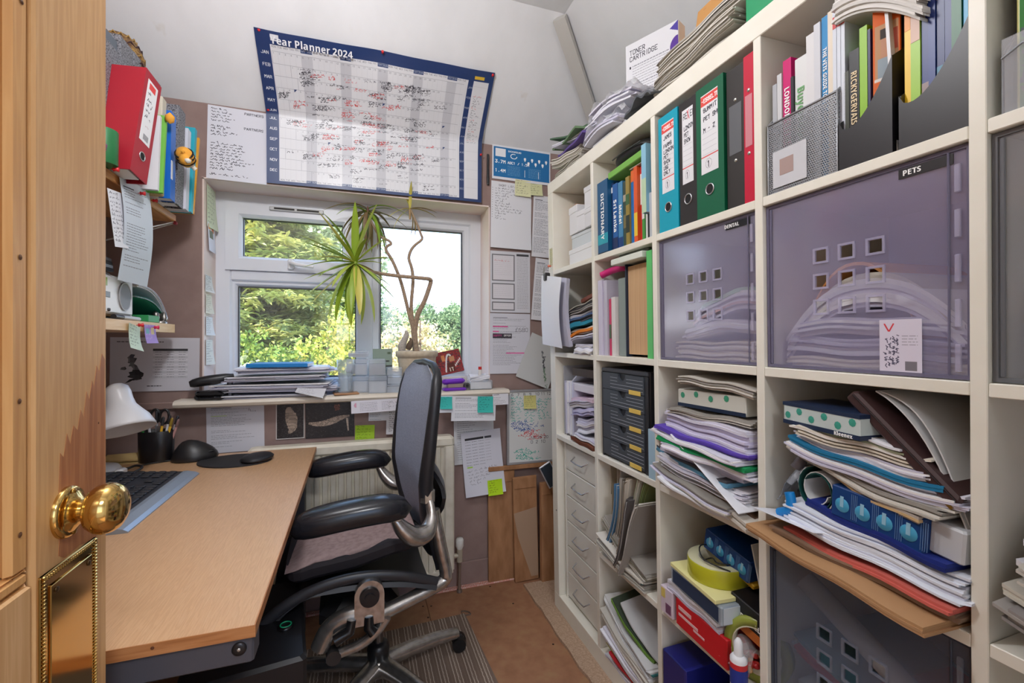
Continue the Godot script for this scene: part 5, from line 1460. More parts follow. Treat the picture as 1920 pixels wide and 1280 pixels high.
	var head = part(o, "leaf_crown", turned([Vector2(0.008, -0.012), Vector2(0.012, 0.0), Vector2(0.006, 0.014), Vector2(0.0005, 0.02)], 10), lms[0], Transform3D(Basis(), Vector3(-0.018, 1.535, -2.112) - C))
	for k in tips.size():
		var q: Array = tips[k]
		var d = Vector3(q[0], q[1], q[2])
		var kind: int = q[3]
		var len0 = 0.25 if kind < 2 else 0.22
		var bs = aim(d.normalized() + Vector3(0, 0.22 if kind == 1 else 0.06, 0))
		part(head, "leaf", kinds[kind], lms[(k * 3) % 4 if k % 6 else 4], Transform3D(bs.scaled(Vector3.ONE * clampf(d.length() / len0, 0.7, 1.15)), Vector3(0, 0.0, 0)))
	head = part(o, "leaf_crown", turned([Vector2(0.006, -0.03), Vector2(0.008, 0.0), Vector2(0.004, 0.02), Vector2(0.0005, 0.03)], 10), mt(c8(110, 60, 60), 0.7), Transform3D(Basis(), Vector3(0.036, 1.785, -2.18) - C))
	var dark = [mt(c8(96, 110, 60), 0.5), mt(c8(120, 96, 66), 0.5), lms[2], mt(c8(150, 130, 84), 0.5)]
	for k in 30:
		var a = TAU * k / 30.0 + rng.randf_range(-0.1, 0.1)
		var el = rng.randf_range(-1.2, 0.7)
		part(head, "leaf", kinds[3] if k % 4 else kinds[4], dark[k % 4], Transform3D(aim(Vector3(cos(a), tan(el) * 0.8, sin(a) * 0.7)), Vector3(0, -0.015 + 0.03 * rng.randf(), 0)))
	head = part(o, "leaf_crown", turned([Vector2(0.004, -0.05), Vector2(0.006, -0.01), Vector2(0.0005, 0.012)], 8), mt(c8(170, 140, 100), 0.7), Transform3D(Basis(), Vector3(0.226, 1.815, -2.168) - C))
	for q in [[-0.11, -0.05], [-0.09, -0.09], [0.0, 0.11], [-0.035, 0.09], [0.12, 0.0], [0.10, -0.02], [0.04, -0.10], [0.03, -0.12], [-0.02, 0.10]]:
		part(head, "leaf", kinds[4], dark[3] if q[0] > 0.02 else lms[4], Transform3D(aim(Vector3(q[0], q[1] + 0.03, rng.randf_range(-0.03, 0.05))), Vector3.ZERO))
	# bleached driftwood on the soil
	var dw = thing("driftwood", "bleached piece of driftwood standing in the flowerpot", "driftwood", xf(0.205, y + 0.176, -2.17))
	var bone = grained(noise_tex(0.06, [[0.0, c8(112, 100, 90)], [0.5, c8(190, 182, 172)], [1.0, c8(222, 216, 206)]], 4, 256, FastNoiseLite.TYPE_SIMPLEX_SMOOTH, 35), Vector3(20, 8, 20), 0.8)
	part(dw, "main_stump", rod(smooth_path([Vector3(-0.012, 0.0, 0), Vector3(-0.016, 0.03, 0), Vector3(-0.006, 0.06, 0.004), Vector3(0.006, 0.088, 0), Vector3(0.002, 0.108, -0.004)], 3), [0.014, 0.016, 0.018, 0.019, 0.018, 0.016, 0.015, 0.014, 0.013, 0.012, 0.010, 0.007, 0.003], 9), bone)
	part(dw, "side_knot", rod(smooth_path([Vector3(0.012, 0.02, 0.004), Vector3(0.02, 0.042, 0.01), Vector3(0.026, 0.060, 0.006), Vector3(0.020, 0.072, 0)], 3), [0.012, 0.014, 0.015, 0.014, 0.012, 0.011, 0.009, 0.007, 0.005, 0.003], 8), mt(c8(110, 92, 76), 0.85))
	part(dw, "root", rod([Vector3(-0.02, 0.004, 0.01), Vector3(0.01, 0.008, 0.016), Vector3(0.04, 0.006, 0.008)], [0.006, 0.009, 0.004], 7), bone)

func aim(d: Vector3) -> Basis:   # +x along d, +y as near up as it can be
	var x = d.normalized()
	var z = x.cross(Vector3.UP)
	if z.length() < 0.05: z = Vector3(0, 0, 1)
	z = z.normalized()
	return Basis(x, z.cross(x).normalized(), z)

func desk_things():
	var y = 0.7452
	var kb = thing("keyboard", "dark wide keyboard with a silvery blue palm rest on the desk", "keyboard", xf(-0.635, y, -1.515))
	var kd = mt(c8(44, 46, 52), 0.4)
	# local x towards the chair side, z towards the room
	var cs = MB.new()
	cs.prism(PackedVector2Array([Vector2(-0.125, 0.0), Vector2(-0.125, 0.026), Vector2(-0.10, 0.028), Vector2(0.084, 0.013), Vector2(0.084, 0.0)]), -0.245, 0.245)
	part(kb, "case", cs.done(), kd)
	cs = MB.new()
	cs.prism(PackedVector2Array([Vector2(0.0835, 0.0), Vector2(0.0835, 0.0145), Vector2(0.095, 0.0145), Vector2(0.118, 0.009), Vector2(0.128, 0.003), Vector2(0.128, 0.0)]), -0.245, 0.245)
	part(kb, "palm_rest", cs.done(), mt(c8(150, 162, 176), 0.34, 0.35))
	cs = MB.new()
	cs.prism(PackedVector2Array([Vector2(-0.124, 0.0255), Vector2(-0.124, 0.032), Vector2(-0.098, 0.031), Vector2(-0.098, 0.0275)]), -0.235, 0.235)
	part(kb, "media_bar", cs.done(), mt(c8(58, 62, 70), 0.35))
	var key = bx(Vector3(0.021, 0.006, 0.0175), 0.0022)
	var wide = bx(Vector3(0.021, 0.006, 0.11), 0.0022)
	var km = mt(c8(36, 37, 42), 0.42)
	for r in 6:
		var x = -0.083 + r * 0.0285
		var yy = 0.0285 - (x + 0.10) * 0.082 + 0.002
		for c in 20:
			var z = 0.226 - c * 0.0232 - (0.006 if c > 13 else 0.0) - (0.004 if c > 16 else 0.0)
			if r == 5 and c > 3 and c < 9: continue
			if r in [3, 4] and c in [14, 15, 16] and not (r == 4 and c == 15): continue
			part(kb, "key", key, km, xf(x, yy, z, 0, 0, -5))
		if r == 5: part(kb, "space_bar", wide, km, xf(x, yy, 0.087, 0, 0, -5))
	one("keyboard_cable", rod(smooth_path([Vector3(-0.76, y + 0.006, -1.74), Vector3(-0.80, y + 0.004, -1.86), Vector3(-0.72, y + 0.003, -1.95), Vector3(-0.64, y + 0.004, -1.985)], 5), 0.0022, 6), mt(c8(28, 28, 30), 0.5), "thin black cable curving behind the keyboard to the mouse", "cable")
	# mouse on its padded mat
	var mp = thing("mouse_mat", "black mouse mat with a padded wrist rest at the far end of the desk", "mouse mat", xf(-0.435, y, -1.905, -14))
	var pts = PackedVector2Array()
	for k in 32:
		var a = TAU * k / 32
		pts.append(Vector2(0.125 * cos(a) * (1.0 - 0.12 * exp(-pow((sin(a) - 1) * 2.2, 2))), 0.095 * sin(a)))
	var b = MB.new()
	b.prism(pts, 0.0, 0.005, Transform3D(Basis.from_euler(Vector3(-PI / 2, 0, 0)), Vector3.ZERO), true)
	part(mp, "mat", b.done(), mt(c8(34, 33, 36), 0.7))
	b = MB.new()
	var rs = []
	for q in [[0.0, 0.7], [0.004, 0.95], [0.010, 1.0], [0.017, 0.86], [0.021, 0.5], [0.022, 0.1]]:
		var r = PackedVector3Array()
		for i in 20: r.append(Vector3(0.078 + 0.052 * q[1] * sin(TAU * i / 20), 0.004 + q[0], 0.070 * q[1] * cos(TAU * i / 20)))
		rs.append(r)
	b.rings(rs)
	part(mp, "wrist_rest", b.done(), mt(c8(30, 30, 34), 0.5))
	var ms = thing("computer_mouse", "large black dome-shaped ergonomic mouse on the desk beside the mat", "mouse", xf(-0.585, y, -1.985, 20))
	b = MB.new()
	rs = []
	for q in [[0.0, 0.96, 0.0], [0.008, 1.0, 0.0], [0.022, 0.93, 0.0], [0.040, 0.78, -0.004], [0.056, 0.56, -0.010], [0.068, 0.32, -0.016], [0.073, 0.08, -0.018]]:
		var r = PackedVector3Array()
		for i in 24:
			var a = TAU * i / 24
			r.append(Vector3(0.075 * q[1] * sin(a) + q[2] + 0.012 * q[0] * 10 * cos(a) * 0.2, q[0] + 0.002, 0.056 * q[1] * cos(a)))
		rs.append(r)
	b.rings(rs)
	part(ms, "shell", b.done(), mt(c8(30, 29, 31), 0.38))
	part(ms, "side_button", bb(Vector3(0.02, 0.026, 0.036), Vector3(0.05, 0.034, 0.047), 0.004), mt(c8(20, 20, 22), 0.3), xf(0, 0, 0, 12))
	# pen pot
	var pc = thing("pen_pot", "black oval pen pot on the back of the desk", "pen pot", xf(-0.712, y, -2.00))
	var pr = PackedVector2Array()
	b = MB.new()
	rs = []
	for q in [[0.0, 0.92], [0.004, 0.97], [0.112, 1.0], [0.114, 0.97], [0.112, 0.93], [0.02, 0.9]]:
		var r = PackedVector3Array()
		for i in 28: r.append(Vector3(0.056 * q[1] * sin(TAU * i / 28), q[0], 0.040 * q[1] * cos(TAU * i / 28)))
		rs.append(r)
	b.rings(rs)
	part(pc, "cup", b.done(), mt(c8(22, 21, 24), 0.3))
	var pens = [[-0.04, 0.0, c8(222, 70, 140), "pink-tipped pen standing in the black pot", 0.155, -6], [-0.032, 0.02, c8(40, 150, 60), "green pen at the front of the black pot", 0.125, -4], [-0.018, 0.0, c8(200, 200, 204), "silver-capped pen standing tallest on the left of the pot", 0.165, -3], [-0.006, -0.012, c8(150, 150, 156), "grey pen leaning behind the scissors in the pot", 0.17, 2],
		[0.012, 0.022, c8(226, 176, 50), "yellow striped pencil leaning right in the black pot", 0.15, 9], [0.02, 0.006, c8(226, 226, 230), "white pen with black bands in the pot", 0.155, 12], [0.03, 0.012, c8(232, 190, 60), "second yellow striped pencil at the right of the pot", 0.145, 13], [0.036, -0.01, c8(206, 208, 214), "clear-barrelled pen leaning out to the right of the pot", 0.15, 15], [0.04, 0.0, c8(196, 150, 146), "pinkish pencil at the far right of the pot", 0.14, 17]]
	for q in pens:
		var pn = thing("pen", q[3], "pen", xf(-0.712 + q[0] * 0.8, y + 0.02, -2.00 + q[1], 0, 4, -q[5]))
		part(pn, "barrel", rod([Vector3(0, 0, 0), Vector3(0, q[4] * 0.78, 0)], 0.0045, 8), mt(q[2], 0.35))
		part(pn, "cap", rod([Vector3(0, q[4] * 0.78, 0), Vector3(0, q[4] * 0.97, 0), Vector3(0, q[4], 0)], [0.0052, 0.005, 0.002], 8), mt(c8(40, 40, 44) if q[4] > 0.148 else q[2].darkened(0.4), 0.3))
	var sc = thing("scissors", "black-handled scissors standing handles up in the pen pot", "scissors", xf(-0.712, y + 0.02, -2.0, 0, 0, -4))
	part(sc, "blades", bb(Vector3(-0.008, 0, -0.002), Vector3(0.008, 0.11, 0.002), 0.001), mt(c8(170, 170, 174), 0.3, 0.9))
	for s in [-1.0, 1.0]:
		var lp = []
		for k in 17: lp.append(Vector3(s * 0.015 + 0.014 * cos(TAU * k / 16), 0.145 + 0.026 * sin(TAU * k / 16), 0.001 * s))
		part(sc, "finger_ring", rod(lp, 0.0045, 8), mt(c8(26, 26, 28), 0.35))
	# lamp behind the door edge
	var la = thing("desk_lamp", "white bell-shaped desk lamp at the left edge behind the door", "desk lamp", xf(-0.84, y, -1.86))
	var wh = mt(c8(222, 222, 224), 0.35)
	part(la, "base", turned([Vector2(0.075, 0.0), Vector2(0.075, 0.014), Vector2(0.068, 0.024), Vector2(0.012, 0.028), Vector2(0.0005, 0.028)], 28), wh)
	part(la, "arm", rod(smooth_path([Vector3(0, 0.026, 0), Vector3(-0.03, 0.14, 0.0), Vector3(-0.02, 0.25, 0.02), Vector3(0.045, 0.29, 0.05)], 4), 0.008, 10), wh)
	# bell: axis from the crown down and towards the keyboard
	var crown = Vector3(-0.760, 1.048, -1.82) - Vector3(-0.84, y, -1.86)
	var mouth = Vector3(-0.712, 0.895, -1.775) - Vector3(-0.84, y, -1.86)
	var ax = (mouth - crown)
	var bs = Basis(Quaternion(Vector3.DOWN, ax.normalized()))
	var bell = turned([Vector2(0.0005, 0.0), Vector2(0.018, -0.003), Vector2(0.031, -0.014), Vector2(0.035, -0.032), Vector2(0.036, -0.055), Vector2(0.040, -0.078), Vector2(0.052, -0.098), Vector2(0.068, -0.122), Vector2(0.078, -0.150), Vector2(0.080, -0.160), Vector2(0.0785, -0.160), Vector2(0.074, -0.146), Vector2(0.060, -0.118), Vector2(0.034, -0.09), Vector2(0.02, -0.06)], 36)
	part(la, "shade", bell, wh, Transform3D(bs, crown))
	part(la, "bulb", turned([Vector2(0.012, -0.07), Vector2(0.022, -0.10), Vector2(0.020, -0.125), Vector2(0.0005, -0.138)], 16), mt(c8(236, 236, 230), 0.3), Transform3D(bs, crown))
	part(la, "tilt_knob", rod([crown + bs * Vector3(-0.034, -0.04, 0), crown + bs * Vector3(-0.052, -0.04, 0)], 0.009, 12), mt(c8(200, 200, 204), 0.4))
	# crumpled envelope and dongle by the lamp
	one("envelope", wad_mesh(0.06, 0.12, wad(3, 0.014, [Color(0.80, 0.70, 0.48), Color(0.74, 0.63, 0.42)], 0.008, 0.1), func(u: float, v: float): return 0.010 * sin(u * 7 + v * 4) + 0.008, 6), wad_mat(0.8), "crumpled yellowish envelope on the desk behind the lamp", "envelope", xf(-0.86, y, -2.045, 4))
	one("cable_plug", bb(Vector3(-0.012, 0, -0.02), Vector3(0.012, 0.022, 0.02), 0.005), mt(c8(226, 226, 228), 0.4), "small white plug on the desk by the lamp base", "plug", xf(-0.75, y, -1.83))
	one("black_cable", rod(smooth_path([Vector3(-0.76, y + 0.004, -1.86), Vector3(-0.73, y + 0.016, -1.88), Vector3(-0.70, y + 0.014, -1.85), Vector3(-0.72, y + 0.004, -1.80)], 5), 0.004, 7), mt(c8(40, 42, 46), 0.5), "loop of dark cable on the desk behind the keyboard", "cable")

# ---- shelves on the left wall and what they hold
func marbled() -> StandardMaterial3D:
	if not mats.has("marbled"): mats["marbled"] = grained(noise_tex(0.09, [[0.0, c8(38, 38, 42)], [0.42, c8(70, 70, 76)], [0.5, c8(180, 180, 186)], [0.6, c8(96, 96, 102)], [1.0, c8(196, 196, 202)]], 3, 512, FastNoiseLite.TYPE_SIMPLEX_SMOOTH, 70), Vector3.ONE * 3.2, 0.5)
	return mats["marbled"]

func arch_file(called: String, label: String, at: Transform3D, h: float, d: float, t: float, cover: Material, face: Material, hole: bool, group: String) -> Node3D:
	# a lever-arch file: spine towards -x, thickness along z, depth along +x; open to the back
	var o = thing(called, label, "binder", at, group)
	var c = MB.new()
	c.prism(PackedVector2Array([Vector2(0, 0), Vector2(d, 0), Vector2(d, 0.0028), Vector2(0.003, 0.0028), Vector2(0.003, t - 0.0028), Vector2(d, t - 0.0028), Vector2(d, t), Vector2(0, t)]), 0.0, h, Transform3D(Basis(Vector3(1, 0, 0), Vector3(0, 0, 1), Vector3(0, -1, 0)), Vector3(0, h, 0)))
	part(o, "cover", c.done(), cover)
	part(o, "papers", bb(Vector3(0.012, 0.004, 0.006), Vector3(d - 0.008, h - 0.012, t * 0.78)), mt(c8(226, 226, 228), 0.85))
	if face: part(o, "spine_label", sheet_mesh(t * 0.62, h * 0.60, level3(), 0.0004, 1, 1), face, Transform3D(Basis(Vector3(0, 0, 1), Vector3(0, 1, 0), Vector3(-1, 0, 0)), Vector3(-0.0006, h * 0.93, t * 0.19)))
	if hole:
		var r = MB.new()
		var lp = []
		for k in 25: lp.append(Vector3(-0.001, h * 0.2 + 0.0125 * sin(TAU * k / 24), t / 2 + 0.0125 * cos(TAU * k / 24)))
		r.tube(lp, 0.0018, 6)
		var rg = part(o, "finger_ring", r.done(), mt(c8(200, 200, 204), 0.25, 0.9), Transform3D(), "metal finger ring")
		part(rg, "finger_hole", turned([Vector2(0.0115, 0.0), Vector2(0.0005, 0.0004)], 18), mt(c8(20, 20, 22), 0.8), xf(-0.0006, h * 0.2, t / 2, 0, 0, 90))
	return o

func slim_folder(label: String, at: Transform3D, h: float, d: float, t: float, m: Material, group := "", pages := true) -> Node3D:   # standing wallet or folder, open edge up
	var o = thing("folder", label, "folder", at, group)
	var c = MB.new()
	c.prism(PackedVector2Array([Vector2(0, 0), Vector2(d, 0), Vector2(d, 0.0014), Vector2(0.0014, 0.0014), Vector2(0.0014, t - 0.0014), Vector2(d, t - 0.0014), Vector2(d, t), Vector2(0, t)]), 0.0, h, Transform3D(Basis(Vector3(1, 0, 0), Vector3(0, 0, 1), Vector3(0, -1, 0)), Vector3(0, h, 0)))
	part(o, "cover", c.done(), m)
	if pages: part(o, "papers", bb(Vector3(0.004, 0.003, 0.002), Vector3(d - 0.006, h - 0.006, t - 0.002)), mt(c8(224, 224, 226), 0.85))
	return o

func face_x(o: Transform3D) -> Transform3D:   # spines towards +x: turn a thing built with its spine towards -x
	return o * Transform3D(Basis(Vector3(-1, 0, 0), Vector3(0, 1, 0), Vector3(0, 0, -1)), Vector3.ZERO)

func left_shelves():
	var wood = grained(noise_tex(0.015, [[0.0, c8(182, 118, 62)], [0.5, c8(204, 142, 84)], [1.0, c8(220, 162, 104)]], 4, 512, FastNoiseLite.TYPE_SIMPLEX_SMOOTH, 72), Vector3(10, 10, 0.8), 0.4)
	var wood2 = grained(noise_tex(0.015, [[0.0, c8(214, 170, 118)], [0.5, c8(228, 190, 140)], [1.0, c8(236, 204, 160)]], 4, 512, FastNoiseLite.TYPE_SIMPLEX_SMOOTH, 73), Vector3(10, 10, 0.8), 0.45)
	var us = thing("bracket_shelf", "upper orange pine wall shelf holding files at the left", "shelf", xf(0, 0, 0))
	part(us, "board", bb(Vector3(-0.928, 1.648, -2.06), Vector3(-0.67, 1.675, -0.85), 0.003), wood)
	part(us, "wire_bracket", rod([Vector3(-0.676, 1.643, -2.055), Vector3(-0.78, 1.60, -2.055), Vector3(-0.925, 1.55, -2.055)], 0.003, 6), mt(c8(214, 214, 214), 0.4))
	part(us, "wire_bracket", rod([Vector3(-0.676, 1.646, -2.05), Vector3(-0.69, 1.60, -1.93), Vector3(-0.70, 1.555, -1.80)], 0.0022, 6), mt(c8(226, 226, 226), 0.4))
	part(us, "bracket_end", rod([Vector3(-0.672, 1.644, -2.062), Vector3(-0.672, 1.644, -2.048)], 0.007, 8), mt(c8(150, 40, 50), 0.5))
	var ls = thing("bracket_shelf", "lower pale pine wall shelf holding the radio at the left", "shelf", xf(0, 0, 0))
	var lb = MB.new()
	lb.prism(PackedVector2Array([Vector2(-0.928, 2.09), Vector2(-0.70, 2.09), Vector2(-0.684, 2.083), Vector2(-0.677, 2.068), Vector2(-0.677, 0.85), Vector2(-0.928, 0.85)]), 1.222, 1.254, Transform3D(Basis.from_euler(Vector3(-PI / 2, 0, 0)), Vector3.ZERO))
	part(ls, "board", lb.done(), wood2)
	part(ls, "bracket", bb(Vector3(-0.928, 1.13, -1.2), Vector3(-0.90, 1.222, -1.17)), mt(c8(200, 200, 200), 0.4))
	part(ls, "bracket", bb(Vector3(-0.928, 1.13, -2.0), Vector3(-0.90, 1.222, -1.97)), mt(c8(200, 200, 200), 0.4))
	var y = 1.6755
	# big red lever-arch file, leaning towards the window
	var im = page(120, 330, c8(226, 226, 228))
	im.fill_rect(Rect2i(22, 12, 74, 34), c8(222, 70, 70))
	for q in [[70, 34], [104, 60], [132, 66], [160, 70], [196, 66]]: scrawl(im, 14, q[0], q[1], 20, INK, 3)
	for k in 20: im.fill_rect(Rect2i(36 + k * 3, 286, 1 + k % 2, 30), INK)
	scrawl(im, 40, 244, 40, 10, c8(150, 80, 90), 1)
	var red = mt(c8(164, 30, 46), 0.42)
	var tilt = Transform3D(Basis.from_euler(Vector3(deg_to_rad(-13.0), deg_to_rad(-8.0), 0)), Vector3(-0.620, y + 0.004, -1.565))
	var rb = arch_file("lever_arch_file", "big red lever arch file leaning out from the upper left shelf", face_x(tilt), 0.345, 0.285, 0.080, red, printed(im), true, "")
	for q in [Vector2(0.16, 0.24), Vector2(0.18, 0.17), Vector2(0.11, 0.245), Vector2(0.115, 0.155)]:
		part(rb, "rivet", turned([Vector2(0.004, 0.0), Vector2(0.003, 0.001), Vector2(0.0005, 0.001)], 10), mt(c8(210, 200, 196), 0.3, 0.8), xf(q.x, q.y, -0.0005, 0, -90, 0))
	# things between the door edge and the red file
	one("small_tin", turned([Vector2(0.034, 0.0), Vector2(0.035, 0.002), Vector2(0.036, 0.092), Vector2(0.0345, 0.095), Vector2(0.0005, 0.095)], 24), mt(c8(36, 110, 62), 0.4), "green tin half hidden by the door in front of the red file", "tin", xf(-0.672, y, -1.535))
	one("purple_pot", turned([Vector2(0.02, 0.0), Vector2(0.032, 0.012), Vector2(0.034, 0.024), Vector2(0.028, 0.03), Vector2(0.0005, 0.03)], 20), mt(c8(110, 60, 110), 0.4), "purple pot lid beside the green tin by the door edge", "pot", xf(-0.655, y, -1.44))
	# marbled box files further along; the nearest shows its grey top
	var grey = mt(c8(96, 104, 114), 0.6)
	var mf = thing("box_file", "grey-topped marbled box file standing behind the red file", "box file", face_x(xf(-0.70, y, -1.60, 0)), "marbled files on the upper left shelf")
	part(mf, "body", bb(Vector3(0, 0, 0), Vector3(0.21, 0.40, 0.10), 0.003), marbled())
	part(mf, "top_board", bb(Vector3(0.004, 0.398, 0.004), Vector3(0.206, 0.432, 0.096), 0.002), grey)
	for q in [[-1.705, 0.462, 0.085, "tallest marbled magazine file next to the cream box file"], [-1.795, 0.465, 0.085, "marbled magazine file behind the green folder"], [-1.885, 0.465, 0.12, "marbled magazine file behind the blue binder"]]:
		var g = thing("box_file", q[3], "box file", face_x(xf(-0.70, y, q[0], 0)), "marbled files on the upper left shelf")
		part(g, "body", bb(Vector3(0, 0, 0), Vector3(0.20, q[1], q[2]), 0.002), marbled())
	slim_folder("sheaf of loose white papers in a clear sleeve right behind the red file", face_x(xf(-0.615, y, -1.735, 0, -5)), 0.25, 0.22, 0.012, mt(c8(226, 228, 232), 0.4), "")
	slim_folder("bright green folder bulging at the bottom behind the red file", face_x(xf(-0.612, y, -1.765, 0, -7)), 0.27, 0.22, 0.010, mt(c8(120, 190, 80), 0.5), "")
	var cr = thing("box_file", "cream cardboard magazine file with a straw-coloured edge", "box file", face_x(xf(-0.625, y, -1.785, 0, -3)))
	part(cr, "body", bb(Vector3(0, 0.17, 0), Vector3(0.25, 0.335, 0.035), 0.002), mt(c8(206, 198, 180), 0.7))
	part(cr, "frayed_edge", bb(Vector3(-0.001, 0.0, 0.004), Vector3(0.24, 0.17, 0.03), 0.003), grained(noise_tex(0.1, [[0.0, c8(120, 96, 60)], [0.5, c8(190, 166, 120)], [1.0, c8(220, 204, 164)]], 3, 256, FastNoiseLite.TYPE_SIMPLEX_SMOOTH, 74), Vector3(14, 3, 14), 0.9))
	var bl = slim_folder("royal blue ring binder on the upper left shelf", face_x(xf(-0.612, y, -1.828, 0, -2)), 0.305, 0.26, 0.042, mt(c8(22, 104, 200), 0.35), "")
	part(bl, "spine_sticker", bb(Vector3(-0.0012, 0.07, 0.004), Vector3(0.0, 0.135, 0.016)), mt(c8(226, 228, 232), 0.6))
	arch_file("lever_arch_file", "black and white marbled lever arch file next to the window corner", face_x(xf(-0.612, y, -1.884, 0, -4)), 0.36, 0.26, 0.062, marbled(), null, false, "")
	slim_folder("clear plastic wallet full of white papers with a rounded corner", face_x(xf(-0.606, y, -1.952, 0, -5)), 0.31, 0.26, 0.032, mt(c8(214, 216, 228), 0.35), "")
	slim_folder("turquoise document wallet near the end of the upper shelf", face_x(xf(-0.600, y, -1.988, 0, -8)), 0.34, 0.27, 0.022, mt(c8(40, 170, 190), 0.45), "")
	slim_folder("orange envelope folder at the very end of the upper shelf", face_x(xf(-0.600, y, -2.014, 0, -12)), 0.325, 0.27, 0.010, mt(c8(236, 166, 50), 0.5), "", false)
	slim_folder("thin white folder lying under the leaning red file", Transform3D(Basis.from_euler(Vector3(0, 0.2, 0)), Vector3(-0.70, y, -1.80)) * xf(0, 0.0, 0, 0, -90, 0), 0.16, 0.06, 0.006, mt(c8(222, 222, 226), 0.6))
	# woven dome on top of the files
	var bk2 = thing("woven_basket", "brown patterned woven dome basket on top of the marbled files", "basket", xf(-0.765, y + 0.437, -1.86))
	part(bk2, "dome", turned([Vector2(0.066, 0.0), Vector2(0.068, 0.02), Vector2(0.064, 0.05), Vector2(0.052, 0.08), Vector2(0.032, 0.102), Vector2(0.0005, 0.11)], 28), grained(noise_tex(0.05, [[0.0, c8(70, 46, 36)], [0.45, c8(96, 66, 44)], [0.55, c8(150, 116, 62)], [1.0, c8(176, 142, 84)]], 2, 256, FastNoiseLite.TYPE_CELLULAR, 75), Vector3(6, 16, 6), 0.8))
	for k in 4:
		var lp = []
		var rr: float = [0.0685, 0.066, 0.058, 0.044][k]
		for j in 29: lp.append(Vector3(rr * cos(TAU * j / 28), [0.012, 0.038, 0.066, 0.09][k] + 0.006 * (1 if j % 2 else -1), rr * sin(TAU * j / 28)))
		part(bk2, "woven_band", rod(lp, 0.0028, 5), mt(c8(170, 134, 72) if k % 2 else c8(60, 36, 44), 0.8))
	# soft toy hanging in front of the folders
	var toy = thing("soft_toy", "small yellow and black striped soft toy clinging to the blue binder", "soft toy", xf(-0.578, 1.835, -1.86))
	var fur = mt(c8(232, 164, 62), 0.95)
	var bodym = MB.new()
	bodym.lathe([Vector2(0.0005, -0.036), Vector2(0.018, -0.032), Vector2(0.027, -0.012), Vector2(0.027, 0.010), Vector2(0.018, 0.028), Vector2(0.0005, 0.034)], 18, xf(0, 0, 0, 0, 62, 0))
	part(toy, "body", bodym.done(), fur)
	for k in 3:
		var lp = []
		for j in 17: lp.append(xf(0, 0, 0, 0, 62, 0) * Vector3(0.0262 * cos(TAU * j / 16), -0.014 + k * 0.014, 0.0262 * sin(TAU * j / 16)))
		part(toy, "stripe", rod(lp, 0.0032, 6), mt(c8(34, 28, 26), 0.95))
	part(toy, "head", turned([Vector2(0.0005, -0.02), Vector2(0.015, -0.014), Vector2(0.019, 0.0), Vector2(0.014, 0.015), Vector2(0.0005, 0.02)], 16), fur, xf(0.008, -0.018, 0.026))
	part(toy, "muzzle", turned([Vector2(0.0005, -0.010), Vector2(0.009, -0.006), Vector2(0.010, 0.002), Vector2(0.0005, 0.009)], 12), mt(c8(230, 226, 216), 0.95), xf(0.018, -0.024, 0.036))
	for s in [-1.0, 1.0]:
		part(toy, "ear", turned([Vector2(0.0005, -0.006), Vector2(0.007, 0.0), Vector2(0.0005, 0.007)], 10), fur, xf(0.006, 0.002, 0.030 + s * 0.012))
		part(toy, "eye", turned([Vector2(0.0025, -0.002), Vector2(0.0025, 0.002), Vector2(0.0005, 0.003)], 8), mt(c8(16, 14, 14), 0.2), xf(0.025, -0.014, 0.028 + s * 0.007))
		part(toy, "paw", rod([Vector3(0.012, -0.01 + s * 0.012, -0.02), Vector3(0.022, -0.014 + s * 0.018, -0.028)], [0.008, 0.0075], 8), mt(c8(226, 220, 208), 0.95))
	one("soft_toy", turned([Vector2(0.0005, -0.02), Vector2(0.012, -0.012), Vector2(0.014, 0.004), Vector2(0.0005, 0.018)], 12), fur, "tiny yellow soft toy head peeping over the green folder", "soft toy", xf(-0.600, 1.935, -1.79))
	# papers pinned to the upper shelf edge
	var pin = turned([Vector2(0.0012, 0.0), Vector2(0.0012, 0.004), Vector2(0.006, 0.006), Vector2(0.004, 0.011), Vector2(0.007, 0.018), Vector2(0.0005, 0.02)], 10)
	var F = Basis(Vector3(0, 0, -1), Vector3(0, 1, 0), Vector3(1, 0, 0))
	im = typed(220, 310, 30, c8(206, 214, 224))
	one("letter_sheet", sheet_mesh(0.175, 0.30, func(u: float, v: float): return Vector3(0.012 * v * sin(u * 3), 0.02 * u * (1 - v), 0.012 * sin(v * 3.5) + 0.006 * u), 0.0006, 8, 10), printed(im), "long pale typed sheet pinned to the upper shelf edge and hanging down", "paper", Transform3D(F, Vector3(-0.664, 1.668, -1.612)))
	one("letter_sheet", sheet_mesh(0.08, 0.16, func(u: float, v: float): return Vector3(0, 0, 0.01 * v), 0.0006, 4, 5), printed(handwritten(80, 160, 12)), "white sheet hanging beside the door edge under the upper shelf", "paper", Transform3D(F * Basis(Vector3(0, 0, 1), 0.12), Vector3(-0.664, 1.615, -1.545)))
	for q in [[1.652, -1.708, "red push pin through the long hanging sheet"], [1.666, -1.835, "red push pin in the shelf edge beside the hanging sheet"], [1.668, -1.545, "red push pin in the shelf edge by the door"]]:
		one("drawing_pin", pin, mt(c8(214, 40, 48), 0.35), q[2], "push pin", xf(-0.656 if q[1] > -1.75 else -0.669, q[0], q[1], 0, 0, -90))
	# radio on the lower shelf
	y = 1.2545
	var ra = thing("radio", "white table radio with wooden edges on the lower left shelf", "radio", xf(-0.70, y + 0.01, -1.63, 3))
	part(ra, "cabinet", bb(Vector3(-0.13, 0, -0.16), Vector3(0.0, 0.125, 0.16), 0.01), mt(c8(206, 190, 160), 0.5))
	part(ra, "front", bb(Vector3(-0.002, 0.005, -0.152), Vector3(0.010, 0.12, 0.152), 0.006), mt(c8(232, 232, 232), 0.35))
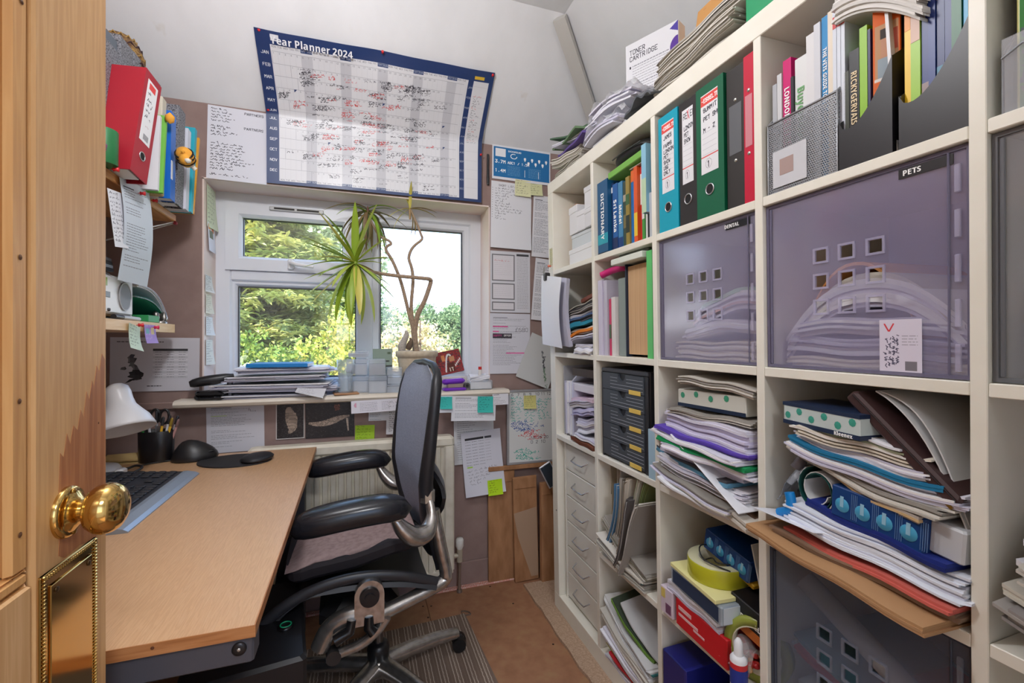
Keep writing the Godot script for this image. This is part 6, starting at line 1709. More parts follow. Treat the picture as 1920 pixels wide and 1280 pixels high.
	var sp = part(ra, "speaker", turned([Vector2(0.044, 0.0), Vector2(0.044, 0.003), Vector2(0.039, 0.0035), Vector2(0.03, 0.002), Vector2(0.0005, 0.001)], 32), mt(c8(138, 142, 148), 0.6), xf(0.0098, 0.063, -0.085, 0, 0, -90), "grey round speaker grille")
	part(sp, "speaker_ring", rod(circle(0.043, 32), 0.002, 6), mt(c8(196, 198, 202), 0.35, 0.5), xf(0, 0.003, 0))
	part(ra, "display", bb(Vector3(0.0095, 0.085, 0.03), Vector3(0.011, 0.108, 0.075)), mt(c8(150, 172, 90), 0.3))
	part(ra, "socket_plate", bb(Vector3(0.0095, 0.052, 0.012), Vector3(0.0115, 0.068, 0.05), 0.003), mt(c8(60, 66, 64), 0.3))
	part(ra, "knob", turned([Vector2(0.005, 0.0), Vector2(0.0045, 0.005), Vector2(0.0005, 0.0055)], 12), mt(c8(70, 70, 72), 0.4), xf(0.0098, 0.016, 0.024, 0, 0, -90))
	part(ra, "top_button_bar", bb(Vector3(-0.045, 0.124, -0.06), Vector3(-0.015, 0.131, 0.0), 0.003), mt(c8(150, 154, 162), 0.4))
	part(ra, "foot", bb(Vector3(-0.11, -0.0102, -0.14), Vector3(-0.02, 0.001, 0.14), 0.003), mt(c8(40, 38, 38), 0.6))
	for k in 4: one("disc_case", bb(Vector3(-0.07, 0, -0.065), Vector3(0.05, 0.0095, 0.065), 0.001), mt([c8(40, 42, 48), c8(130, 138, 148), c8(52, 56, 62), c8(100, 104, 112)][k], 0.3), ["lowest dark disc case on top of the radio", "grey second disc case on the radio", "dark third disc case on the radio", "topmost disc case on the radio"][k], "disc case", xf(-0.735, y + 0.136 + k * 0.0102, -1.56, k * 2.0 - 3), "disc cases on the radio")
	# arching papers beside the radio
	for q in [[0.0, WHITES, "lavender-white sheaf of papers arching over beside the radio", 0.012], [-0.028, [Color(0.12, 0.55, 0.45), Color(0.80, 0.82, 0.86)], "green edged folder arching under the white papers beside the radio", 0.006]]:
		one("paper_wad", wad_mesh(0.24, 0.19, wad(5, q[3], q[1], 0.004, 0.02), func(u: float, v: float): return (0.105 + q[0]) * (1.0 - pow(maxf(0.0, 1.0 - v), 3.2)) - 0.004 * u, 14), wad_mat(), q[2], "papers", Transform3D(Basis(), Vector3(-0.89, y + (0.014 if q[0] == 0.0 else 0.006), -2.055 - q[0] * 0.3)))
	one("exercise_book", bb(Vector3(-0.18, 0, -0.11), Vector3(0.0, 0.018, 0.11), 0.002), mt(c8(90, 92, 88), 0.7), "grey ribbed book lying under the arching papers", "book", xf(-0.715, y, -1.93))
	var gr = thing("elephant_figures", "small silver group of figures at the end of the lower shelf", "figurine", xf(-0.70, y, -2.0))
	var sil = mt(c8(150, 146, 142), 0.28, 0.9)
	part(gr, "plinth", turned([Vector2(0.022, 0.0), Vector2(0.022, 0.006), Vector2(0.016, 0.012), Vector2(0.0005, 0.012)], 16), sil)
	for k in 3: part(gr, "figure", turned([Vector2(0.008, 0.0), Vector2(0.012, 0.010), Vector2(0.009, 0.020), Vector2(0.010, 0.028), Vector2(0.0005, 0.036)], 12), sil, xf(0.012 * cos(k * 2.1), 0.010, 0.016 * sin(k * 2.1), 0, 14 * (k - 1), 8))
	one("green_box", bb(Vector3(-0.03, 0, -0.05), Vector3(0.02, 0.024, 0.04), 0.002), mt(c8(50, 150, 90), 0.5), "small green box on the lower shelf left of the silver figures", "box", xf(-0.70, y, -1.885))
	var mk = thing("marker_pen", "white and black marker pen lying along the lower shelf edge", "pen", xf(-0.686, y + 0.007, -1.70, 2))
	part(mk, "barrel", rod([Vector3(0, 0, 0.02), Vector3(0, 0, -0.10)], 0.0065, 10), mt(c8(190, 196, 202), 0.35))
	part(mk, "cap", rod([Vector3(0, 0, 0.02), Vector3(0, 0, 0.075)], 0.0075, 10), mt(c8(40, 40, 44), 0.35))
	im = handwritten(80, 100, 7, c8(200, 218, 196), c8(80, 100, 84))
	one("paper_slip", sheet_mesh(0.075, 0.078, flat_curl(0.012, 0.5), 0.0006, 4, 5), printed(im), "pale green slip pinned to the lower shelf edge", "note", Transform3D(F * Basis(Vector3(0, 0, 1), -0.18), Vector3(-0.672, 1.246, -1.692)), "slips pinned to the lower shelf")
	im = handwritten(80, 70, 4, c8(166, 140, 206), c8(220, 200, 230)); im.fill_rect(Rect2i(8, 14, 24, 20), c8(120, 180, 190)); im.fill_rect(Rect2i(44, 10, 22, 26), c8(216, 196, 140))
	one("paper_slip", sheet_mesh(0.085, 0.062, flat_curl(0.008, 0.3), 0.0006, 4, 4), printed(im), "purple card pinned to the lower shelf edge beside the green slip", "card", Transform3D(F, Vector3(-0.670, 1.244, -1.79)), "slips pinned to the lower shelf")
	for q in [[1.240, -1.728, "red push pin holding the pale green slip"], [1.236, -1.845, "pink push pin holding the purple card"]]:
		one("drawing_pin", pin, mt(c8(222, 50, 90) if q[1] < -1.8 else c8(214, 40, 48), 0.35), q[2], "push pin", xf(-0.668, q[0], q[1], 0, 0, -90))

func circle(r: float, n: int) -> Array:
	var lp = []
	for k in n + 1: lp.append(Vector3(r * cos(TAU * k / n), 0, r * sin(TAU * k / n)))
	return lp

# ---- what stands on and in the bookcase; every place is given in the bookcase's own axes
func spine_text(o: Node3D, s: String, h: float, c: Color, y: float, z: float, bold := true, x := -0.0004):
	lettering(o, s, h, c, Transform3D(Basis(Vector3(0, -1, 0), Vector3(0, 0, 1), Vector3(-1, 0, 0)), Vector3(x, y, z)), bold)

func front_text(o: Node3D, s: String, h: float, c: Color, y: float, z: float, x := -0.0004, bold := true):
	lettering(o, s, h, c, Transform3D(Basis(Vector3(0, 0, 1), Vector3(0, 1, 0), Vector3(-1, 0, 0)), Vector3(x, y, z)), bold)

func book(label: String, at: Transform3D, h: float, d: float, t: float, c: Color, group := "", text := "", tc := Color.WHITE, bands := [], called := "book") -> Node3D:
	var o = thing(called, label, "book", at, group)
	var w: float = minf(0.002, t * 0.2)
	var b = MB.new()
	b.prism(PackedVector2Array([Vector2(0, 0), Vector2(d, 0), Vector2(d, w), Vector2(w * 1.4, w), Vector2(w * 1.4, t - w), Vector2(d, t - w), Vector2(d, t), Vector2(0, t)]), 0.0, h, Transform3D(Basis(Vector3(1, 0, 0), Vector3(0, 0, 1), Vector3(0, -1, 0)), Vector3(0, h, 0)))
	part(o, "cover", b.done(), mt(c, 0.38))
	part(o, "pages", bb(Vector3(w * 1.3, 0.002, w * 0.9), Vector3(d - 0.003, h - 0.003, t - w * 0.9)), mt(c8(226, 222, 212), 0.85))
	for q in bands: part(o, "spine_band", bb(Vector3(-0.0005, h * q[0], 0.0003), Vector3(0.0004, h * q[1], t - 0.0003)), mt(q[2], 0.4))
	if text: spine_text(o, text, minf(t * 0.62, 0.020), tc, h * 0.52, t * 0.5, true, -0.0009)
	return o

func pile(base: float, items: Array, group: String):
	# item: label, thickness, s from, s to, front d, depth, colours, sheets, bend at far end, bend at near end, turn
	var h = base
	for q in items:
		var w: float = q[3] - q[2] - q[5] * absf(sin(deg_to_rad(q[10])))
		var e0: float = q[8]
		var e1: float = q[9]
		var n = q[7] as int
		var mesh = wad_mesh(w, q[5], wad(n, q[1], q[6], 0.007 if n > 3 else 0.003, 0.035 if n > 3 else 0.01), func(u: float, v: float): return e0 * pow(maxf(0.0, 1.0 - v), 2.0) + e1 * pow(maxf(0.0, v), 2.0) + 0.0025 * sin(v * 11 + e0 * 90) * (1 if q[1] > 0.004 else 0.4), 12)
		one("folder" if q[0].contains("folder") else "magazine" if q[0].contains("magazine") else "newspaper" if q[0].contains("newspaper") else "paper_wad", mesh, wad_mat(), q[0], "papers", bk(q[4] + q[5] / 2, h + maxf(0.0, -minf(e0, e1)), (q[2] + q[3]) / 2, q[10]) * xf(-q[5] / 2, 0, -w / 2), group)
		h += q[1] + 0.0012
	return h

func box_thing(called: String, label: String, at: Transform3D, size: Vector3, c: Color, cat := "box", bev := 0.002, rough := 0.5) -> Node3D:
	var o = thing(called, label, cat, at)
	part(o, "body", bb(Vector3.ZERO, size, bev), mt(c, rough))
	return o

func bookcase_top():
	var t = 1.8515
	pile(t, [["lowest grey magazines of the pile at the far end of the shelf unit top", 0.03, 0.03, 0.30, 0.02, 0.30, NEWS, 8, 0.0, 0.0, -4.0], ["upper grey magazines of the pile at the far end of the shelf unit top", 0.035, 0.02, 0.28, 0.01, 0.30, NEWS, 9, 0.02, 0.0, 5.0],
		["thin purple-grey folder on the far magazines on top of the unit", 0.008, 0.06, 0.40, 0.0, 0.26, [Color(0.42, 0.34, 0.62)], 1, 0.03, 0.0, -8.0], ["loose white sheets between the coloured folders on top of the unit", 0.012, 0.07, 0.42, 0.0, 0.24, WHITES, 4, 0.05, 0.0, 3.0], ["soft green folder drooping over the far end of the unit top", 0.008, 0.02, 0.40, -0.01, 0.27, [Color(0.40, 0.52, 0.38)], 1, 0.055, 0.0, -10.0],
		["dark green folder uppermost on the far pile on top of the unit", 0.006, 0.04, 0.42, 0.0, 0.25, [Color(0.30, 0.42, 0.32)], 1, 0.07, 0.0, 4.0]], "folders and papers at the far end of the unit top")
	var clear = clear_plastic(c8(236, 238, 242), 0.3)
	clear.roughness = 0.12
	for q in [[0.36, 0.024, 0.0, "crumpled clear plastic bag of white papers on top of the unit"], [0.40, 0.085, 4.0, "second crumpled clear sleeve heaped on the plastic bag on the unit top"]]:
		var o = thing("plastic_bag", q[3], "bag", bk(0.0, t, q[0], q[2]))
		part(o, "papers", wad_mesh(0.22, 0.2, wad(5, 0.03, WHITES, 0.01, 0.08), func(u: float, v: float): return q[1] + 0.012 * sin(v * 4), 8), wad_mat())
		var b = MB.new()
		b.sheet(18, 12, func(u: float, v: float): return Vector3(-0.01 + 0.22 * v, q[1] + 0.04 + 0.012 * sin(u * 17 + v * 9) + 0.010 * sin(v * 23 - u * 6) - 0.03 * pow(absf(2 * u - 1), 4), 0.25 - 0.26 * u), 0.001)
		part(o, "film", b.done(), clear)
	part(thing("ream", "white paper ream under the plastic bags on the unit top", "papers", bk(0.02, t, 0.37)), "paper", bb(Vector3(0, 0, 0), Vector3(0.2, 0.022, 0.24), 0.002), mt(c8(206, 206, 208), 0.8))
	var gb = MB.new()
	gb.sheet(16, 12, func(u: float, v: float): return Vector3(0.005 + 0.20 * v, 0.012 + 0.055 * sin(u * PI) * (0.5 + 0.5 * sin(v * PI)) + 0.007 * sin(u * 15 + v * 8), 0.16 - 0.165 * u), 0.006)
	var gm = mt(c8(92, 96, 102), 0.25)
	one("plastic_bag", gb.done(), gm, "shiny grey plastic bag end tucked beside the stack of magazines on top", "bag", bk(0.0, t, 0.60, -6))
	# toner box standing at the back
	var im = page(300, 440, c8(226, 226, 230))
	write(im, "TONER", 24, 30, 20, INK, 3); write(im, "CARTRIDGE", 24, 58, 20, INK, 3)
	for k in 24: greeked(im, 40, 104 + k * 12, 210, c8(130, 130, 138), 2 if k % 7 else 4)
	for k in 3: im.fill_rect(Rect2i(22, 102 + k * 96, 9, 11), INK)
	for k in 44:
		im.fill_rect(Rect2i(256 + int(44 * absf(1 - k / 22.0)), 0 + k, 60, 1), c8(80, 64, 160))
		im.fill_rect(Rect2i(300 - int(44 * sqrt(1 - pow(k / 22.0 - 1, 2))), 60 + k * 2, 60, 2), c8(90, 52, 150))
	var tb = thing("toner_box", "white toner cartridge box with purple shapes standing on top of the unit", "box", bk(0.10, t, 0.47, 26))
	part(tb, "carton", bb(Vector3(0, 0, 0), Vector3(0.05, 0.335, 0.19), 0.002), mt(c8(218, 218, 222), 0.5))
	part(tb, "front_print", sheet_mesh(0.188, 0.331, level3(), 0.0004, 1, 1), printed(im), Transform3D(Basis(Vector3(0, 0, 1), Vector3(0, 1, 0), Vector3(-1, 0, 0)), Vector3(-0.0006, 0.333, 0.001)))
	# stack of magazines with the orange envelope behind
	var h = pile(t, [["lowest grey magazines of the stack in front of the orange envelope", 0.028, 0.72, 1.03, 0.03, 0.29, NEWS, 9, 0.0, 0.0, 1.5], ["middle grey magazines of the stack in front of the orange envelope", 0.032, 0.73, 1.04, 0.02, 0.30, NEWS, 10, -0.004, 0.004, -2.0], ["upper grey magazines of the stack in front of the orange envelope", 0.034, 0.75, 1.04, 0.02, 0.29, NEWS, 11, -0.008, 0.006, 2.0]], "magazines stacked on top of the unit")
	var en = thing("envelope", "large orange envelope with handwriting leaning behind the stack of magazines on top", "envelope", bk(0.235, h - 0.02, 0.605, 0, 0, -10))
	part(en, "body", bb(Vector3(0, 0, 0), Vector3(0.012, 0.33, 0.40), 0.003), mt(c8(222, 162, 96), 0.7))
	im = page(300, 276, c8(222, 164, 98))
	for k in 30: im.fill_rect(Rect2i(rng.randi_range(0, 280), rng.randi_range(0, 260), rng.randi_range(6, 20), rng.randi_range(2, 8)), c8(222, 164, 98).lerp(c8(206, 140, 80), rng.randf() * 0.5))
	write(im, "GOODY", 60, 96, 34, c8(70, 46, 36), 4, 0.02, -0.03)
	part(en, "front", sheet_mesh(0.397, 0.327, level3(), 0.0004, 1, 1), printed(im, 0.75), Transform3D(Basis(Vector3(0, 0, 1), Vector3(0, 1, 0), Vector3(-1, 0, 0)), Vector3(-0.0006, 0.3285, 0.0015)))
	box_thing("box_file", "bright green card file box standing on top of the unit near its middle", bk(0.03, t, 1.047), Vector3(0.24, 0.31, 0.075), c8(24, 150, 96), "box file")
	book("slim multicoloured magazine next to the green file box on top", bk(0.03, t, 1.124), 0.29, 0.21, 0.02, c8(176, 168, 150), "", "", Color.WHITE, [[0.1, 0.25, c8(60, 130, 150)]])

func column_far():
	var y = 1.4665
	slim_folder("orange cardboard folder at the left of the top far cell", bk(0.10, y, 0.062), 0.285, 0.22, 0.02, mt(c8(232, 158, 44), 0.5))
	book("dark paperback between the orange folder and the white boxes", bk(0.08, y, 0.084), 0.15, 0.14, 0.014, c8(60, 44, 60))
	var bxs = [["large white lidded box at the bottom of the top far cell", 0.05, 0.0, 0.105, 0.25, 0.075, 0.2, c8(226, 226, 228)], ["clear lidded box on the bottom white box in the top far cell", 0.06, 0.077, 0.11, 0.24, 0.06, 0.19, c8(206, 212, 216)], ["small white box upright at the left on the clear lidded box", 0.055, 0.139, 0.10, 0.075, 0.115, 0.12, c8(230, 230, 234)], ["open crumpled white box in the middle of the small white boxes", 0.05, 0.139, 0.18, 0.06, 0.08, 0.1, c8(226, 226, 230)], ["white box tipped on its side in the top far cell", 0.05, 0.139, 0.245, 0.08, 0.07, 0.1, c8(222, 222, 226)], ["topmost white carton under the top panel of the far cell", 0.05, 0.211, 0.245, 0.10, 0.085, 0.11, c8(228, 228, 232)]]
	for q in bxs:
		var o = thing("carton", q[0], "box", bk(q[1], y + q[2], q[3], rng.randf_range(-4, 4)), "white boxes in the top far cell")
		part(o, "body", bb(Vector3.ZERO, Vector3(q[6], q[5] * 0.78, q[4]), 0.0015), mt(q[7], 0.6))
		part(o, "lid", bb(Vector3(-0.002, q[5] * 0.74, -0.002), Vector3(q[6] + 0.002, q[5], q[4] + 0.002), 0.002), mt(q[7].lightened(0.1), 0.5))
	# clipped wad hanging on the unit's far upright
	var wd = thing("paper_pad", "thick wad of white papers hanging from a clip on the unit's far upright", "papers", bk(-0.034, 1.452, -0.012, 0, 0, 0))
	var b = MB.new()
	b.sheet(6, 12, func(u: float, v: float): return Vector3(0.004 - 0.018 * sin(v * 3.0) * (0.3 + u * 0.5), -0.305 * v - 0.035 * u * (1 - v * 0.6), 0.205 * u), 0.001)
	part(wd, "front_sheet", b.done(), mt(c8(234, 236, 242), 0.7))
	b = MB.new()
	b.sheet(6, 12, func(u: float, v: float): return Vector3(0.006 + 0.024 * u - 0.018 * sin(v * 3.0) * (0.3 + u * 0.5) + 0.004 * v, -0.300 * v - 0.037 * u * (1 - v * 0.6), 0.2 * u + 0.012 * v), 0.016)
	part(wd, "inner_sheets", b.done(), mt(c8(196, 196, 212), 0.8))
	var cl = part(wd, "bulldog_clip", bb(Vector3(-0.004, -0.03, 0.035), Vector3(0.02, 0.004, 0.06), 0.003), mt(c8(40, 40, 42), 0.35))
	part(cl, "clip_arm", rod([Vector3(-0.003, -0.002, 0.04), Vector3(-0.004, 0.03, 0.047), Vector3(-0.003, -0.002, 0.054)], 0.0015, 5), mt(c8(190, 190, 192), 0.3, 0.9))
	one("drawing_pin", turned([Vector2(0.0012, 0.0), Vector2(0.0012, 0.006), Vector2(0.006, 0.008), Vector2(0.004, 0.012), Vector2(0.0065, 0.018), Vector2(0.0005, 0.019)], 10), mt(c8(224, 120, 90), 0.35), "coral push pin holding the clipped wad to the shelf unit", "push pin", bk(0.0, 1.486, 0.034, 0, 0, 90))
	one("tape_strip", sheet_mesh(0.03, 0.075, level3(), 0.0004, 1, 1), clear_plastic(c8(210, 206, 150), 0.35), "yellowed clear tape strip on the far upright above the push pin", "tape", BK * Transform3D(Basis(Vector3(0, 0, 1), Vector3(0, 1, 0), Vector3(-1, 0, 0)), Vector3(-0.001, 1.565, 0.012)))
	# second cell: jumble of books and papers
	y = 1.1125
	pile(y, [["little stack of white cards at the bottom right of the second far cell", 0.035, 0.24, 0.37, 0.0, 0.16, WHITES, 8, 0.0, 0.0, 0.0], ["white papers curling at the front of the second far cell", 0.012, 0.13, 0.375, 0.01, 0.25, WHITES, 4, -0.03, 0.0, 4.0], ["orange folder curling down in the second far cell", 0.010, 0.125, 0.375, 0.01, 0.25, [Color(0.90, 0.52, 0.14)], 2, -0.04, 0.004, 5.0], ["pink-grey papers above the orange folder in the second far cell", 0.022, 0.12, 0.375, 0.02, 0.25, CREAMS, 6, -0.02, 0.006, 2.0], ["turquoise soft folder in the second far cell", 0.018, 0.10, 0.37, 0.01, 0.24, [Color(0.16, 0.56, 0.66)], 2, -0.028, 0.01, 6.0],
		["black covered papers in the second far cell", 0.014, 0.10, 0.375, 0.01, 0.24, [Color(0.12, 0.12, 0.14), Color(0.3, 0.3, 0.34)], 3, -0.02, 0.012, 2.0], ["white and blue leaflets in the second far cell", 0.02, 0.11, 0.375, 0.015, 0.23, [Color(0.86, 0.87, 0.9), Color(0.36, 0.48, 0.66), Color(0.8, 0.8, 0.82)], 6, -0.018, 0.014, 6.0], ["dark magazines near the top of the second far cell", 0.018, 0.12, 0.375, 0.01, 0.23, [Color(0.2, 0.2, 0.22), Color(0.66, 0.64, 0.62)], 4, -0.02, 0.018, 0.0], ["grey papers under the brown book in the second far cell", 0.02, 0.17, 0.375, 0.02, 0.2, NEWS, 6, -0.014, 0.018, 5.0]], "papers heaped in the second far cell")
	box_thing("book", "brown leather-look book on top of the heap in the second far cell", bk(0.03, y + 0.197, 0.24, -5, -8), Vector3(0.17, 0.016, 0.12), c8(120, 62, 44), "book")
	# third cell: file with curling papers
	y = 0.7585
	var mf = thing("magazine_file", "grey file box with papers sagging sideways in the third far cell", "magazine file", bk(0.03, y, 0.072))
	b = MB.new()
	b.sheet(4, 14, func(u: float, v: float): return Vector3(0.005 + 0.22 * u, 0.265 * v, 0.004 + 0.11 * pow(v, 5.0)), 0.006)
	part(mf, "curling_papers", b.done(), mt(c8(198, 200, 210), 0.7))
	part(mf, "case", bb(Vector3(0.0, 0, -0.006), Vector3(0.24, 0.295, 0.0), 0.001), mt(c8(170, 172, 176), 0.5))
	one("paper_pad", wad_mesh(0.22, 0.085, wad(9, 0.085, WHITES, 0.004, 0.01), func(u: float, v: float): return 0.0, 4), wad_mat(), "upright wad of printed sheets standing in the third far cell", "papers", bk(0.03, y + 0.23, 0.085, 0, 90))
	pile(y, [["brown card folder lying open at the front of the third far cell", 0.014, 0.19, 0.375, 0.0, 0.26, [Color(0.44, 0.24, 0.14), Color(0.6, 0.56, 0.54)], 2, 0.004, 0.0, 0.0], ["white papers inside the brown card folder", 0.018, 0.20, 0.375, 0.01, 0.24, WHITES, 5, 0.004, 0.0, 2.0], ["arched brown card cover over the white papers", 0.006, 0.20, 0.375, 0.03, 0.22, [Color(0.46, 0.25, 0.15)], 1, -0.05, 0.05, 0.0], ["crumpled clear wrap of papers in the third far cell", 0.055, 0.21, 0.375, 0.02, 0.22, WHITES, 9, 0.0, 0.03, 4.0], ["lavender papers in the middle of the third far cell", 0.03, 0.18, 0.375, 0.01, 0.23, [Color(0.8, 0.78, 0.88), Color(0.74, 0.72, 0.84)], 6, -0.01, 0.02, -3.0],
		["white letters near the top of the third far cell", 0.026, 0.15, 0.375, 0.01, 0.23, WHITES, 6, -0.02, 0.01, 4.0], ["red and pink folder in the third far cell", 0.014, 0.16, 0.375, 0.015, 0.22, [Color(0.84, 0.2, 0.24), Color(0.86, 0.76, 0.82)], 2, -0.01, 0.01, -4.0]], "papers heaped in the third far cell")
	book("thick cream-paged hardback lying on top in the third far cell", bk(0.03, y + 0.262, 0.155, 0, 0) * xf(0, 0.03, 0.0, 0, 90, 0), 0.215, 0.15, 0.03, c8(60, 48, 40))
	box_thing("carton", "flat white carton under the hardback in the third far cell", bk(0.03, y + 0.20, 0.155), Vector3(0.15, 0.03, 0.215), c8(218, 214, 220))
	# tall insert of six drawers
	var dr = thing("drawer_unit", "white six-drawer insert with wire handles in the two lowest far cells", "drawers", bk(0.028, 0.0505, 0.064))
	var cw = mt(c8(228, 226, 216), 0.4)
	var W = 0.309
	part(dr, "case", bb(Vector3(0.012, 0.0, 0.0), Vector3(0.33, 0.685, W), 0.002), cw)
	for e in [[0.0, 0.014], [W - 0.014, W]]: part(dr, "front_upright", bb(Vector3(0.0, 0.0, e[0]), Vector3(0.0125, 0.685, e[1]), 0.002), cw)
	part(dr, "front_top", bb(Vector3(0.0, 0.672, 0.0145), Vector3(0.0125, 0.685, W - 0.0145), 0.002), cw)
	for k in 6:
		var d = part(dr, "drawer", bb(Vector3(0.002, 0.012 + k * 0.110, 0.0165), Vector3(0.0124, 0.1185 + k * 0.110, W - 0.0165), 0.002), cw)
		var yy = 0.07 + k * 0.110
		part(d, "handle", rod([Vector3(0.002, yy + 0.012, 0.10), Vector3(-0.020, yy, 0.108), Vector3(-0.022, yy - 0.002, 0.15), Vector3(-0.020, yy, 0.20), Vector3(0.002, yy + 0.012, 0.21)], 0.0028, 7), mt(c8(190, 190, 190), 0.25, 0.9))

func column_second():
	var y = 1.4665
	var g = "books in the second top cell"
	var bd = c8(20, 62, 110)
	book("thick blue and turquoise dictionary, first book of the second top cell", bk(0.015, y, 0.408), 0.255, 0.18, 0.068, c8(22, 84, 128), g, "DICTIONARY", Color.WHITE, [[0.0, 0.03, c8(20, 24, 44)], [0.14, 0.28, c8(40, 160, 178)]])
	var rows = [["slim dark book with a white ring on its spine beside the dictionary", 0.015, 0.235, c8(24, 48, 90), "", [[0.86, 0.94, c8(220, 224, 230)]]], ["blue travel guide with white lettering reading Sri Lanka", 0.030, 0.225, c8(30, 92, 160), "Sri Lanka", [[0.0, 0.2, c8(20, 40, 90)]]], ["pale blue guide with white lettering next to the Sri Lanka guide", 0.026, 0.222, c8(70, 134, 176), "Model", [[0.0, 0.18, c8(24, 60, 120)]]], ["dark green patterned book in the second top cell", 0.022, 0.215, c8(52, 70, 60), "", [[0.3, 0.5, c8(120, 110, 70)], [0.7, 0.8, c8(170, 160, 140)]]], ["mixed yellow and black spined book in the second top cell", 0.020, 0.222, c8(150, 130, 60), "", [[0.2, 0.45, c8(40, 50, 40)], [0.6, 0.75, c8(60, 100, 60)]]], ["plain mid-blue spine in the second top cell", 0.022, 0.235, c8(36, 110, 180), "", [[0.85, 1.0, c8(226, 110, 50)]]], ["orange and yellow spine in the second top cell", 0.018, 0.24, c8(222, 92, 40), "", [[0.1, 0.4, c8(236, 196, 60)]]], ["narrow red and white spine in the second top cell", 0.014, 0.235, c8(200, 44, 50), "", [[0.5, 0.9, c8(230, 226, 220)]]], ["green and white narrow spine in the second top cell", 0.013, 0.23, c8(70, 150, 70), "", [[0.3, 0.6, c8(226, 228, 222)]]], ["thin white spine with a red top in the second top cell", 0.010, 0.228, c8(216, 216, 212), "", [[0.8, 1.0, c8(190, 50, 60)]]], ["thin black spine low beside the blue and green wallet", 0.014, 0.12, c8(24, 26, 36), "", []]]
	var s = 0.478
	for q in rows:
		book(q[0], bk(0.02 + rng.randf() * 0.012, y, s), q[2], 0.15, q[1], q[3], g, q[4], Color.WHITE, q[5])
		s += q[1] + 0.0015
	slim_folder("tall pale grey folder at the right of the second top cell", bk(0.01, y, 0.716), 0.13, 0.22, 0.018, mt(c8(186, 192, 198), 0.5))
	slim_folder("pale blue over pale green wallet standing at the right of the second top cell", bk(0.0, y + 0.075, 0.694, 0, 0, 0), 0.20, 0.2, 0.022, mt(c8(140, 190, 214), 0.5))
	part(get_child(get_child_count() - 1), "lower_band", bb(Vector3(-0.0008, 0.0, 0.0002), Vector3(0.0002, 0.10, 0.0218)), mt(c8(186, 210, 176), 0.5), Transform3D(), "pale green lower half")
	box_thing("book", "white-edged green picture book lying across the tops of the books", bk(0.01, y + 0.243, 0.49, 0, -2), Vector3(0.17, 0.022, 0.205), c8(120, 180, 80), "book")
	box_thing("book", "multicoloured stained paperback lying under the green picture book", bk(0.02, y + 0.256 - 0.018, 0.60, 0, 0), Vector3(0.1, 0.003, 0.08), c8(206, 200, 180), "book")
	var pc = thing("glasses_case", "soft black zipped case lying on top of the books", "case", bk(0.015, y + 0.268, 0.475))
	var rs = []
	for k in 13:
		var u = k / 12.0
		var e = pow(maxf(0.0, 1.0 - pow(absf(2 * u - 1), 3.0)), 0.5)
		var r = PackedVector3Array()
		for i in 14: r.append(Vector3(0.06 + 0.055 * e * cos(TAU * i / 14) + 0.001 * cos(TAU * i / 14), 0.032 + (0.029 * e + 0.001) * sin(TAU * i / 14), 0.215 * u))
		rs.append(r)
	var b = MB.new()
	b.rings(rs)
	part(pc, "body", b.done(), mt(c8(26, 25, 28), 0.55))
	part(pc, "zip", rod([Vector3(0.004, 0.036, 0.03), Vector3(-0.0005, 0.036, 0.1), Vector3(0.004, 0.036, 0.19)], 0.0025, 6), mt(c8(60, 60, 62), 0.4))
	# second cell
	y = 1.1125
	slim_folder("translucent lilac wallet of papers at the left of the second row", bk(0.01, y, 0.410), 0.265, 0.24, 0.028, mt(c8(206, 200, 220), 0.4), "lilac wallets")
	slim_folder("second lilac wallet beside the first in the second row", bk(0.015, y, 0.440), 0.262, 0.23, 0.022, mt(c8(196, 192, 208), 0.4), "lilac wallets")
	one("poster_tube", rod(smooth_path([Vector3(0.0, 0.0, 0), Vector3(0.02, 0.012, 0.03), Vector3(0.03, 0.016, 0.08), Vector3(0.04, 0.014, 0.10)], 4), 0.012, 10), mt(c8(206, 40, 120), 0.4), "magenta rolled tube lying on the lilac wallets", "tube", bk(0.02, y + 0.283, 0.418))
	book("white paperback with a pink stripe and a patterned spine in the second row", bk(0.02, y, 0.468), 0.195, 0.14, 0.013, c8(206, 44, 96), "", "", Color.WHITE, [[0.3, 0.55, c8(70, 90, 60)]])
	book("plain white-spined paperback beside the pink one", bk(0.02, y, 0.4825), 0.20, 0.14, 0.024, c8(222, 216, 214))
	box_thing("box_file", "slim sage grey file box next to the huge book", bk(0.03, y, 0.510), Vector3(0.22, 0.26, 0.045), c8(138, 150, 146), "box file")
	var hb = thing("book", "huge navy hardback standing with its tan page edges facing out", "book", bk(0.025, y, 0.560))
	part(hb, "board", bb(Vector3(0, 0, 0), Vector3(0.23, 0.30, 0.006), 0.001), mt(c8(24, 38, 62), 0.5))
	part(hb, "board", bb(Vector3(0, 0, 0.120), Vector3(0.23, 0.30, 0.126), 0.001), mt(c8(24, 38, 62), 0.5))
	part(hb, "spine", bb(Vector3(0.224, 0, 0.006), Vector3(0.23, 0.30, 0.120)), mt(c8(24, 38, 62), 0.5))
	part(hb, "page_block", bb(Vector3(0.008, 0.008, 0.0065), Vector3(0.2235, 0.292, 0.1195)), grained(noise_tex(0.02, [[0.0, c8(184, 146, 106)], [0.5, c8(206, 168, 126)], [1.0, c8(218, 184, 144)]], 3, 256, FastNoiseLite.TYPE_SIMPLEX_SMOOTH, 90), Vector3(2, 0.6, 40), 0.85), Transform3D(), "tan page edges")
	slim_folder("bright green ring folder at the right of the second row", bk(0.01, y, 0.698), 0.318, 0.24, 0.026, mt(c8(96, 196, 112), 0.45))
	box_thing("book", "white book with a leafy green cover lying over the huge hardback", bk(0.0, y + 0.3015, 0.515, 0, 0), Vector3(0.19, 0.02, 0.175), c8(222, 228, 218), "book")
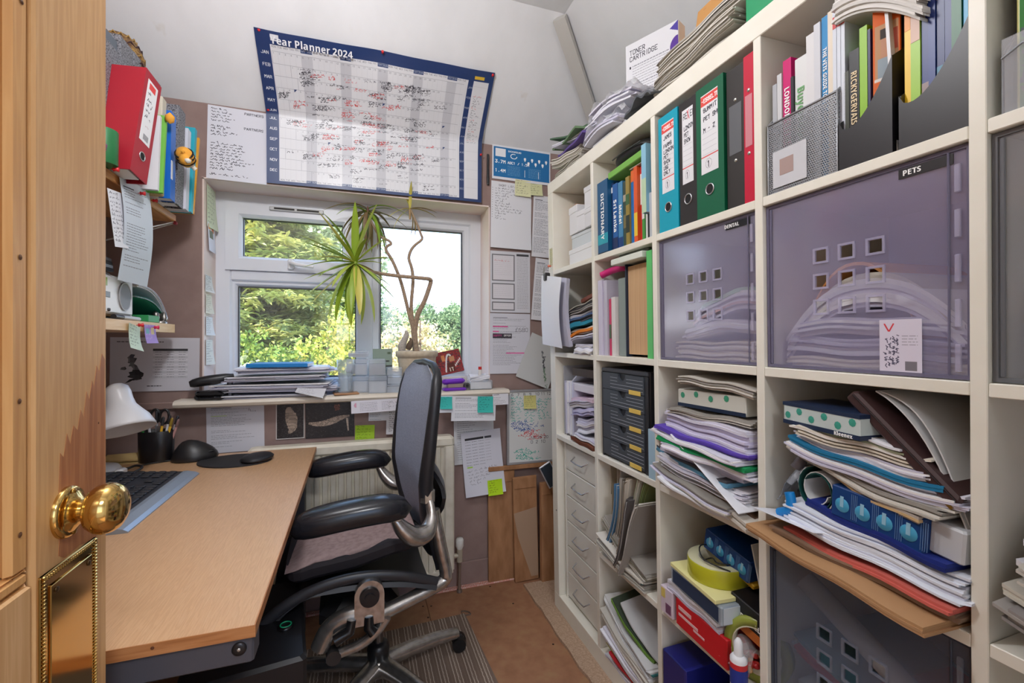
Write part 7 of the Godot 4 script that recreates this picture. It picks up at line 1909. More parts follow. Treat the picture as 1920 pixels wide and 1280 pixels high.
	box_thing("book", "grey-spined paperback uppermost on the leafy green book", bk(0.02, y + 0.322, 0.535, 3, 0), Vector3(0.14, 0.012, 0.15), c8(96, 100, 92), "book")
	# desk drawers, black
	y = 0.7585
	var dk = mt(c8(40, 41, 46), 0.4)
	var du = thing("drawer_box", "black five-drawer desktop organiser with pale stripes and yellow labels", "drawers", bk(0.012, y, 0.422))
	part(du, "case", bb(Vector3(0.006, 0, 0), Vector3(0.30, 0.312, 0.272), 0.004), dk)
	part(du, "top_lip", bb(Vector3(0.0, 0.298, 0.0), Vector3(0.0065, 0.312, 0.272), 0.002), mt(c8(58, 60, 66), 0.35))
	for e in [[0.0, 0.010], [0.255, 0.272]]: part(du, "upright", bb(Vector3(0.0, 0.0, e[0]), Vector3(0.0065, 0.2975, e[1]), 0.001), dk)
	for k in 5:
		var y0 = 0.010 + k * 0.0575
		var d = thing_part(du, "drawer")
		var fm = MB.new()
		var poly = PackedVector2Array([Vector2(0.012, y0), Vector2(0.253, y0), Vector2(0.253, y0 + 0.0555)])
		for j in 11: poly.append(Vector2(0.1325 + 0.022 * cos(PI * j / 10), y0 + 0.0555 - 0.022 * sin(PI * j / 10)))
		poly.append(Vector2(0.012, y0 + 0.0555))
		fm.prism(poly, -0.0012, 0.0058, Transform3D(Basis(Vector3(0, 0, 1), Vector3(0, 1, 0), Vector3(-1, 0, 0)), Vector3(0.004, 0, 0)))
		d.mesh = fm.done(); d.material_override = mt(c8(66, 72, 80), 0.36)
		for j in 4:
			if j < 2: 
				part(d, "stripe", bb(Vector3(-0.0024, y0 + 0.008 + j * 0.011, 0.062), Vector3(-0.0016, y0 + 0.0092 + j * 0.011, 0.248)), mt(c8(168, 174, 182), 0.4))
			else:
				part(d, "stripe", bb(Vector3(-0.0024, y0 + 0.008 + j * 0.011, 0.062), Vector3(-0.0016, y0 + 0.0092 + j * 0.011, 0.106)), mt(c8(168, 174, 182), 0.4))
				part(d, "stripe", bb(Vector3(-0.0024, y0 + 0.008 + j * 0.011, 0.159), Vector3(-0.0016, y0 + 0.0092 + j * 0.011, 0.248)), mt(c8(168, 174, 182), 0.4))
		part(d, "label", bb(Vector3(-0.0044, y0 - 0.004, 0.176), Vector3(-0.0024, y0 + 0.010, 0.238), 0.0006), mt(c8(226, 194, 96), 0.55), Transform3D(), "yellow drawer label")
	slim_folder("pale blue card sleeve standing beside the black organiser", bk(0.006, y, 0.700), 0.145, 0.2, 0.034, mt(c8(168, 200, 220), 0.5), "", false)
	# newspapers leaning in the fourth cell
	var looks = [[Color(0.22, 0.32, 0.24), Color(0.72, 0.68, 0.60)], NEWS, [Color(0.34, 0.50, 0.64), Color(0.76, 0.74, 0.70)], [Color(0.58, 0.50, 0.40), Color(0.84, 0.80, 0.74)], NEWS, [Color(0.62, 0.64, 0.52), Color(0.8, 0.78, 0.72)], [Color(0.50, 0.54, 0.34), Color(0.78, 0.76, 0.70)], [Color(0.74, 0.72, 0.70), Color(0.40, 0.38, 0.38), Color(0.86, 0.85, 0.82)]]
	var leanm = [["dark green spined magazine standing at the back left of the newspaper cell", 0, 0.412, 0.29, -4.0, 0.02, 0.06], ["cream and brown catalogue behind the folded newspapers", 3, 0.432, 0.30, 4.0, 0.03, 0.05], ["pale striped catalogue with a dark edge in the newspaper cell", 7, 0.452, 0.315, 8.0, 0.02, 0.04], ["blue-edged magazine bending out at the front of the newspaper cell", 2, 0.466, 0.24, 16.0, 0.04, 0.0], ["folded grey newspaper leaning left of centre in the newspaper cell", 4, 0.484, 0.27, 15.0, 0.03, 0.01], ["second brown catalogue in the middle of the newspaper cell", 3, 0.505, 0.30, 20.0, 0.02, 0.0], ["folded white newspaper in the middle of the newspaper cell", 7, 0.526, 0.26, 26.0, 0.02, -0.015], ["sage and cream magazine right of centre in the newspaper cell", 5, 0.540, 0.32, 23.0, 0.02, 0.01], ["grey newspaper with ragged edge right of centre in the newspaper cell", 4, 0.562, 0.28, 30.0, 0.01, -0.02], ["olive magazine uppermost at the right of the newspaper cell", 6, 0.572, 0.32, 23.0, 0.03, 0.02]]
	for q in leanm:
		one("magazine", wad_mesh(q[3], 0.22, wad(6, rng.randf_range(0.012, 0.02), looks[q[1]], 0.007, 0.03), func(u: float, v: float): return 0.018 * sin(v * PI + q[2] * 20), 8), wad_mat(0.5), q[0], "magazine", bk(q[6], 0.4045 + q[5], q[2], 0, -90 + q[4], 0), "newspapers and magazines in the leaning heap")
	pile(0.4045, [["bottom sheaf of newspapers drooping over the shelf edge", 0.03, 0.412, 0.68, -0.012, 0.24, NEWS + [Color(0.36, 0.58, 0.62)], 8, 0.05, 0.0, 2.0], ["second sheaf of newspapers in the leaning heap", 0.03, 0.42, 0.70, 0.0, 0.23, NEWS + [Color(0.5, 0.48, 0.42)], 8, 0.07, -0.01, -3.0]], "newspapers and magazines in the leaning heap")
	# lowest cell
	pile(0.0505, [["thin white sheets at the bottom of the lowest second cell", 0.012, 0.44, 0.70, 0.0, 0.25, WHITES, 4, 0.0, 0.0, 2.0], ["red folder corner showing low in the lowest second cell", 0.006, 0.46, 0.70, 0.0, 0.22, [Color(0.76, 0.14, 0.18)], 1, 0.03, 0.0, 8.0], ["yellow-green folder in the lowest second cell", 0.008, 0.44, 0.71, 0.0, 0.24, [Color(0.66, 0.68, 0.22)], 1, 0.05, 0.0, 6.0], ["clear wallet of white sheets in the lowest second cell", 0.03, 0.43, 0.71, -0.005, 0.24, WHITES, 6, 0.055, 0.0, 4.0], ["leaflets with red spots in the lowest second cell", 0.03, 0.42, 0.71, 0.0, 0.24, [Color(0.88, 0.86, 0.82), Color(0.80, 0.78, 0.74), Color(0.78, 0.3, 0.26)], 7, 0.075, 0.0, 2.0], ["crumpled white and teal papers in the lowest second cell", 0.035, 0.42, 0.71, 0.01, 0.22, [Color(0.84, 0.84, 0.84), Color(0.2, 0.46, 0.46), Color(0.7, 0.7, 0.7)], 7, 0.07, 0.0, -3.0], ["green and dark photograph magazine near the top of the lowest second cell", 0.012, 0.45, 0.68, 0.01, 0.22, [Color(0.42, 0.56, 0.24), Color(0.24, 0.28, 0.22)], 3, 0.085, -0.01, 12.0], ["plain grey-white card uppermost in the lowest second cell", 0.006, 0.50, 0.72, 0.02, 0.22, [Color(0.80, 0.80, 0.80)], 1, 0.09, 0.0, 9.0]], "papers heaped in the lowest second cell")

func thing_part(o: Node3D, called: String) -> MeshInstance3D:
	var p = MeshInstance3D.new()
	p.name = called
	o.add_child(p, true)
	return p

func spine_print(kind: int) -> Material:
	var im = page(96, 290, c8(226, 226, 230))
	if kind == 1:
		write(im, "RE EL", 10, 14, 22, c8(40, 40, 48), 3); stroke(im, Vector2(44, 8), Vector2(62, 40), c8(200, 40, 50), 4); stroke(im, Vector2(60, 8), Vector2(44, 40), c8(200, 40, 50), 3)
		for q in [["LONDON", 66], ["PET", 92], ["SHOW", 116]]: write(im, q[0], 16, q[1], 15, INK, 3, 0.06, -0.04)
	else:
		im.fill_rect(Rect2i(0, 4, 96, 36), c8(222, 78, 70)); write(im, "-ESSELTE", 4, 14, 13, Color.WHITE, 3)
		var ws: Array = [["JAMES", 54], ["FARMS", 88], ["LONDON", 112], ["PET", 134], ["SHOW", 156], ["USE", 178], ["ONLY", 200]] if kind == 0 else [["SUMMIT", 50], ["PET SHOW", 82], ["M - Z", 122]]
		for q in ws: write(im, q[0], 14, q[1], 14, INK, 3, 0.06, -0.04)
	for k in 5: im.fill_rect(Rect2i(8, 140 + k * 20, 80, 1), c8(170, 170, 178))
	im.fill_rect(Rect2i(0, 226, 96, 7), c8(214, 80, 76)); im.fill_rect(Rect2i(0, 230, 96, 60), c8(226, 226, 230))
	write(im, "1", 34, 246, 20, INK, 4)
	for k in 20: im.fill_rect(Rect2i(int(42 + 17 * cos(k * 0.314)), int(256 + 17 * sin(k * 0.314)), 2, 2), INK)
	return printed(im)

func column_middle():
	var y = 1.4665
	var g = "lever arch files in the middle top cell"
	arch_file("lever_arch_file", "turquoise lever arch file at the left of the five files", bk(0.004, y, 0.770), 0.316, 0.28, 0.080, mt(c8(0, 160, 186), 0.4), spine_print(0), true, g)
	arch_file("lever_arch_file", "black lever arch file with a white label between turquoise and green", bk(0.006, y, 0.8535), 0.316, 0.28, 0.064, mt(c8(40, 36, 36), 0.45), spine_print(1), true, g)
	arch_file("lever_arch_file", "dark green lever arch file in the middle of the five files", bk(0.002, y, 0.921), 0.316, 0.28, 0.088, mt(c8(0, 94, 62), 0.42), spine_print(2), true, g)
	var b4 = arch_file("ring_binder", "worn black ring binder between the green and the red file", bk(0.008, y, 1.0125), 0.312, 0.25, 0.049, mt(c8(46, 42, 40), 0.5), null, false, g)
	var b5 = arch_file("ring_binder", "crimson ring binder against the right divider beside the black one", bk(0.004, y, 1.0645), 0.316, 0.25, 0.026, mt(c8(196, 12, 54), 0.42), null, false, g)
	for q in [[b4, 0.049, c8(96, 98, 102)], [b5, 0.026, c8(206, 130, 140)]]:
		part(q[0], "spine_label", bb(Vector3(-0.0006, 0.12, q[1] * 0.15), Vector3(0.0, 0.23, q[1] * 0.85)), mt(q[2], 0.5))
		for k in 2: part(q[0], "rivet", turned([Vector2(0.004, 0.0), Vector2(0.003, 0.0015), Vector2(0.0005, 0.0016)], 10), mt(c8(206, 204, 196), 0.3, 0.9), xf(-0.0002, 0.105 if k else 0.24, q[1] / 2, 0, 0, 90))
	storage_door(0.758, 1.1125, "frosted lilac storage door marked DENTAL", "DENTAL", c8(180, 174, 210), 0.24, 0.123)
	pile(1.1125, [["cream papers low behind the door marked DENTAL", 0.05, 0.78, 1.07, 0.055, 0.28, CREAMS, 10, 0.0, 0.0, 1.0], ["white papers arching behind the door marked DENTAL", 0.03, 0.80, 1.085, 0.06, 0.27, WHITES, 6, -0.04, -0.03, 2.0], ["pink and grey papers arching highest behind the door marked DENTAL", 0.05, 0.84, 1.085, 0.06, 0.26, WHITES + [Color(0.82, 0.7, 0.72)], 8, -0.06, -0.02, -2.0], ["green-tinged folder arching behind the door marked DENTAL", 0.01, 0.86, 1.085, 0.062, 0.24, [Color(0.62, 0.74, 0.64)], 2, -0.05, -0.02, 3.0]], "papers behind the door marked DENTAL")
	# third cell: tall untidy heap
	pile(0.7585, [["curved white card at the bottom of the untidy middle heap", 0.010, 0.775, 1.03, -0.03, 0.28, [Color(0.90, 0.91, 0.93)], 2, 0.03, 0.0, 6.0], ["white folded newspaper above the curved card in the middle heap", 0.022, 0.755, 1.06, -0.025, 0.27, NEWS + WHITES, 7, 0.028, 0.0, -3.0], ["orange-edged papers low in the untidy middle heap", 0.014, 0.77, 1.06, 0.0, 0.26, [Color(0.82, 0.62, 0.46), Color(0.84, 0.84, 0.86)], 4, 0.02, 0.0, 2.0], ["white and grey letters in the lower middle heap", 0.022, 0.765, 1.065, -0.01, 0.26, WHITES, 6, 0.02, -0.004, 4.0], ["sea-blue folder with a dark sheet in the middle heap", 0.014, 0.75, 1.04, -0.01, 0.26, [Color(0.36, 0.58, 0.70), Color(0.3, 0.3, 0.32)], 3, 0.02, 0.0, -3.0], ["lilac papers with a black pouch in the middle heap", 0.018, 0.76, 1.05, 0.01, 0.25, [Color(0.80, 0.79, 0.86), Color(0.14, 0.14, 0.16)], 4, 0.01, 0.0, 3.0],
		["white envelope layer under the green folder in the middle heap", 0.018, 0.80, 1.085, -0.03, 0.27, WHITES, 5, 0.004, -0.006, 5.0], ["emerald green folder in the untidy middle heap", 0.010, 0.785, 1.085, -0.03, 0.27, [Color(0.08, 0.58, 0.34)], 2, 0.010, 0.0, 2.0], ["white sheets between the green and purple folders of the middle heap", 0.012, 0.755, 1.085, -0.03, 0.27, WHITES, 4, 0.012, 0.0, -4.0], ["violet folder in the untidy middle heap", 0.010, 0.765, 1.085, -0.02, 0.26, [Color(0.38, 0.28, 0.72)], 2, 0.012, 0.002, 2.0], ["thick lavender wad above the violet folder in the middle heap", 0.050, 0.79, 1.085, -0.005, 0.25, [Color(0.84, 0.82, 0.92), Color(0.88, 0.87, 0.93)], 9, 0.004, 0.0, -2.0], ["grey sheets near the top of the untidy middle heap", 0.014, 0.80, 1.085, 0.0, 0.25, NEWS, 5, 0.0, 0.006, 4.0]], "papers in the untidy middle heap")
	var bs = box_thing("tissue_box", "dented tissue box with green leaves in the untidy middle heap", bk(0.01, 0.992, 0.83, 0, -1), Vector3(0.12, 0.045, 0.225), c8(206, 206, 196))
	part(bs, "navy_band", bb(Vector3(-0.0008, 0.0, 0.0), Vector3(0.0, 0.009, 0.225)), mt(c8(24, 40, 66), 0.5))
	for k in 4: part(bs, "leaf_print", turned([Vector2(0.008, 0.0), Vector2(0.0005, 0.0005)], 8), mt(c8(60, 150, 116), 0.5), xf(-0.0006, 0.03 + 0.006 * (k % 2), 0.02 + k * 0.05, 0, 0, 90))
	pile(1.040, [["grey newspapers uppermost in the untidy middle heap", 0.022, 0.84, 1.085, 0.0, 0.25, NEWS, 7, 0.0, -0.012, 3.0]], "papers in the untidy middle heap")
	one("cardboard_sheet", bb(Vector3(0, 0, 0), Vector3(0.22, 0.003, 0.265), 0.001), mt(c8(226, 228, 234), 0.6), "long white card sloping across the front of the untidy middle heap", "card", bk(-0.028, 0.918, 0.842, -2, 28))
	one("framed_board", bb(Vector3(0, 0, 0), Vector3(0.2, 0.012, 0.2), 0.002), mt(c8(84, 62, 44), 0.5), "brown frame corner wedged beside the sloping white card", "frame", bk(0.0, 0.858, 0.925, 0, 30))
	one("padded_envelope", wad_mesh(0.16, 0.22, wad(3, 0.02, [Color(0.86, 0.84, 0.80)], 0.004, 0.02), func(u: float, v: float): return 0.012 * sin(v * PI), 8), wad_mat(), "cream padded envelope under the right end of the sloping card", "envelope", bk(-0.01, 0.7585, 0.93, -6))
	# fourth cell: batteries, tape and boxes
	y = 0.4045
	var pk = box_thing("carton", "small white and lilac carton at the left edge of the fourth cell", bk(-0.01, y, 0.77), Vector3(0.06, 0.075, 0.05), c8(214, 200, 212))
	part(pk, "yellow_flash", bb(Vector3(-0.0008, 0.045, 0.004), Vector3(0.0, 0.07, 0.02)), mt(c8(222, 200, 110), 0.5))
	part(pk, "bar_print", bb(Vector3(-0.0008, 0.008, 0.022), Vector3(0.0, 0.034, 0.044)), mt(c8(120, 80, 110), 0.5))
	box_thing("carton", "small dark blue box on the shelf beside the red box", bk(0.0, y, 0.825), Vector3(0.06, 0.02, 0.045), c8(34, 54, 130))
	var rd = box_thing("carton", "red staple box with white print in the fourth cell", bk(-0.008, y, 0.832, -2), Vector3(0.095, 0.072, 0.185), c8(206, 26, 36))
	for q in [[0.046, 0.012, 0.05, 0.010], [0.030, 0.012, 0.075, 0.007], [0.022, 0.07, 0.04, 0.005]]: part(rd, "white_print", bb(Vector3(-0.0008, q[0], q[1]), Vector3(0.0, q[0] + q[3], q[1] + q[2])), mt(c8(230, 190, 190), 0.5))
	for q in [[0.040, 0.010, 0.016], [0.016, 0.010, 0.012]]: part(rd, "white_print", bb(Vector3(0.012, q[0], 0.1851), Vector3(0.062, q[0] + q[2], 0.1858)), mt(c8(232, 200, 200), 0.5))
	pile(y + 0.073, [["white envelopes stacked on the red staple box", 0.03, 0.80, 1.005, -0.016, 0.17, WHITES, 4, 0.0, 0.0, -4.0]], "")
	var cp = thing("plastic_box", "clear plastic box with a dark blue label on the white envelopes", "box", bk(-0.012, y + 0.106, 0.818, -5))
	part(cp, "case", bb(Vector3(0, 0, 0), Vector3(0.13, 0.045, 0.20), 0.003), clear_plastic(c8(190, 204, 216), 0.55))
	part(cp, "label", bb(Vector3(-0.0008, 0.006, 0.01), Vector3(0.0, 0.040, 0.19)), mt(c8(44, 60, 88), 0.4))
	part(cp, "end_label", bb(Vector3(0.006, 0.004, 0.2), Vector3(0.06, 0.042, 0.2008)), mt(c8(206, 216, 226), 0.5))
	part(cp, "blue_end", bb(Vector3(0.062, 0.002, 0.2), Vector3(0.126, 0.043, 0.2008)), mt(c8(46, 106, 176), 0.4))
	one("note_block", bb(Vector3(0, 0, 0), Vector3(0.13, 0.010, 0.185), 0.001), mt(c8(232, 226, 160), 0.8), "pale yellow note pad under the roll of tape", "note pad", bk(-0.015, y + 0.152, 0.820, -6))
	var tp = thing("tape_roll", "big roll of olive yellow sticky tape on the pale yellow pad", "tape", bk(0.055, y + 0.1625, 0.918))
	var b = MB.new()
	b.lathe([Vector2(0.048, 0.0), Vector2(0.072, 0.0), Vector2(0.073, 0.002), Vector2(0.073, 0.042), Vector2(0.072, 0.044), Vector2(0.048, 0.044), Vector2(0.048, 0.0)], 36, Transform3D(), false)
	part(tp, "tape", b.done(), mt(c8(186, 184, 44), 0.25))
	b = MB.new()
	b.lathe([Vector2(0.0445, 0.0), Vector2(0.0478, 0.0), Vector2(0.0478, 0.0445), Vector2(0.0445, 0.0445), Vector2(0.0445, 0.0)], 36, Transform3D(), false)
	part(tp, "core", b.done(), mt(c8(206, 200, 176), 0.7))
	b = MB.new()
	b.lathe([Vector2(0.048, 0.0442), Vector2(0.072, 0.0443), Vector2(0.072, 0.0447), Vector2(0.048, 0.0448)], 36, Transform3D(), false)
	part(tp, "top_face", b.done(), mt(c8(206, 204, 168), 0.5))
	one("earphone_lead", rod(smooth_path([Vector3(0.02, 0.02, 0.87), Vector3(0.05, 0.046, 0.90), Vector3(0.03, 0.058, 0.945), Vector3(0.07, 0.060, 0.97), Vector3(0.10, 0.066, 0.93), Vector3(0.04, 0.074, 0.88), Vector3(0.0, 0.066, 0.93), Vector3(0.03, 0.056, 0.985)], 6), 0.0018, 6), mt(c8(30, 32, 34), 0.4), "thin black lead tangled over the roll of tape", "cable", bk(0, y + 0.152, 0))
	# black battery packs behind
	box_thing("box", "black fabric box at the back left of the fourth cell", bk(0.12, y, 0.775), Vector3(0.2, 0.145, 0.14), c8(44, 42, 44))
	for q in [[0.14, 0.146, 0.82, 0.075, 0.03, "black battery card with white lettering at the left behind the blue pack", 0.0, 0.0], [0.02, 0.10, 0.985, 0.07, 0.10, "large black battery card with white lettering at the right of the fourth cell", 0.0, 8.0]]:
		var bt = thing("battery_pack", q[5], "battery pack", bk(q[0], y + q[1], q[2], 0, q[7]))
		part(bt, "card", bb(Vector3(0, 0, 0), Vector3(0.12, q[3], q[4]), 0.002), mt(c8(24, 22, 24), 0.4))
		part(bt, "copper_band", bb(Vector3(-0.0008, 0.0, 0.0), Vector3(0.0, q[3] * 0.3, q[4])), mt(c8(196, 108, 48), 0.35))
		front_text(bt, "DURACELL", 0.012 if q[4] > 0.05 else 0.007, Color.WHITE, q[3] * 0.5, q[4] * 0.5, -0.0012)
	var og = box_thing("battery_pack", "flat orange and black battery pack under the blue toothbrush pack", bk(0.06, y + 0.205, 0.905, 0, 14), Vector3(0.1, 0.012, 0.12), c8(206, 160, 40), "battery pack")
	box_thing("box", "dark box propping the blue toothbrush pack in the fourth cell", bk(0.11, y, 0.92), Vector3(0.2, 0.20, 0.14), c8(30, 29, 31))
	blue_pack("blue toothbrush head pack on top of the heap in the fourth cell", bk(0.05, y + 0.215, 0.872, 0, 10), 0.145)
	one("cloth_bag", wad_mesh(0.16, 0.2, wad(4, 0.03, [Color(0.1, 0.1, 0.12)], 0.006, 0.06), func(u: float, v: float): return 0.02 * sin(v * PI) + 0.01 * sin(u * 6), 8), wad_mat(0.6), "black soft bag squeezed in above the blue pack", "bag", bk(0.09, y + 0.282, 0.86))
	one("white_card", bb(Vector3(0, 0, 0), Vector3(0.2, 0.24, 0.004), 0.001), mt(c8(206, 206, 206), 0.6), "white card sheet leaning at the right side of the fourth cell", "card", bk(0.05, y + 0.055, 1.083, 0, -14))
	# clear bag of red sweets and second tape, bottle
	var sw = thing("plastic_bag", "clear zip bag of red sweets on the shelf edge", "bag", bk(-0.01, y, 0.99, 4))
	for k in 26: part(sw, "sweet", turned([Vector2(0.0005, -0.007), Vector2(0.008, -0.003), Vector2(0.008, 0.003), Vector2(0.0005, 0.007)], 8), mt([c8(196, 36, 40), c8(214, 70, 60), c8(220, 170, 120)][k % 3], 0.35), xf(0.012 + rng.randf() * 0.05, 0.012 + 0.014 * (k / 9), 0.012 + rng.randf() * 0.055, rng.randf() * 90, rng.randf() * 90))
	b = MB.new()
	b.sheet(10, 10, func(u: float, v: float): return Vector3(-0.004 + 0.075 * v, 0.066 * sin(PI * clampf(v, 0.08, 0.92)) + 0.014 * sin(u * 9 + v * 6) * sin(PI * v) + 0.004, 0.078 - 0.078 * u), 0.0006)
	part(sw, "film", b.done(), clear_plastic(c8(226, 220, 222), 0.25))
	tp = thing("tape_roll", "second olive yellow tape roll standing on edge at the right of the fourth cell", "tape", bk(0.03, y + 0.072, 1.062, 0, 0, 0) * Transform3D(Basis.from_euler(Vector3(0, 0.4, PI / 2)), Vector3.ZERO))
	b = MB.new()
	b.lathe([Vector2(0.052, -0.012), Vector2(0.070, -0.012), Vector2(0.070, 0.012), Vector2(0.052, 0.012), Vector2(0.052, -0.012)], 32, Transform3D(), false)
	part(tp, "tape", b.done(), mt(c8(150, 160, 70), 0.3))
	b = MB.new()
	b.lathe([Vector2(0.049, -0.0125), Vector2(0.0518, -0.0125), Vector2(0.0518, 0.0125), Vector2(0.049, 0.0125), Vector2(0.049, -0.0125)], 32, Transform3D(), false)
	part(tp, "core", b.done(), mt(c8(206, 200, 176), 0.7))
	var bo = thing("glue_bottle", "small white bottle with a blue and red label at the fourth cell's front right", "bottle", bk(-0.022, y, 1.058))
	part(bo, "body", turned([Vector2(0.017, 0.0), Vector2(0.018, 0.003), Vector2(0.018, 0.062), Vector2(0.012, 0.07), Vector2(0.0005, 0.07)], 20), mt(c8(228, 230, 234), 0.35))
	part(bo, "cap", turned([Vector2(0.010, 0.07), Vector2(0.009, 0.098), Vector2(0.004, 0.106), Vector2(0.0005, 0.107)], 16), mt(c8(232, 234, 238), 0.35))
	part(bo, "label", turned([Vector2(0.0184, 0.008), Vector2(0.0184, 0.048)], 20), mt(c8(30, 56, 150), 0.4))
	part(bo, "red_band", turned([Vector2(0.0186, 0.044), Vector2(0.0186, 0.056)], 20), mt(c8(206, 46, 54), 0.4))
	# lowest cell
	var nv = thing("box_file", "navy blue box file standing in the lowest middle cell", "box file", bk(-0.005, 0.0505, 0.768))
	part(nv, "body", bb(Vector3(0, 0, 0), Vector3(0.26, 0.245, 0.10), 0.003), mt(c8(28, 32, 110), 0.4))
	part(nv, "lid_edge", bb(Vector3(-0.0012, 0.0, 0.09), Vector3(0.25, 0.2465, 0.1012), 0.001), mt(c8(34, 40, 130), 0.4))
	one("box", bb(Vector3(0, 0, 0), Vector3(0.24, 0.19, 0.14), 0.003), mt(c8(24, 24, 28), 0.4), "black box beside the navy box file in the lowest middle cell", "box", bk(0.0, 0.0505, 0.885))

func blue_pack(label: String, at: Transform3D, w: float):
	var o = thing("toothbrush_pack", label, "carton", at)
	part(o, "carton", bb(Vector3(0, 0, 0), Vector3(0.13, 0.055, w), 0.002), mt(c8(22, 62, 122), 0.4))
	var n = 4
	for k in n:
		var z: float = w * (0.14 + 0.24 * k)
		var rd = part(o, "round_picture", turned([Vector2(0.0125, 0.0), Vector2(0.0120, 0.0008), Vector2(0.0005, 0.0008)], 18), mt(c8(70, 160, 200), 0.4), xf(-0.0001, 0.024, z, 0, 0, 90))
		part(rd, "brush_picture", bb(Vector3(-0.003, 0.0008, -0.003), Vector3(0.016, 0.0014, 0.003)), mt(c8(150, 196, 220), 0.4))
		for j in 4: part(o, "small_print", bb(Vector3(-0.0007, 0.006, z + 0.016 + j * 0.003), Vector3(0.0, 0.05, z + 0.0168 + j * 0.003)), mt(c8(96, 130, 176), 0.5))

func storage_door(s0: float, y: float, label: String, word: String, tint: Color, alpha: float, holes_at: float):
	# a hinged plastic front with nine square holes, set just behind the shelf edge
	var o = thing("storage_door", label, "cabinet door", bk(0.012, y, s0))
	var W = 0.335
	var m = StandardMaterial3D.new()
	m.albedo_color = Color(tint.r, tint.g, tint.b, alpha)
	m.transparency = BaseMaterial3D.TRANSPARENCY_ALPHA
	m.roughness = 0.12
	var c = CSGCombiner3D.new()
	c.name = "panel"; c.material_override = m
	var a = CSGBox3D.new()
	a.name = "sheet"; a.size = Vector3(0.003, 0.329, W - 0.006); a.position = Vector3(0.0015, 0.1665, W / 2)
	c.add_child(a)
	var clear = clear_plastic(tint.lightened(0.3), 0.35)
	for i in 3:
		for j in 3:
			var h = CSGBox3D.new()
			h.name = "hole"; h.size = Vector3(0.01, 0.021, 0.021); h.position = Vector3(0.0015, 0.118 + 0.0475 * j, holes_at + 0.0465 * i); h.operation = CSGShape3D.OPERATION_SUBTRACTION
			c.add_child(h, true)
	o.add_child(c)
	for i in 3:
		for j in 3:
			var f = MB.new()
			frame_ring(f, [Vector2(-0.0145, -0.0145), Vector2(0.0145, -0.0145), Vector2(0.0145, 0.0145), Vector2(-0.0145, 0.0145)], 0.004, 0.0, 0.003, 0.0005)
			part(o, "hole_rim", f.done(), clear, Transform3D(Basis(Vector3(0, 0, 1), Vector3(0, 1, 0), Vector3(-1, 0, 0)), Vector3(0.001, 0.118 + 0.0475 * j, holes_at + 0.0465 * i)))
	var fm = clear_plastic(tint.darkened(0.35), 0.75)
	var fr = MB.new()
	frame_ring(fr, [Vector2(0.001, 0.001), Vector2(W - 0.001, 0.001), Vector2(W - 0.001, 0.333), Vector2(0.001, 0.333)], 0.006, -0.008, 0.002, 0.0005)
	part(o, "rim", fr.done(), fm, Transform3D(Basis(Vector3(0, 0, 1), Vector3(0, 1, 0), Vector3(-1, 0, 0)), Vector3.ZERO))
	part(o, "hinge_ridge", bb(Vector3(-0.003, 0.008, 0.009), Vector3(0.0, 0.325, 0.014), 0.001), fm)
	for k in 5: part(o, "latch_rib", bb(Vector3(-0.0045, 0.012 + k * 0.064, W - 0.020), Vector3(0.0, 0.052 + k * 0.064, W - 0.013), 0.001), clear)
	part(o, "edge_ridge", bb(Vector3(-0.003, 0.006, W - 0.029), Vector3(0.0, 0.328, W - 0.026), 0.001), fm)
	if word:
		var lb = part(o, "label_strip", bb(Vector3(-0.0012, 0.310, 0.244), Vector3(0.0, 0.325, 0.313)), mt(c8(24, 22, 26), 0.35))
		var tx = lettering(o, word, 0.0085, Color.WHITE, Transform3D(Basis(Vector3(0, 0, 1), Vector3(0, 1, 0), Vector3(-1, 0, 0)), Vector3(-0.0016, 0.3175, 0.262)))

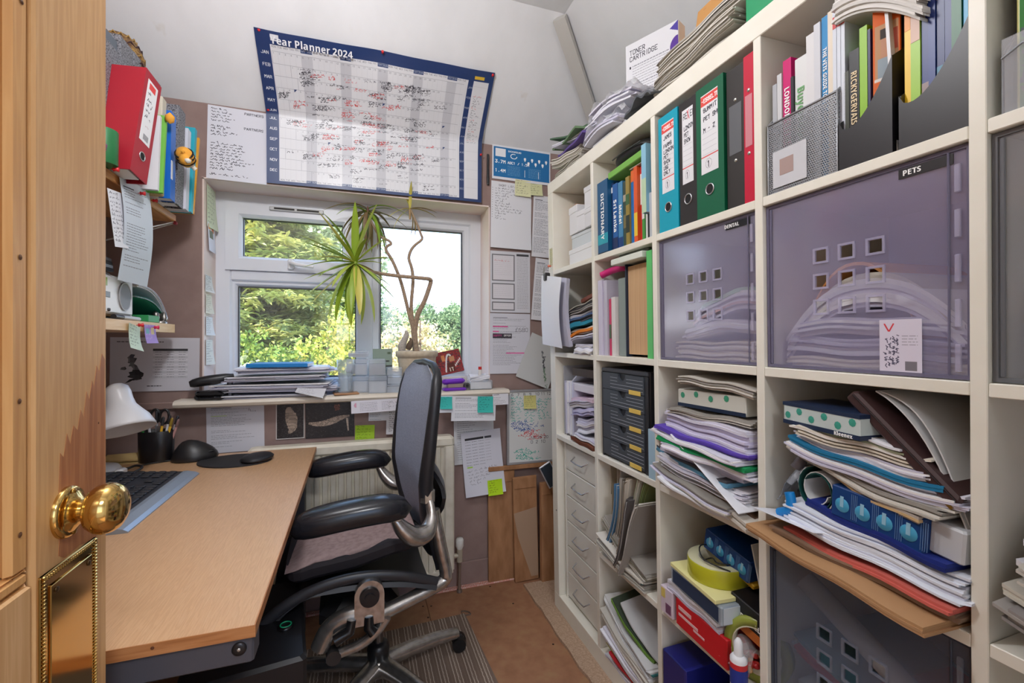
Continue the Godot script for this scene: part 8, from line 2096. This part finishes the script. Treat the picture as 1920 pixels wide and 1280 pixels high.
func column_wide():
	# top cell: mesh file and two black files of magazines
	var y = 1.4665
	var wire = Image.create(64, 64, false, Image.FORMAT_RGBA8)
	wire.fill(c8(150, 152, 156))
	for r in 4:
		for c in 4:
			var ox = c * 16 + (8 if r % 2 else 0)
			for yy in range(-5, 6):
				var hw = 6 - absi(yy) / 1
				for xx in range(-hw, hw + 1): wire.set_pixel((ox + 8 + xx + 64) % 64, (r * 16 + 8 + yy + 64) % 64, Color(0.5, 0.5, 0.52, 0.0))
	var wm = StandardMaterial3D.new()
	wm.albedo_texture = ImageTexture.create_from_image(wire); wm.transparency = BaseMaterial3D.TRANSPARENCY_ALPHA_SCISSOR; wm.alpha_scissor_threshold = 0.5
	wm.uv1_triplanar = true; wm.uv1_scale = Vector3.ONE * 60; wm.metallic = 0.4; wm.roughness = 0.4
	var mfl = thing("magazine_file", "silver wire mesh magazine file at the left of the wide top cell", "magazine file", bk(0.012, y, 1.118))
	var steel = mt(c8(150, 152, 156), 0.35, 0.6)
	part(mfl, "front_mesh", bb(Vector3(0, 0.002, 0.0), Vector3(0.0012, 0.145, 0.143)), wm)
	for z in [0.0, 0.1425]:
		var b = MB.new()
		b.prism(PackedVector2Array([Vector2(0, 0.002), Vector2(0.24, 0.002), Vector2(0.24, 0.30), Vector2(0.16, 0.30), Vector2(0, 0.145)]), z, z + 0.0012)
		part(mfl, "side_mesh", b.done(), wm)
		part(mfl, "side_rim", rod([Vector3(0, 0.002, z), Vector3(0, 0.145, z), Vector3(0.16, 0.30, z), Vector3(0.24, 0.30, z)], 0.0022, 6), steel)
	part(mfl, "front_rim", rod([Vector3(0, 0.145, 0.0), Vector3(0, 0.145, 0.143)], 0.0022, 6), steel)
	part(mfl, "bottom", bb(Vector3(0, 0, 0), Vector3(0.24, 0.002, 0.143)), steel)
	var ph = part(mfl, "label_plate", bb(Vector3(-0.002, 0.012, 0.012), Vector3(-0.0006, 0.085, 0.085)), mt(c8(200, 201, 206), 0.6), Transform3D(), "pale paper label")
	part(ph, "label_print", bb(Vector3(-0.0024, 0.034, 0.028), Vector3(-0.0019, 0.066, 0.058)), mt(c8(170, 146, 140), 0.7))
	var rows = [["grey slim brochure first in the mesh file", 0.010, 0.225, c8(178, 182, 188), "Vets", c8(60, 60, 66), []], ["white brochure second in the mesh file", 0.010, 0.24, c8(206, 208, 210), "Yorks", c8(50, 90, 96), []], ["bright magenta programme lettered London Vet Show", 0.018, 0.262, c8(206, 0, 110), "LONDON VET SHOW", Color.WHITE, []], ["narrow black spine beside the magenta programme", 0.006, 0.22, c8(34, 34, 38), "", Color.WHITE, []], ["white booklet with a green leaf motif in the mesh file", 0.024, 0.25, c8(222, 224, 224), "Buyers Guide", c8(110, 170, 110), [[0.1, 0.3, c8(110, 170, 90)]]], ["plain white brochure in the middle of the mesh file", 0.016, 0.28, c8(220, 220, 222), "", INK, []], ["white brochure with faint print in the mesh file", 0.012, 0.29, c8(208, 210, 216), "", INK, []], ["bright blue spined guide in the mesh file", 0.012, 0.295, c8(0, 134, 196), "THE VETS GUIDE TO THE UNIVERSAL", Color.WHITE, []], ["cream spined journal in the mesh file", 0.010, 0.296, c8(226, 214, 196), "", INK, []]]
	var s = 1.122
	for q in rows:
		book(q[0], bk(0.020 + rng.randf() * 0.006, y + 0.003, s), q[2], 0.2, q[1], q[3], "brochures in the mesh file", q[4], q[5], q[6], "brochure")
		s += q[1] + 0.001
	for k in 3:
		book(["first white journal with a red corner flash in the mesh file", "second white journal with a red corner flash in the mesh file", "third white journal with a red corner flash, nearest the black file"][k], bk(0.018, y + 0.003, s), 0.299, 0.2, 0.0065, c8(210, 216, 226), "brochures in the mesh file", "", INK, [[0.86, 0.93, c8(206, 50, 52)]], "brochure")
		s += 0.0073
	var im = page(110, 200, c8(206, 208, 214))
	im.fill_rect(Rect2i(4, 100, 100, 90), c8(132, 160, 196)); im.fill_rect(Rect2i(60, 130, 40, 24), c8(226, 190, 60)); im.fill_rect(Rect2i(20, 150, 40, 40), c8(214, 214, 220))
	for k in 14: im.fill_rect(Rect2i(44 + k / 2, 8 + k * 5, 30, 6), c8(40, 130, 120))
	var ed = thing("magazine", "magazine with a teal letter on its cover leaning out behind the mesh file", "magazine", bk(0.055, y + 0.003, 1.242, 32))
	part(ed, "body", bb(Vector3(0, 0, 0), Vector3(0.008, 0.298, 0.10), 0.001), mt(c8(206, 208, 214), 0.45))
	part(ed, "cover_print", sheet_mesh(0.098, 0.295, level3(), 0.0003, 1, 1), printed(im, 0.4), Transform3D(Basis(Vector3(0, 0, 1), Vector3(0, 1, 0), Vector3(-1, 0, 0)), Vector3(-0.0005, 0.2965, 0.001)))
	spine_text(ed, "edition", 0.02, c8(70, 70, 80), 0.23, 0.012)
	var black = mt(c8(30, 28, 31), 0.38)
	for q in [[1.2655, 0.084, "black plastic magazine file in the middle of the wide top cell"], [1.3585, 0.086, "black plastic magazine file at the right of the wide top cell"]]:
		var o = thing("magazine_file", q[2], "magazine file", bk(0.008, y, q[0]))
		var w: float = q[1]
		var f = PackedVector2Array([Vector2(0, 0.0), Vector2(w, 0.0), Vector2(w, 0.155)])
		for k in 12: f.append(Vector2(w - w * (k + 1) / 13.0, 0.060 + 0.095 * pow(1.0 - (k + 1) / 13.0, 2.0) + 0.018 * pow((k + 1) / 13.0, 6) ))
		f.append(Vector2(0, 0.085))
		var b = MB.new()
		b.prism(f, 0.0, 0.0022, Transform3D(Basis(Vector3(0, 0, 1), Vector3(0, 1, 0), Vector3(-1, 0, 0)), Vector3(0.0022, 0, 0)))
		part(o, "front", b.done(), black)
		for e in [[0.0, 0.085, 0.0], [w - 0.002, 0.155, 0.0]]:
			b = MB.new()
			b.prism(PackedVector2Array([Vector2(0.0022, 0), Vector2(0.25, 0), Vector2(0.25, 0.26), Vector2(0.17, 0.26), Vector2(0.05, e[1] + 0.03), Vector2(0.0022, e[1])]), e[0], e[0] + 0.002)
			part(o, "side", b.done(), black)
		part(o, "bottom", bb(Vector3(0.002, 0, 0.002), Vector3(0.25, 0.002, w - 0.002)), black)
	var m1 = [["dark booklet first in the middle black file", 0.008, 0.17, c8(60, 64, 50), "", Color.WHITE, []], ["black disc case with white and orange capital lettering in the middle black file", 0.016, 0.20, c8(20, 18, 20), "RICKYGERVAISLIVE", c8(232, 210, 170), []], ["bright lime magazine in the middle black file", 0.012, 0.23, c8(140, 190, 30), "", Color.WHITE, []], ["navy edged leaflet beside the orange magazine", 0.004, 0.22, c8(30, 36, 80), "", Color.WHITE, []]]
	s = 1.2685
	for q in m1:
		book(q[0], bk(0.018, y + 0.003, s), q[2], 0.17, q[1], q[3], "magazines in the middle black file", q[4], q[5], q[6], "brochure")
		s += q[1] + 0.001
	im = page(80, 190, c8(226, 104, 34))
	im.fill_rect(Rect2i(6, 24, 70, 66), c8(196, 150, 110)); im.fill_rect(Rect2i(14, 66, 44, 24), c8(150, 166, 176)); im.fill_rect(Rect2i(24, 36, 22, 30), c8(196, 146, 116)); im.fill_rect(Rect2i(22, 30, 26, 12), c8(50, 36, 30)); im.fill_rect(Rect2i(4, 90, 72, 4), c8(230, 226, 220)); im.fill_rect(Rect2i(54, 34, 20, 26), c8(180, 70, 40))
	var om = thing("magazine", "orange magazine with a photograph of a person on its cover in the middle black file", "magazine", bk(0.020, y + 0.003, 1.314, 18))
	part(om, "body", bb(Vector3(0, 0, 0), Vector3(0.006, 0.25, 0.036), 0.001), mt(c8(226, 104, 34), 0.4))
	part(om, "cover_print", sheet_mesh(0.035, 0.248, level3(), 0.0003, 1, 1), printed(im, 0.35), Transform3D(Basis(Vector3(0, 0, 1), Vector3(0, 1, 0), Vector3(-1, 0, 0)), Vector3(-0.0005, 0.249, 0.0005)))
	for k in 2: book(["navy magazine behind the orange one in the middle black file", "second navy magazine next to the white folded leaflet"][k], bk(0.03, y + 0.003, 1.331 + k * 0.0065), 0.272, 0.19, 0.006, c8(36, 44, 110), "magazines in the middle black file", "", Color.WHITE, [], "brochure")
	book("white folded leaflet at the right of the middle black file", bk(0.018, y + 0.003, 1.3455, 0, -3), 0.285, 0.19, 0.005, c8(216, 214, 216), "magazines in the middle black file", "", INK, [], "brochure")
	# soft book lying on top of the files
	one("magazine", wad_mesh(0.135, 0.2, wad(9, 0.042, [Color(0.90, 0.89, 0.87), Color(0.84, 0.83, 0.81), Color(0.94, 0.93, 0.92)], 0.004, 0.03), func(u: float, v: float): return -0.085 * pow(maxf(v, 0.0), 1.5) + 0.008 * sin(v * 3), 12), wad_mat(), "thick white floppy catalogue lying across the tops of the magazines", "magazine", bk(0.008, y + 0.262, 1.258, -3))
	var m2 = [["yellow and orange magazine first in the right black file", 0.009, 0.276, c8(240, 196, 30), "", [[0.66, 0.98, c8(240, 150, 30)]]], ["lime magazine with a photograph band in the right black file", 0.013, 0.288, c8(150, 196, 40), "", [[0.55, 0.82, c8(206, 170, 150)], [0.05, 0.2, c8(110, 70, 50)]]], ["first navy magazine with a lime top in the right black file", 0.010, 0.30, c8(28, 50, 120), "", [[0.9, 1.0, c8(150, 196, 40)], [0.05, 0.3, c8(150, 130, 130)]]], ["second navy magazine with a lime top in the right black file", 0.009, 0.304, c8(30, 54, 126), "", [[0.9, 1.0, c8(150, 196, 40)]]], ["navy magazine with an orange block in the right black file", 0.010, 0.308, c8(26, 44, 104), "", [[0.66, 0.82, c8(240, 150, 60)], [0.2, 0.34, c8(60, 130, 160)]]], ["second navy magazine with an orange block in the right black file", 0.009, 0.312, c8(28, 46, 110), "", [[0.7, 0.84, c8(240, 150, 60)], [0.2, 0.3, c8(90, 140, 150)]]], ["dark green plant-covered magazine in the right black file", 0.012, 0.318, c8(14, 96, 56), "", [[0.1, 0.3, c8(60, 120, 60)]]], ["sky-blue narrow magazine in the right black file", 0.006, 0.318, c8(40, 160, 210), "", []], ["yellow-green narrow magazine last in the right black file", 0.008, 0.32, c8(176, 176, 40), "", [[0.0, 0.9, c8(196, 160, 40)]]]]
	s = 1.3605
	for q in m2:
		book(q[0], bk(0.016 + rng.randf() * 0.006, y + 0.003, s), q[2], 0.2, q[1] - 0.0006, q[3], "magazines in the right black file", q[4], Color.WHITE, q[5], "brochure")
		s += q[1]
	# doors
	storage_door(1.112, 1.1125, "frosted lilac storage door marked PETS with a card stuck on it", "PETS", c8(176, 170, 208), 0.24, 0.116)
	im = page(110, 170, c8(214, 208, 224))
	for k in 12: im.fill_rect(Rect2i(12 + k, 12 + k * 2 / 1, 4, 3), c8(206, 50, 60))
	for k in 12: im.fill_rect(Rect2i(36 - k, 12 + k * 2, 4, 3), c8(206, 50, 60))
	im.fill_rect(Rect2i(68, 128, 30, 28), c8(120, 116, 124))
	for k in 4: scrawl(im, 18 + k * 10, 150 - k * 4, 90, 9, c8(70, 66, 90), 2, -1.57)
	for k in 4: greeked(im, 60, 50 + k * 9, 40, c8(150, 146, 158), 2)
	one("business_card", sheet_mesh(0.059, 0.088, level3(), 0.0006, 1, 1), printed(im), "white visitor card with a red mark stuck on the lower right of the PETS door", "card", BK * Transform3D(Basis(Vector3(0, 0, 1), Vector3(0, 1, 0), Vector3(-1, 0, 0)), Vector3(0.0105, 1.2025, 1.327)))
	pile(1.1125, [["cream papers lying at the bottom behind the PETS door", 0.022, 1.125, 1.43, 0.05, 0.29, CREAMS, 5, 0.0, 0.0, 1.0], ["pinkish white papers second from the bottom behind the PETS door", 0.030, 1.13, 1.43, 0.05, 0.28, WHITES, 7, 0.004, -0.006, -2.0], ["crumpled white sheets in the middle behind the PETS door", 0.030, 1.14, 1.42, 0.05, 0.27, WHITES, 6, -0.012, -0.02, 3.0]], "papers behind the PETS door")
	for q in [[0.055, 0.050, 0.105, WHITES, "big white folder arching from side to side behind the PETS door", 6], [0.06, 0.016, 0.150, CREAMS, "cream folder arching above the white one behind the PETS door", 3], [0.075, 0.006, 0.185, [Color(0.86, 0.60, 0.34), Color(0.84, 0.66, 0.44)], "orange card arching highest at the left behind the PETS door", 1]]:
		one("folder", wad_mesh(0.31 if q[1] > 0.01 else 0.24, 0.24, wad(q[5], q[1], q[3], 0.004, 0.01), func(u: float, v: float): return q[2] * (1.0 - pow(absf(2.0 * clampf(v, 0, 1) - 1.0), 2.3)) - 0.01, 16), wad_mat(), q[4], "folder", bk(q[0], 1.1125 + 0.02, 1.122), "folders arching behind the PETS door")
	storage_door(1.112, 0.4045, "frosted grey-blue storage door in the wide cell second from the floor", "", c8(110, 122, 148), 0.3, 0.116)
	pile(0.4045, [["white banner roll lying low behind the grey-blue door", 0.05, 1.13, 1.43, 0.06, 0.27, [Color(0.72, 0.76, 0.8), Color(0.5, 0.66, 0.72)], 5, 0.0, 0.0, 2.0], ["sea-green poster sheets behind the grey-blue door", 0.03, 1.13, 1.42, 0.05, 0.27, [Color(0.36, 0.52, 0.58), Color(0.62, 0.66, 0.7)], 4, 0.05, -0.01, -3.0], ["red-edged folder low behind the grey-blue door", 0.012, 1.13, 1.42, 0.05, 0.26, [Color(0.66, 0.2, 0.24)], 2, 0.03, 0.0, 2.0]], "papers behind the grey-blue door")
	one("rolled_paper", rod([Vector3(0.06, 0.27, 0.04), Vector3(0.10, 0.10, 0.30)], 0.02, 14), mt(c8(196, 200, 206), 0.6), "pale rolled paper leaning diagonally behind the grey-blue door", "paper roll", bk(0.0, 0.4045, 1.112))
	# the crowded wide cell below the PETS door
	y = 0.7585
	var g = "things heaped in the crowded wide cell"
	var h = pile(y, [["kraft cardboard mailers sticking out over the edge of the crowded wide cell", 0.013, 1.112, 1.446, -0.06, 0.33, [Color(0.74, 0.58, 0.42), Color(0.70, 0.54, 0.38)], 3, 0.012, -0.004, -3.0], ["brown paper bag edge above the kraft mailers", 0.012, 1.135, 1.44, -0.022, 0.3, [Color(0.56, 0.46, 0.38), Color(0.62, 0.54, 0.46)], 3, 0.008, -0.004, 3.0], ["red and pink card folder low in the crowded wide cell", 0.009, 1.165, 1.445, -0.02, 0.29, [Color(0.82, 0.40, 0.36), Color(0.72, 0.60, 0.54)], 2, 0.006, 0.0, -2.0]], g)
	h = pile(h, [["bright white paper ream in the crowded wide cell", 0.042, 1.165, 1.445, -0.012, 0.29, [Color(0.86, 0.88, 0.95), Color(0.80, 0.83, 0.92), Color(0.90, 0.92, 0.96)], 12, 0.010, -0.006, 2.0], ["royal blue torn wrapper over the white ream", 0.012, 1.20, 1.446, -0.008, 0.28, [Color(0.10, 0.18, 0.52), Color(0.08, 0.14, 0.44)], 2, 0.010, -0.004, -4.0]], g)
	one("paper_wad", sheet_mesh(0.13, 0.10, func(u: float, v: float): return Vector3(0, 0, 0.02 * v), 0.0008, 5, 5), mt(c8(226, 228, 236), 0.7), "white sheet corner poking out at the left front of the crowded wide cell", "paper", BK * Transform3D(Basis(Vector3(0, 0, 1), Vector3(1, 0, 0), Vector3(0, 1, 0)).orthonormalized(), Vector3(0.06, 0.806, 1.118)))
	blue_pack("long blue toothbrush head pack in the crowded wide cell", bk(-0.002, h + 0.004, 1.252, -3, 3), 0.145)
	var tornb = thing("carton", "torn open end of a silver-white carton beside the long blue pack", "carton", bk(0.004, h, 1.395, -6, 4))
	part(tornb, "carton", bb(Vector3(0.0, 0.0, 0), Vector3(0.12, 0.05, 0.045), 0.003), mt(c8(196, 198, 202), 0.35))
	# rolled booklet and bag with a blue tool
	var rl = thing("rolled_magazine", "white and dark green magazine rolled up at the left of the crowded cell", "magazine", bk(0.0, h - 0.012, 1.222, 0, 0))
	var b = MB.new()
	b.sheet(28, 4, func(u: float, v: float):
		var a = u * TAU * 1.6 + 2.2
		var r = 0.040 - 0.018 * u
		return Vector3(0.005 + 0.2 * v, 0.048 + r * 1.15 * sin(a), r * cos(a)), 0.0018)
	part(rl, "outer_pages", b.done(), mt(c8(214, 214, 214), 0.6))
	b = MB.new()
	b.sheet(20, 4, func(u: float, v: float):
		var a = u * TAU * 1.1 + 2.0
		var r = 0.0375 - 0.012 * u
		return Vector3(0.003 + 0.2 * v, 0.048 + r * 1.15 * sin(a), r * cos(a) - 0.001), 0.0012)
	part(rl, "green_cover", b.done(), mt(c8(24, 76, 72), 0.5))
	var bg = thing("plastic_bag", "crumpled clear grey bag at the left of the rolled magazine", "bag", bk(0.01, y + 0.05, 1.135))
	b = MB.new()
	b.sheet(14, 14, func(u: float, v: float): return Vector3(0.0 + 0.12 * v, 0.02 + 0.085 * sin(PI * clampf(u * 0.9 + 0.05, 0, 1)) * (0.7 + 0.3 * sin(v * 5)) + 0.007 * sin(u * 19 + v * 11), 0.075 - 0.08 * u), 0.0015)
	part(bg, "film", b.done(), clear_plastic(c8(150, 156, 166), 0.45))
	part(bg, "dark_contents", bb(Vector3(0.03, 0.0, 0.01), Vector3(0.11, 0.06, 0.06), 0.01), mt(c8(34, 38, 48), 0.5))
	part(bg, "wrap_neck", rod(smooth_path([Vector3(0.03, 0.10, 0.02), Vector3(0.035, 0.125, 0.03), Vector3(0.05, 0.15, 0.045)], 4), [0.014, 0.013, 0.012, 0.010, 0.009, 0.008, 0.008, 0.007, 0.006], 8), mt(c8(90, 84, 88), 0.3))
	var bt = thing("pipe_elbow", "bright blue bent plastic tube at the front left of the crowded cell", "tube", bk(-0.012, y + 0.066, 1.172))
	part(bt, "tube", rod(smooth_path([Vector3(0, 0.0, -0.016), Vector3(0, 0.012, 0.004), Vector3(0, 0.030, 0.010), Vector3(0, 0.048, 0.006)], 4), 0.009, 12), mt(c8(20, 130, 206), 0.35))
	# shelf of magazines above, resting on a board-like folder
	pile(0.893, [["kraft envelopes at the bottom of the upper heap in the crowded cell", 0.012, 1.19, 1.44, 0.0, 0.28, [Color(0.80, 0.68, 0.50), Color(0.70, 0.66, 0.62)], 3, 0.05, 0.0, -9.0], ["grey newspapers low in the upper heap of the crowded cell", 0.018, 1.165, 1.44, 0.0, 0.28, NEWS + [Color(0.3, 0.34, 0.44)], 6, 0.046, 0.0, -4.0], ["white papers with a teal picture in the upper heap of the crowded cell", 0.020, 1.165, 1.44, 0.0, 0.27, WHITES + [Color(0.36, 0.48, 0.54)], 6, 0.030, 0.0, 2.0], ["turquoise blue folder in the upper heap of the crowded cell", 0.010, 1.17, 1.42, -0.006, 0.26, [Color(0.10, 0.48, 0.66)], 2, 0.024, 0.0, 1.0], ["lilac white papers above the turquoise folder in the crowded cell", 0.014, 1.175, 1.41, 0.0, 0.26, WHITES, 5, 0.016, 0.0, -3.0], ["cream newspapers high in the upper heap of the crowded cell", 0.018, 1.17, 1.39, 0.0, 0.26, CREAMS, 6, 0.010, -0.004, 3.0], ["pale green edged papers just under the tissue box", 0.012, 1.172, 1.37, 0.0, 0.25, [Color(0.74, 0.80, 0.68), Color(0.88, 0.88, 0.9)], 4, 0.004, -0.006, -2.0]], g)
	one("carton", bb(Vector3(0, 0, 0), Vector3(0.24, 0.05, 0.17), 0.003), mt(c8(150, 128, 104), 0.7), "brown box hidden under the upper heap of the crowded cell", "box", bk(0.13, 0.826, 1.26))
	var ts = thing("tissue_box", "tissue box with green leaves and navy edges on the upper heap", "box", bk(0.006, 1.003, 1.152, -9))
	part(ts, "carton", bb(Vector3(0, 0, 0), Vector3(0.115, 0.042, 0.165), 0.002), mt(c8(196, 208, 206), 0.5))
	part(ts, "navy_band", bb(Vector3(-0.0008, 0.0, 0.0), Vector3(0.1158, 0.008, 0.1658)), mt(c8(26, 42, 72), 0.45))
	part(ts, "navy_top", bb(Vector3(-0.0008, 0.036, -0.0008), Vector3(0.1158, 0.0428, 0.1658)), mt(c8(26, 42, 72), 0.45))
	for k in 6: part(ts, "leaf_print", turned([Vector2(0.007, 0.0), Vector2(0.0005, 0.0006)], 8), mt(c8(60, 156, 136), 0.5), xf(-0.0004, 0.018 + 0.010 * (k % 2), 0.012 + k * 0.028, 0, 0, 90))
	front_text(ts, "Kleenex", 0.007, Color.WHITE, 0.004, 0.135, -0.0014)
	# dark leather folder leaning across with white sheets behind it
	var lf = thing("document_case", "dark brown leather document case leaning across the right of the crowded cell", "case", bk(0.0, 1.084, 1.292, 0, 0, 0) * Transform3D(Basis.from_euler(Vector3(deg_to_rad(44.0), 0, 0)), Vector3.ZERO))
	part(lf, "cover", bb(Vector3(0, -0.022, 0), Vector3(0.26, 0.0, 0.205), 0.004), mt(c8(62, 40, 40), 0.5))
	part(lf, "stitching", rod([Vector3(-0.0008, -0.006, 0.005), Vector3(-0.0008, -0.006, 0.2)], 0.0012, 5), mt(c8(30, 20, 22), 0.6))
	part(lf, "gilt_corner", bb(Vector3(-0.001, -0.021, 0.196), Vector3(0.02, -0.016, 0.2058)), mt(c8(206, 170, 90), 0.3, 0.9))
	for q in [[0.0, "white folder bowing out above the leather case", 0.030], [0.02, "second white sheet curving above the leather case", 0.052]]:
		b = MB.new()
		b.sheet(4, 14, func(u: float, v: float):
			return Vector3(0.015 + 0.24 * u + q[0] * 0.3, 1.085 - 0.20 * v + q[2] * sin(v * PI) * 0.9, lerpf(1.318, 1.442, pow(v, 0.8)) ), 0.002)
		one("folder", b.done(), mt(c8(206, 206, 206), 0.6), q[1], "folder", BK, g)

func column_near():
	# the nearest column, at the right edge of the picture
	var y = 1.4665
	var clear = clear_plastic(c8(206, 210, 216), 0.3)
	clear.roughness = 0.08
	var o = thing("magazine_file", "clear acrylic magazine file at the right edge of the picture", "magazine file", bk(0.012, y, 1.476))
	part(o, "front", bb(Vector3(0, 0, 0), Vector3(0.003, 0.10, 0.10)), clear)
	part(o, "front_lip", rod([Vector3(0.0, 0.075, 0.0), Vector3(0, 0.085, 0.02), Vector3(0, 0.07, 0.06), Vector3(0, 0.06, 0.10)], 0.0015, 5), mt(c8(150, 156, 164), 0.2))
	for z in [0.0, 0.097]:
		var b = MB.new()
		b.prism(PackedVector2Array([Vector2(0.003, 0), Vector2(0.24, 0), Vector2(0.24, 0.26), Vector2(0.15, 0.26), Vector2(0.003, 0.08)]), z, z + 0.003)
		part(o, "side", b.done(), clear)
		part(o, "side_edge", rod([Vector3(0.003, 0.0, z), Vector3(0.003, 0.08, z), Vector3(0.15, 0.26, z)], 0.0016, 5), mt(c8(70, 74, 80), 0.2))
	part(o, "bottom", bb(Vector3(0, 0, 0.003), Vector3(0.24, 0.003, 0.097)), clear)
	book("dark spined book first in the clear acrylic file", bk(0.05, y + 0.004, 1.481), 0.30, 0.2, 0.006, c8(26, 26, 44), "books in the clear acrylic file")
	var im = page(120, 330, c8(60, 140, 60))
	for k in 340:
		var yy = rng.randi_range(0, 320)
		var c: Color = c8(150, 190, 210).lerp(c8(60, 110, 70), rng.randf()) if yy < 110 else c8(50, 140, 44).lerp(c8(30, 90, 40), rng.randf()) if yy < 220 else c8(60, 90, 110).lerp(c8(120, 120, 100), rng.randf())
		im.fill_rect(Rect2i(rng.randi_range(0, 110), yy, rng.randi_range(4, 22), rng.randi_range(2, 8)), c)
	im.fill_rect(Rect2i(50, 40, 12, 80), c8(150, 110, 70))
	var gm = thing("magazine", "magazine with a photograph of a tree and green lawn in the clear acrylic file", "magazine", bk(0.022, y + 0.004, 1.4885, 42), "books in the clear acrylic file")
	part(gm, "body", bb(Vector3(0, 0, 0), Vector3(0.006, 0.315, 0.055), 0.001), mt(c8(206, 200, 130), 0.4))
	part(gm, "cover_print", sheet_mesh(0.054, 0.313, level3(), 0.0003, 1, 1), printed(im, 0.3), Transform3D(Basis(Vector3(0, 0, 1), Vector3(0, 1, 0), Vector3(-1, 0, 0)), Vector3(-0.0005, 0.314, 0.0005)))
	for k in 3: book(["white brochure just right of the tree photograph", "second white brochure right of the tree photograph", "third white brochure in the clear acrylic file"][k], bk(0.02, y + 0.004, 1.538 + k * 0.011), 0.31, 0.2, 0.010, c8(206, 208, 214), "books in the clear acrylic file", "", INK, [], "brochure")
	storage_door(1.466, 1.1125, "clear grey storage door at the right edge of the picture", "", c8(170, 174, 182), 0.22, 0.116)
	pile(1.1125, [["white papers at the bottom behind the clear grey door", 0.04, 1.49, 1.78, 0.06, 0.28, WHITES, 8, 0.0, 0.0, 2.0], ["white envelopes in the middle behind the clear grey door", 0.04, 1.50, 1.78, 0.05, 0.28, WHITES, 7, 0.0, 0.0, -3.0], ["folded white papers uppermost behind the clear grey door", 0.04, 1.485, 1.77, 0.06, 0.27, WHITES, 6, 0.006, 0.0, 4.0]], "papers behind the clear grey door")
	pile(0.7585, [["folded newspaper drooping over the shelf edge at the right of the picture", 0.022, 1.475, 1.77, -0.012, 0.28, [Color(0.66, 0.64, 0.62), Color(0.58, 0.56, 0.55)], 5, 0.05, 0.0, 3.0], ["cream newspaper with bold lettering at the right of the picture", 0.014, 1.48, 1.78, -0.006, 0.28, [Color(0.82, 0.80, 0.75)], 3, 0.056, 0.0, -2.0], ["grey folded newspapers higher at the right of the picture", 0.03, 1.485, 1.78, 0.0, 0.27, NEWS, 8, 0.06, 0.0, 4.0], ["white crumpled papers topping the newspapers at the right of the picture", 0.05, 1.495, 1.78, 0.01, 0.26, WHITES, 6, 0.04, 0.0, -4.0]], "newspapers in the nearest column")
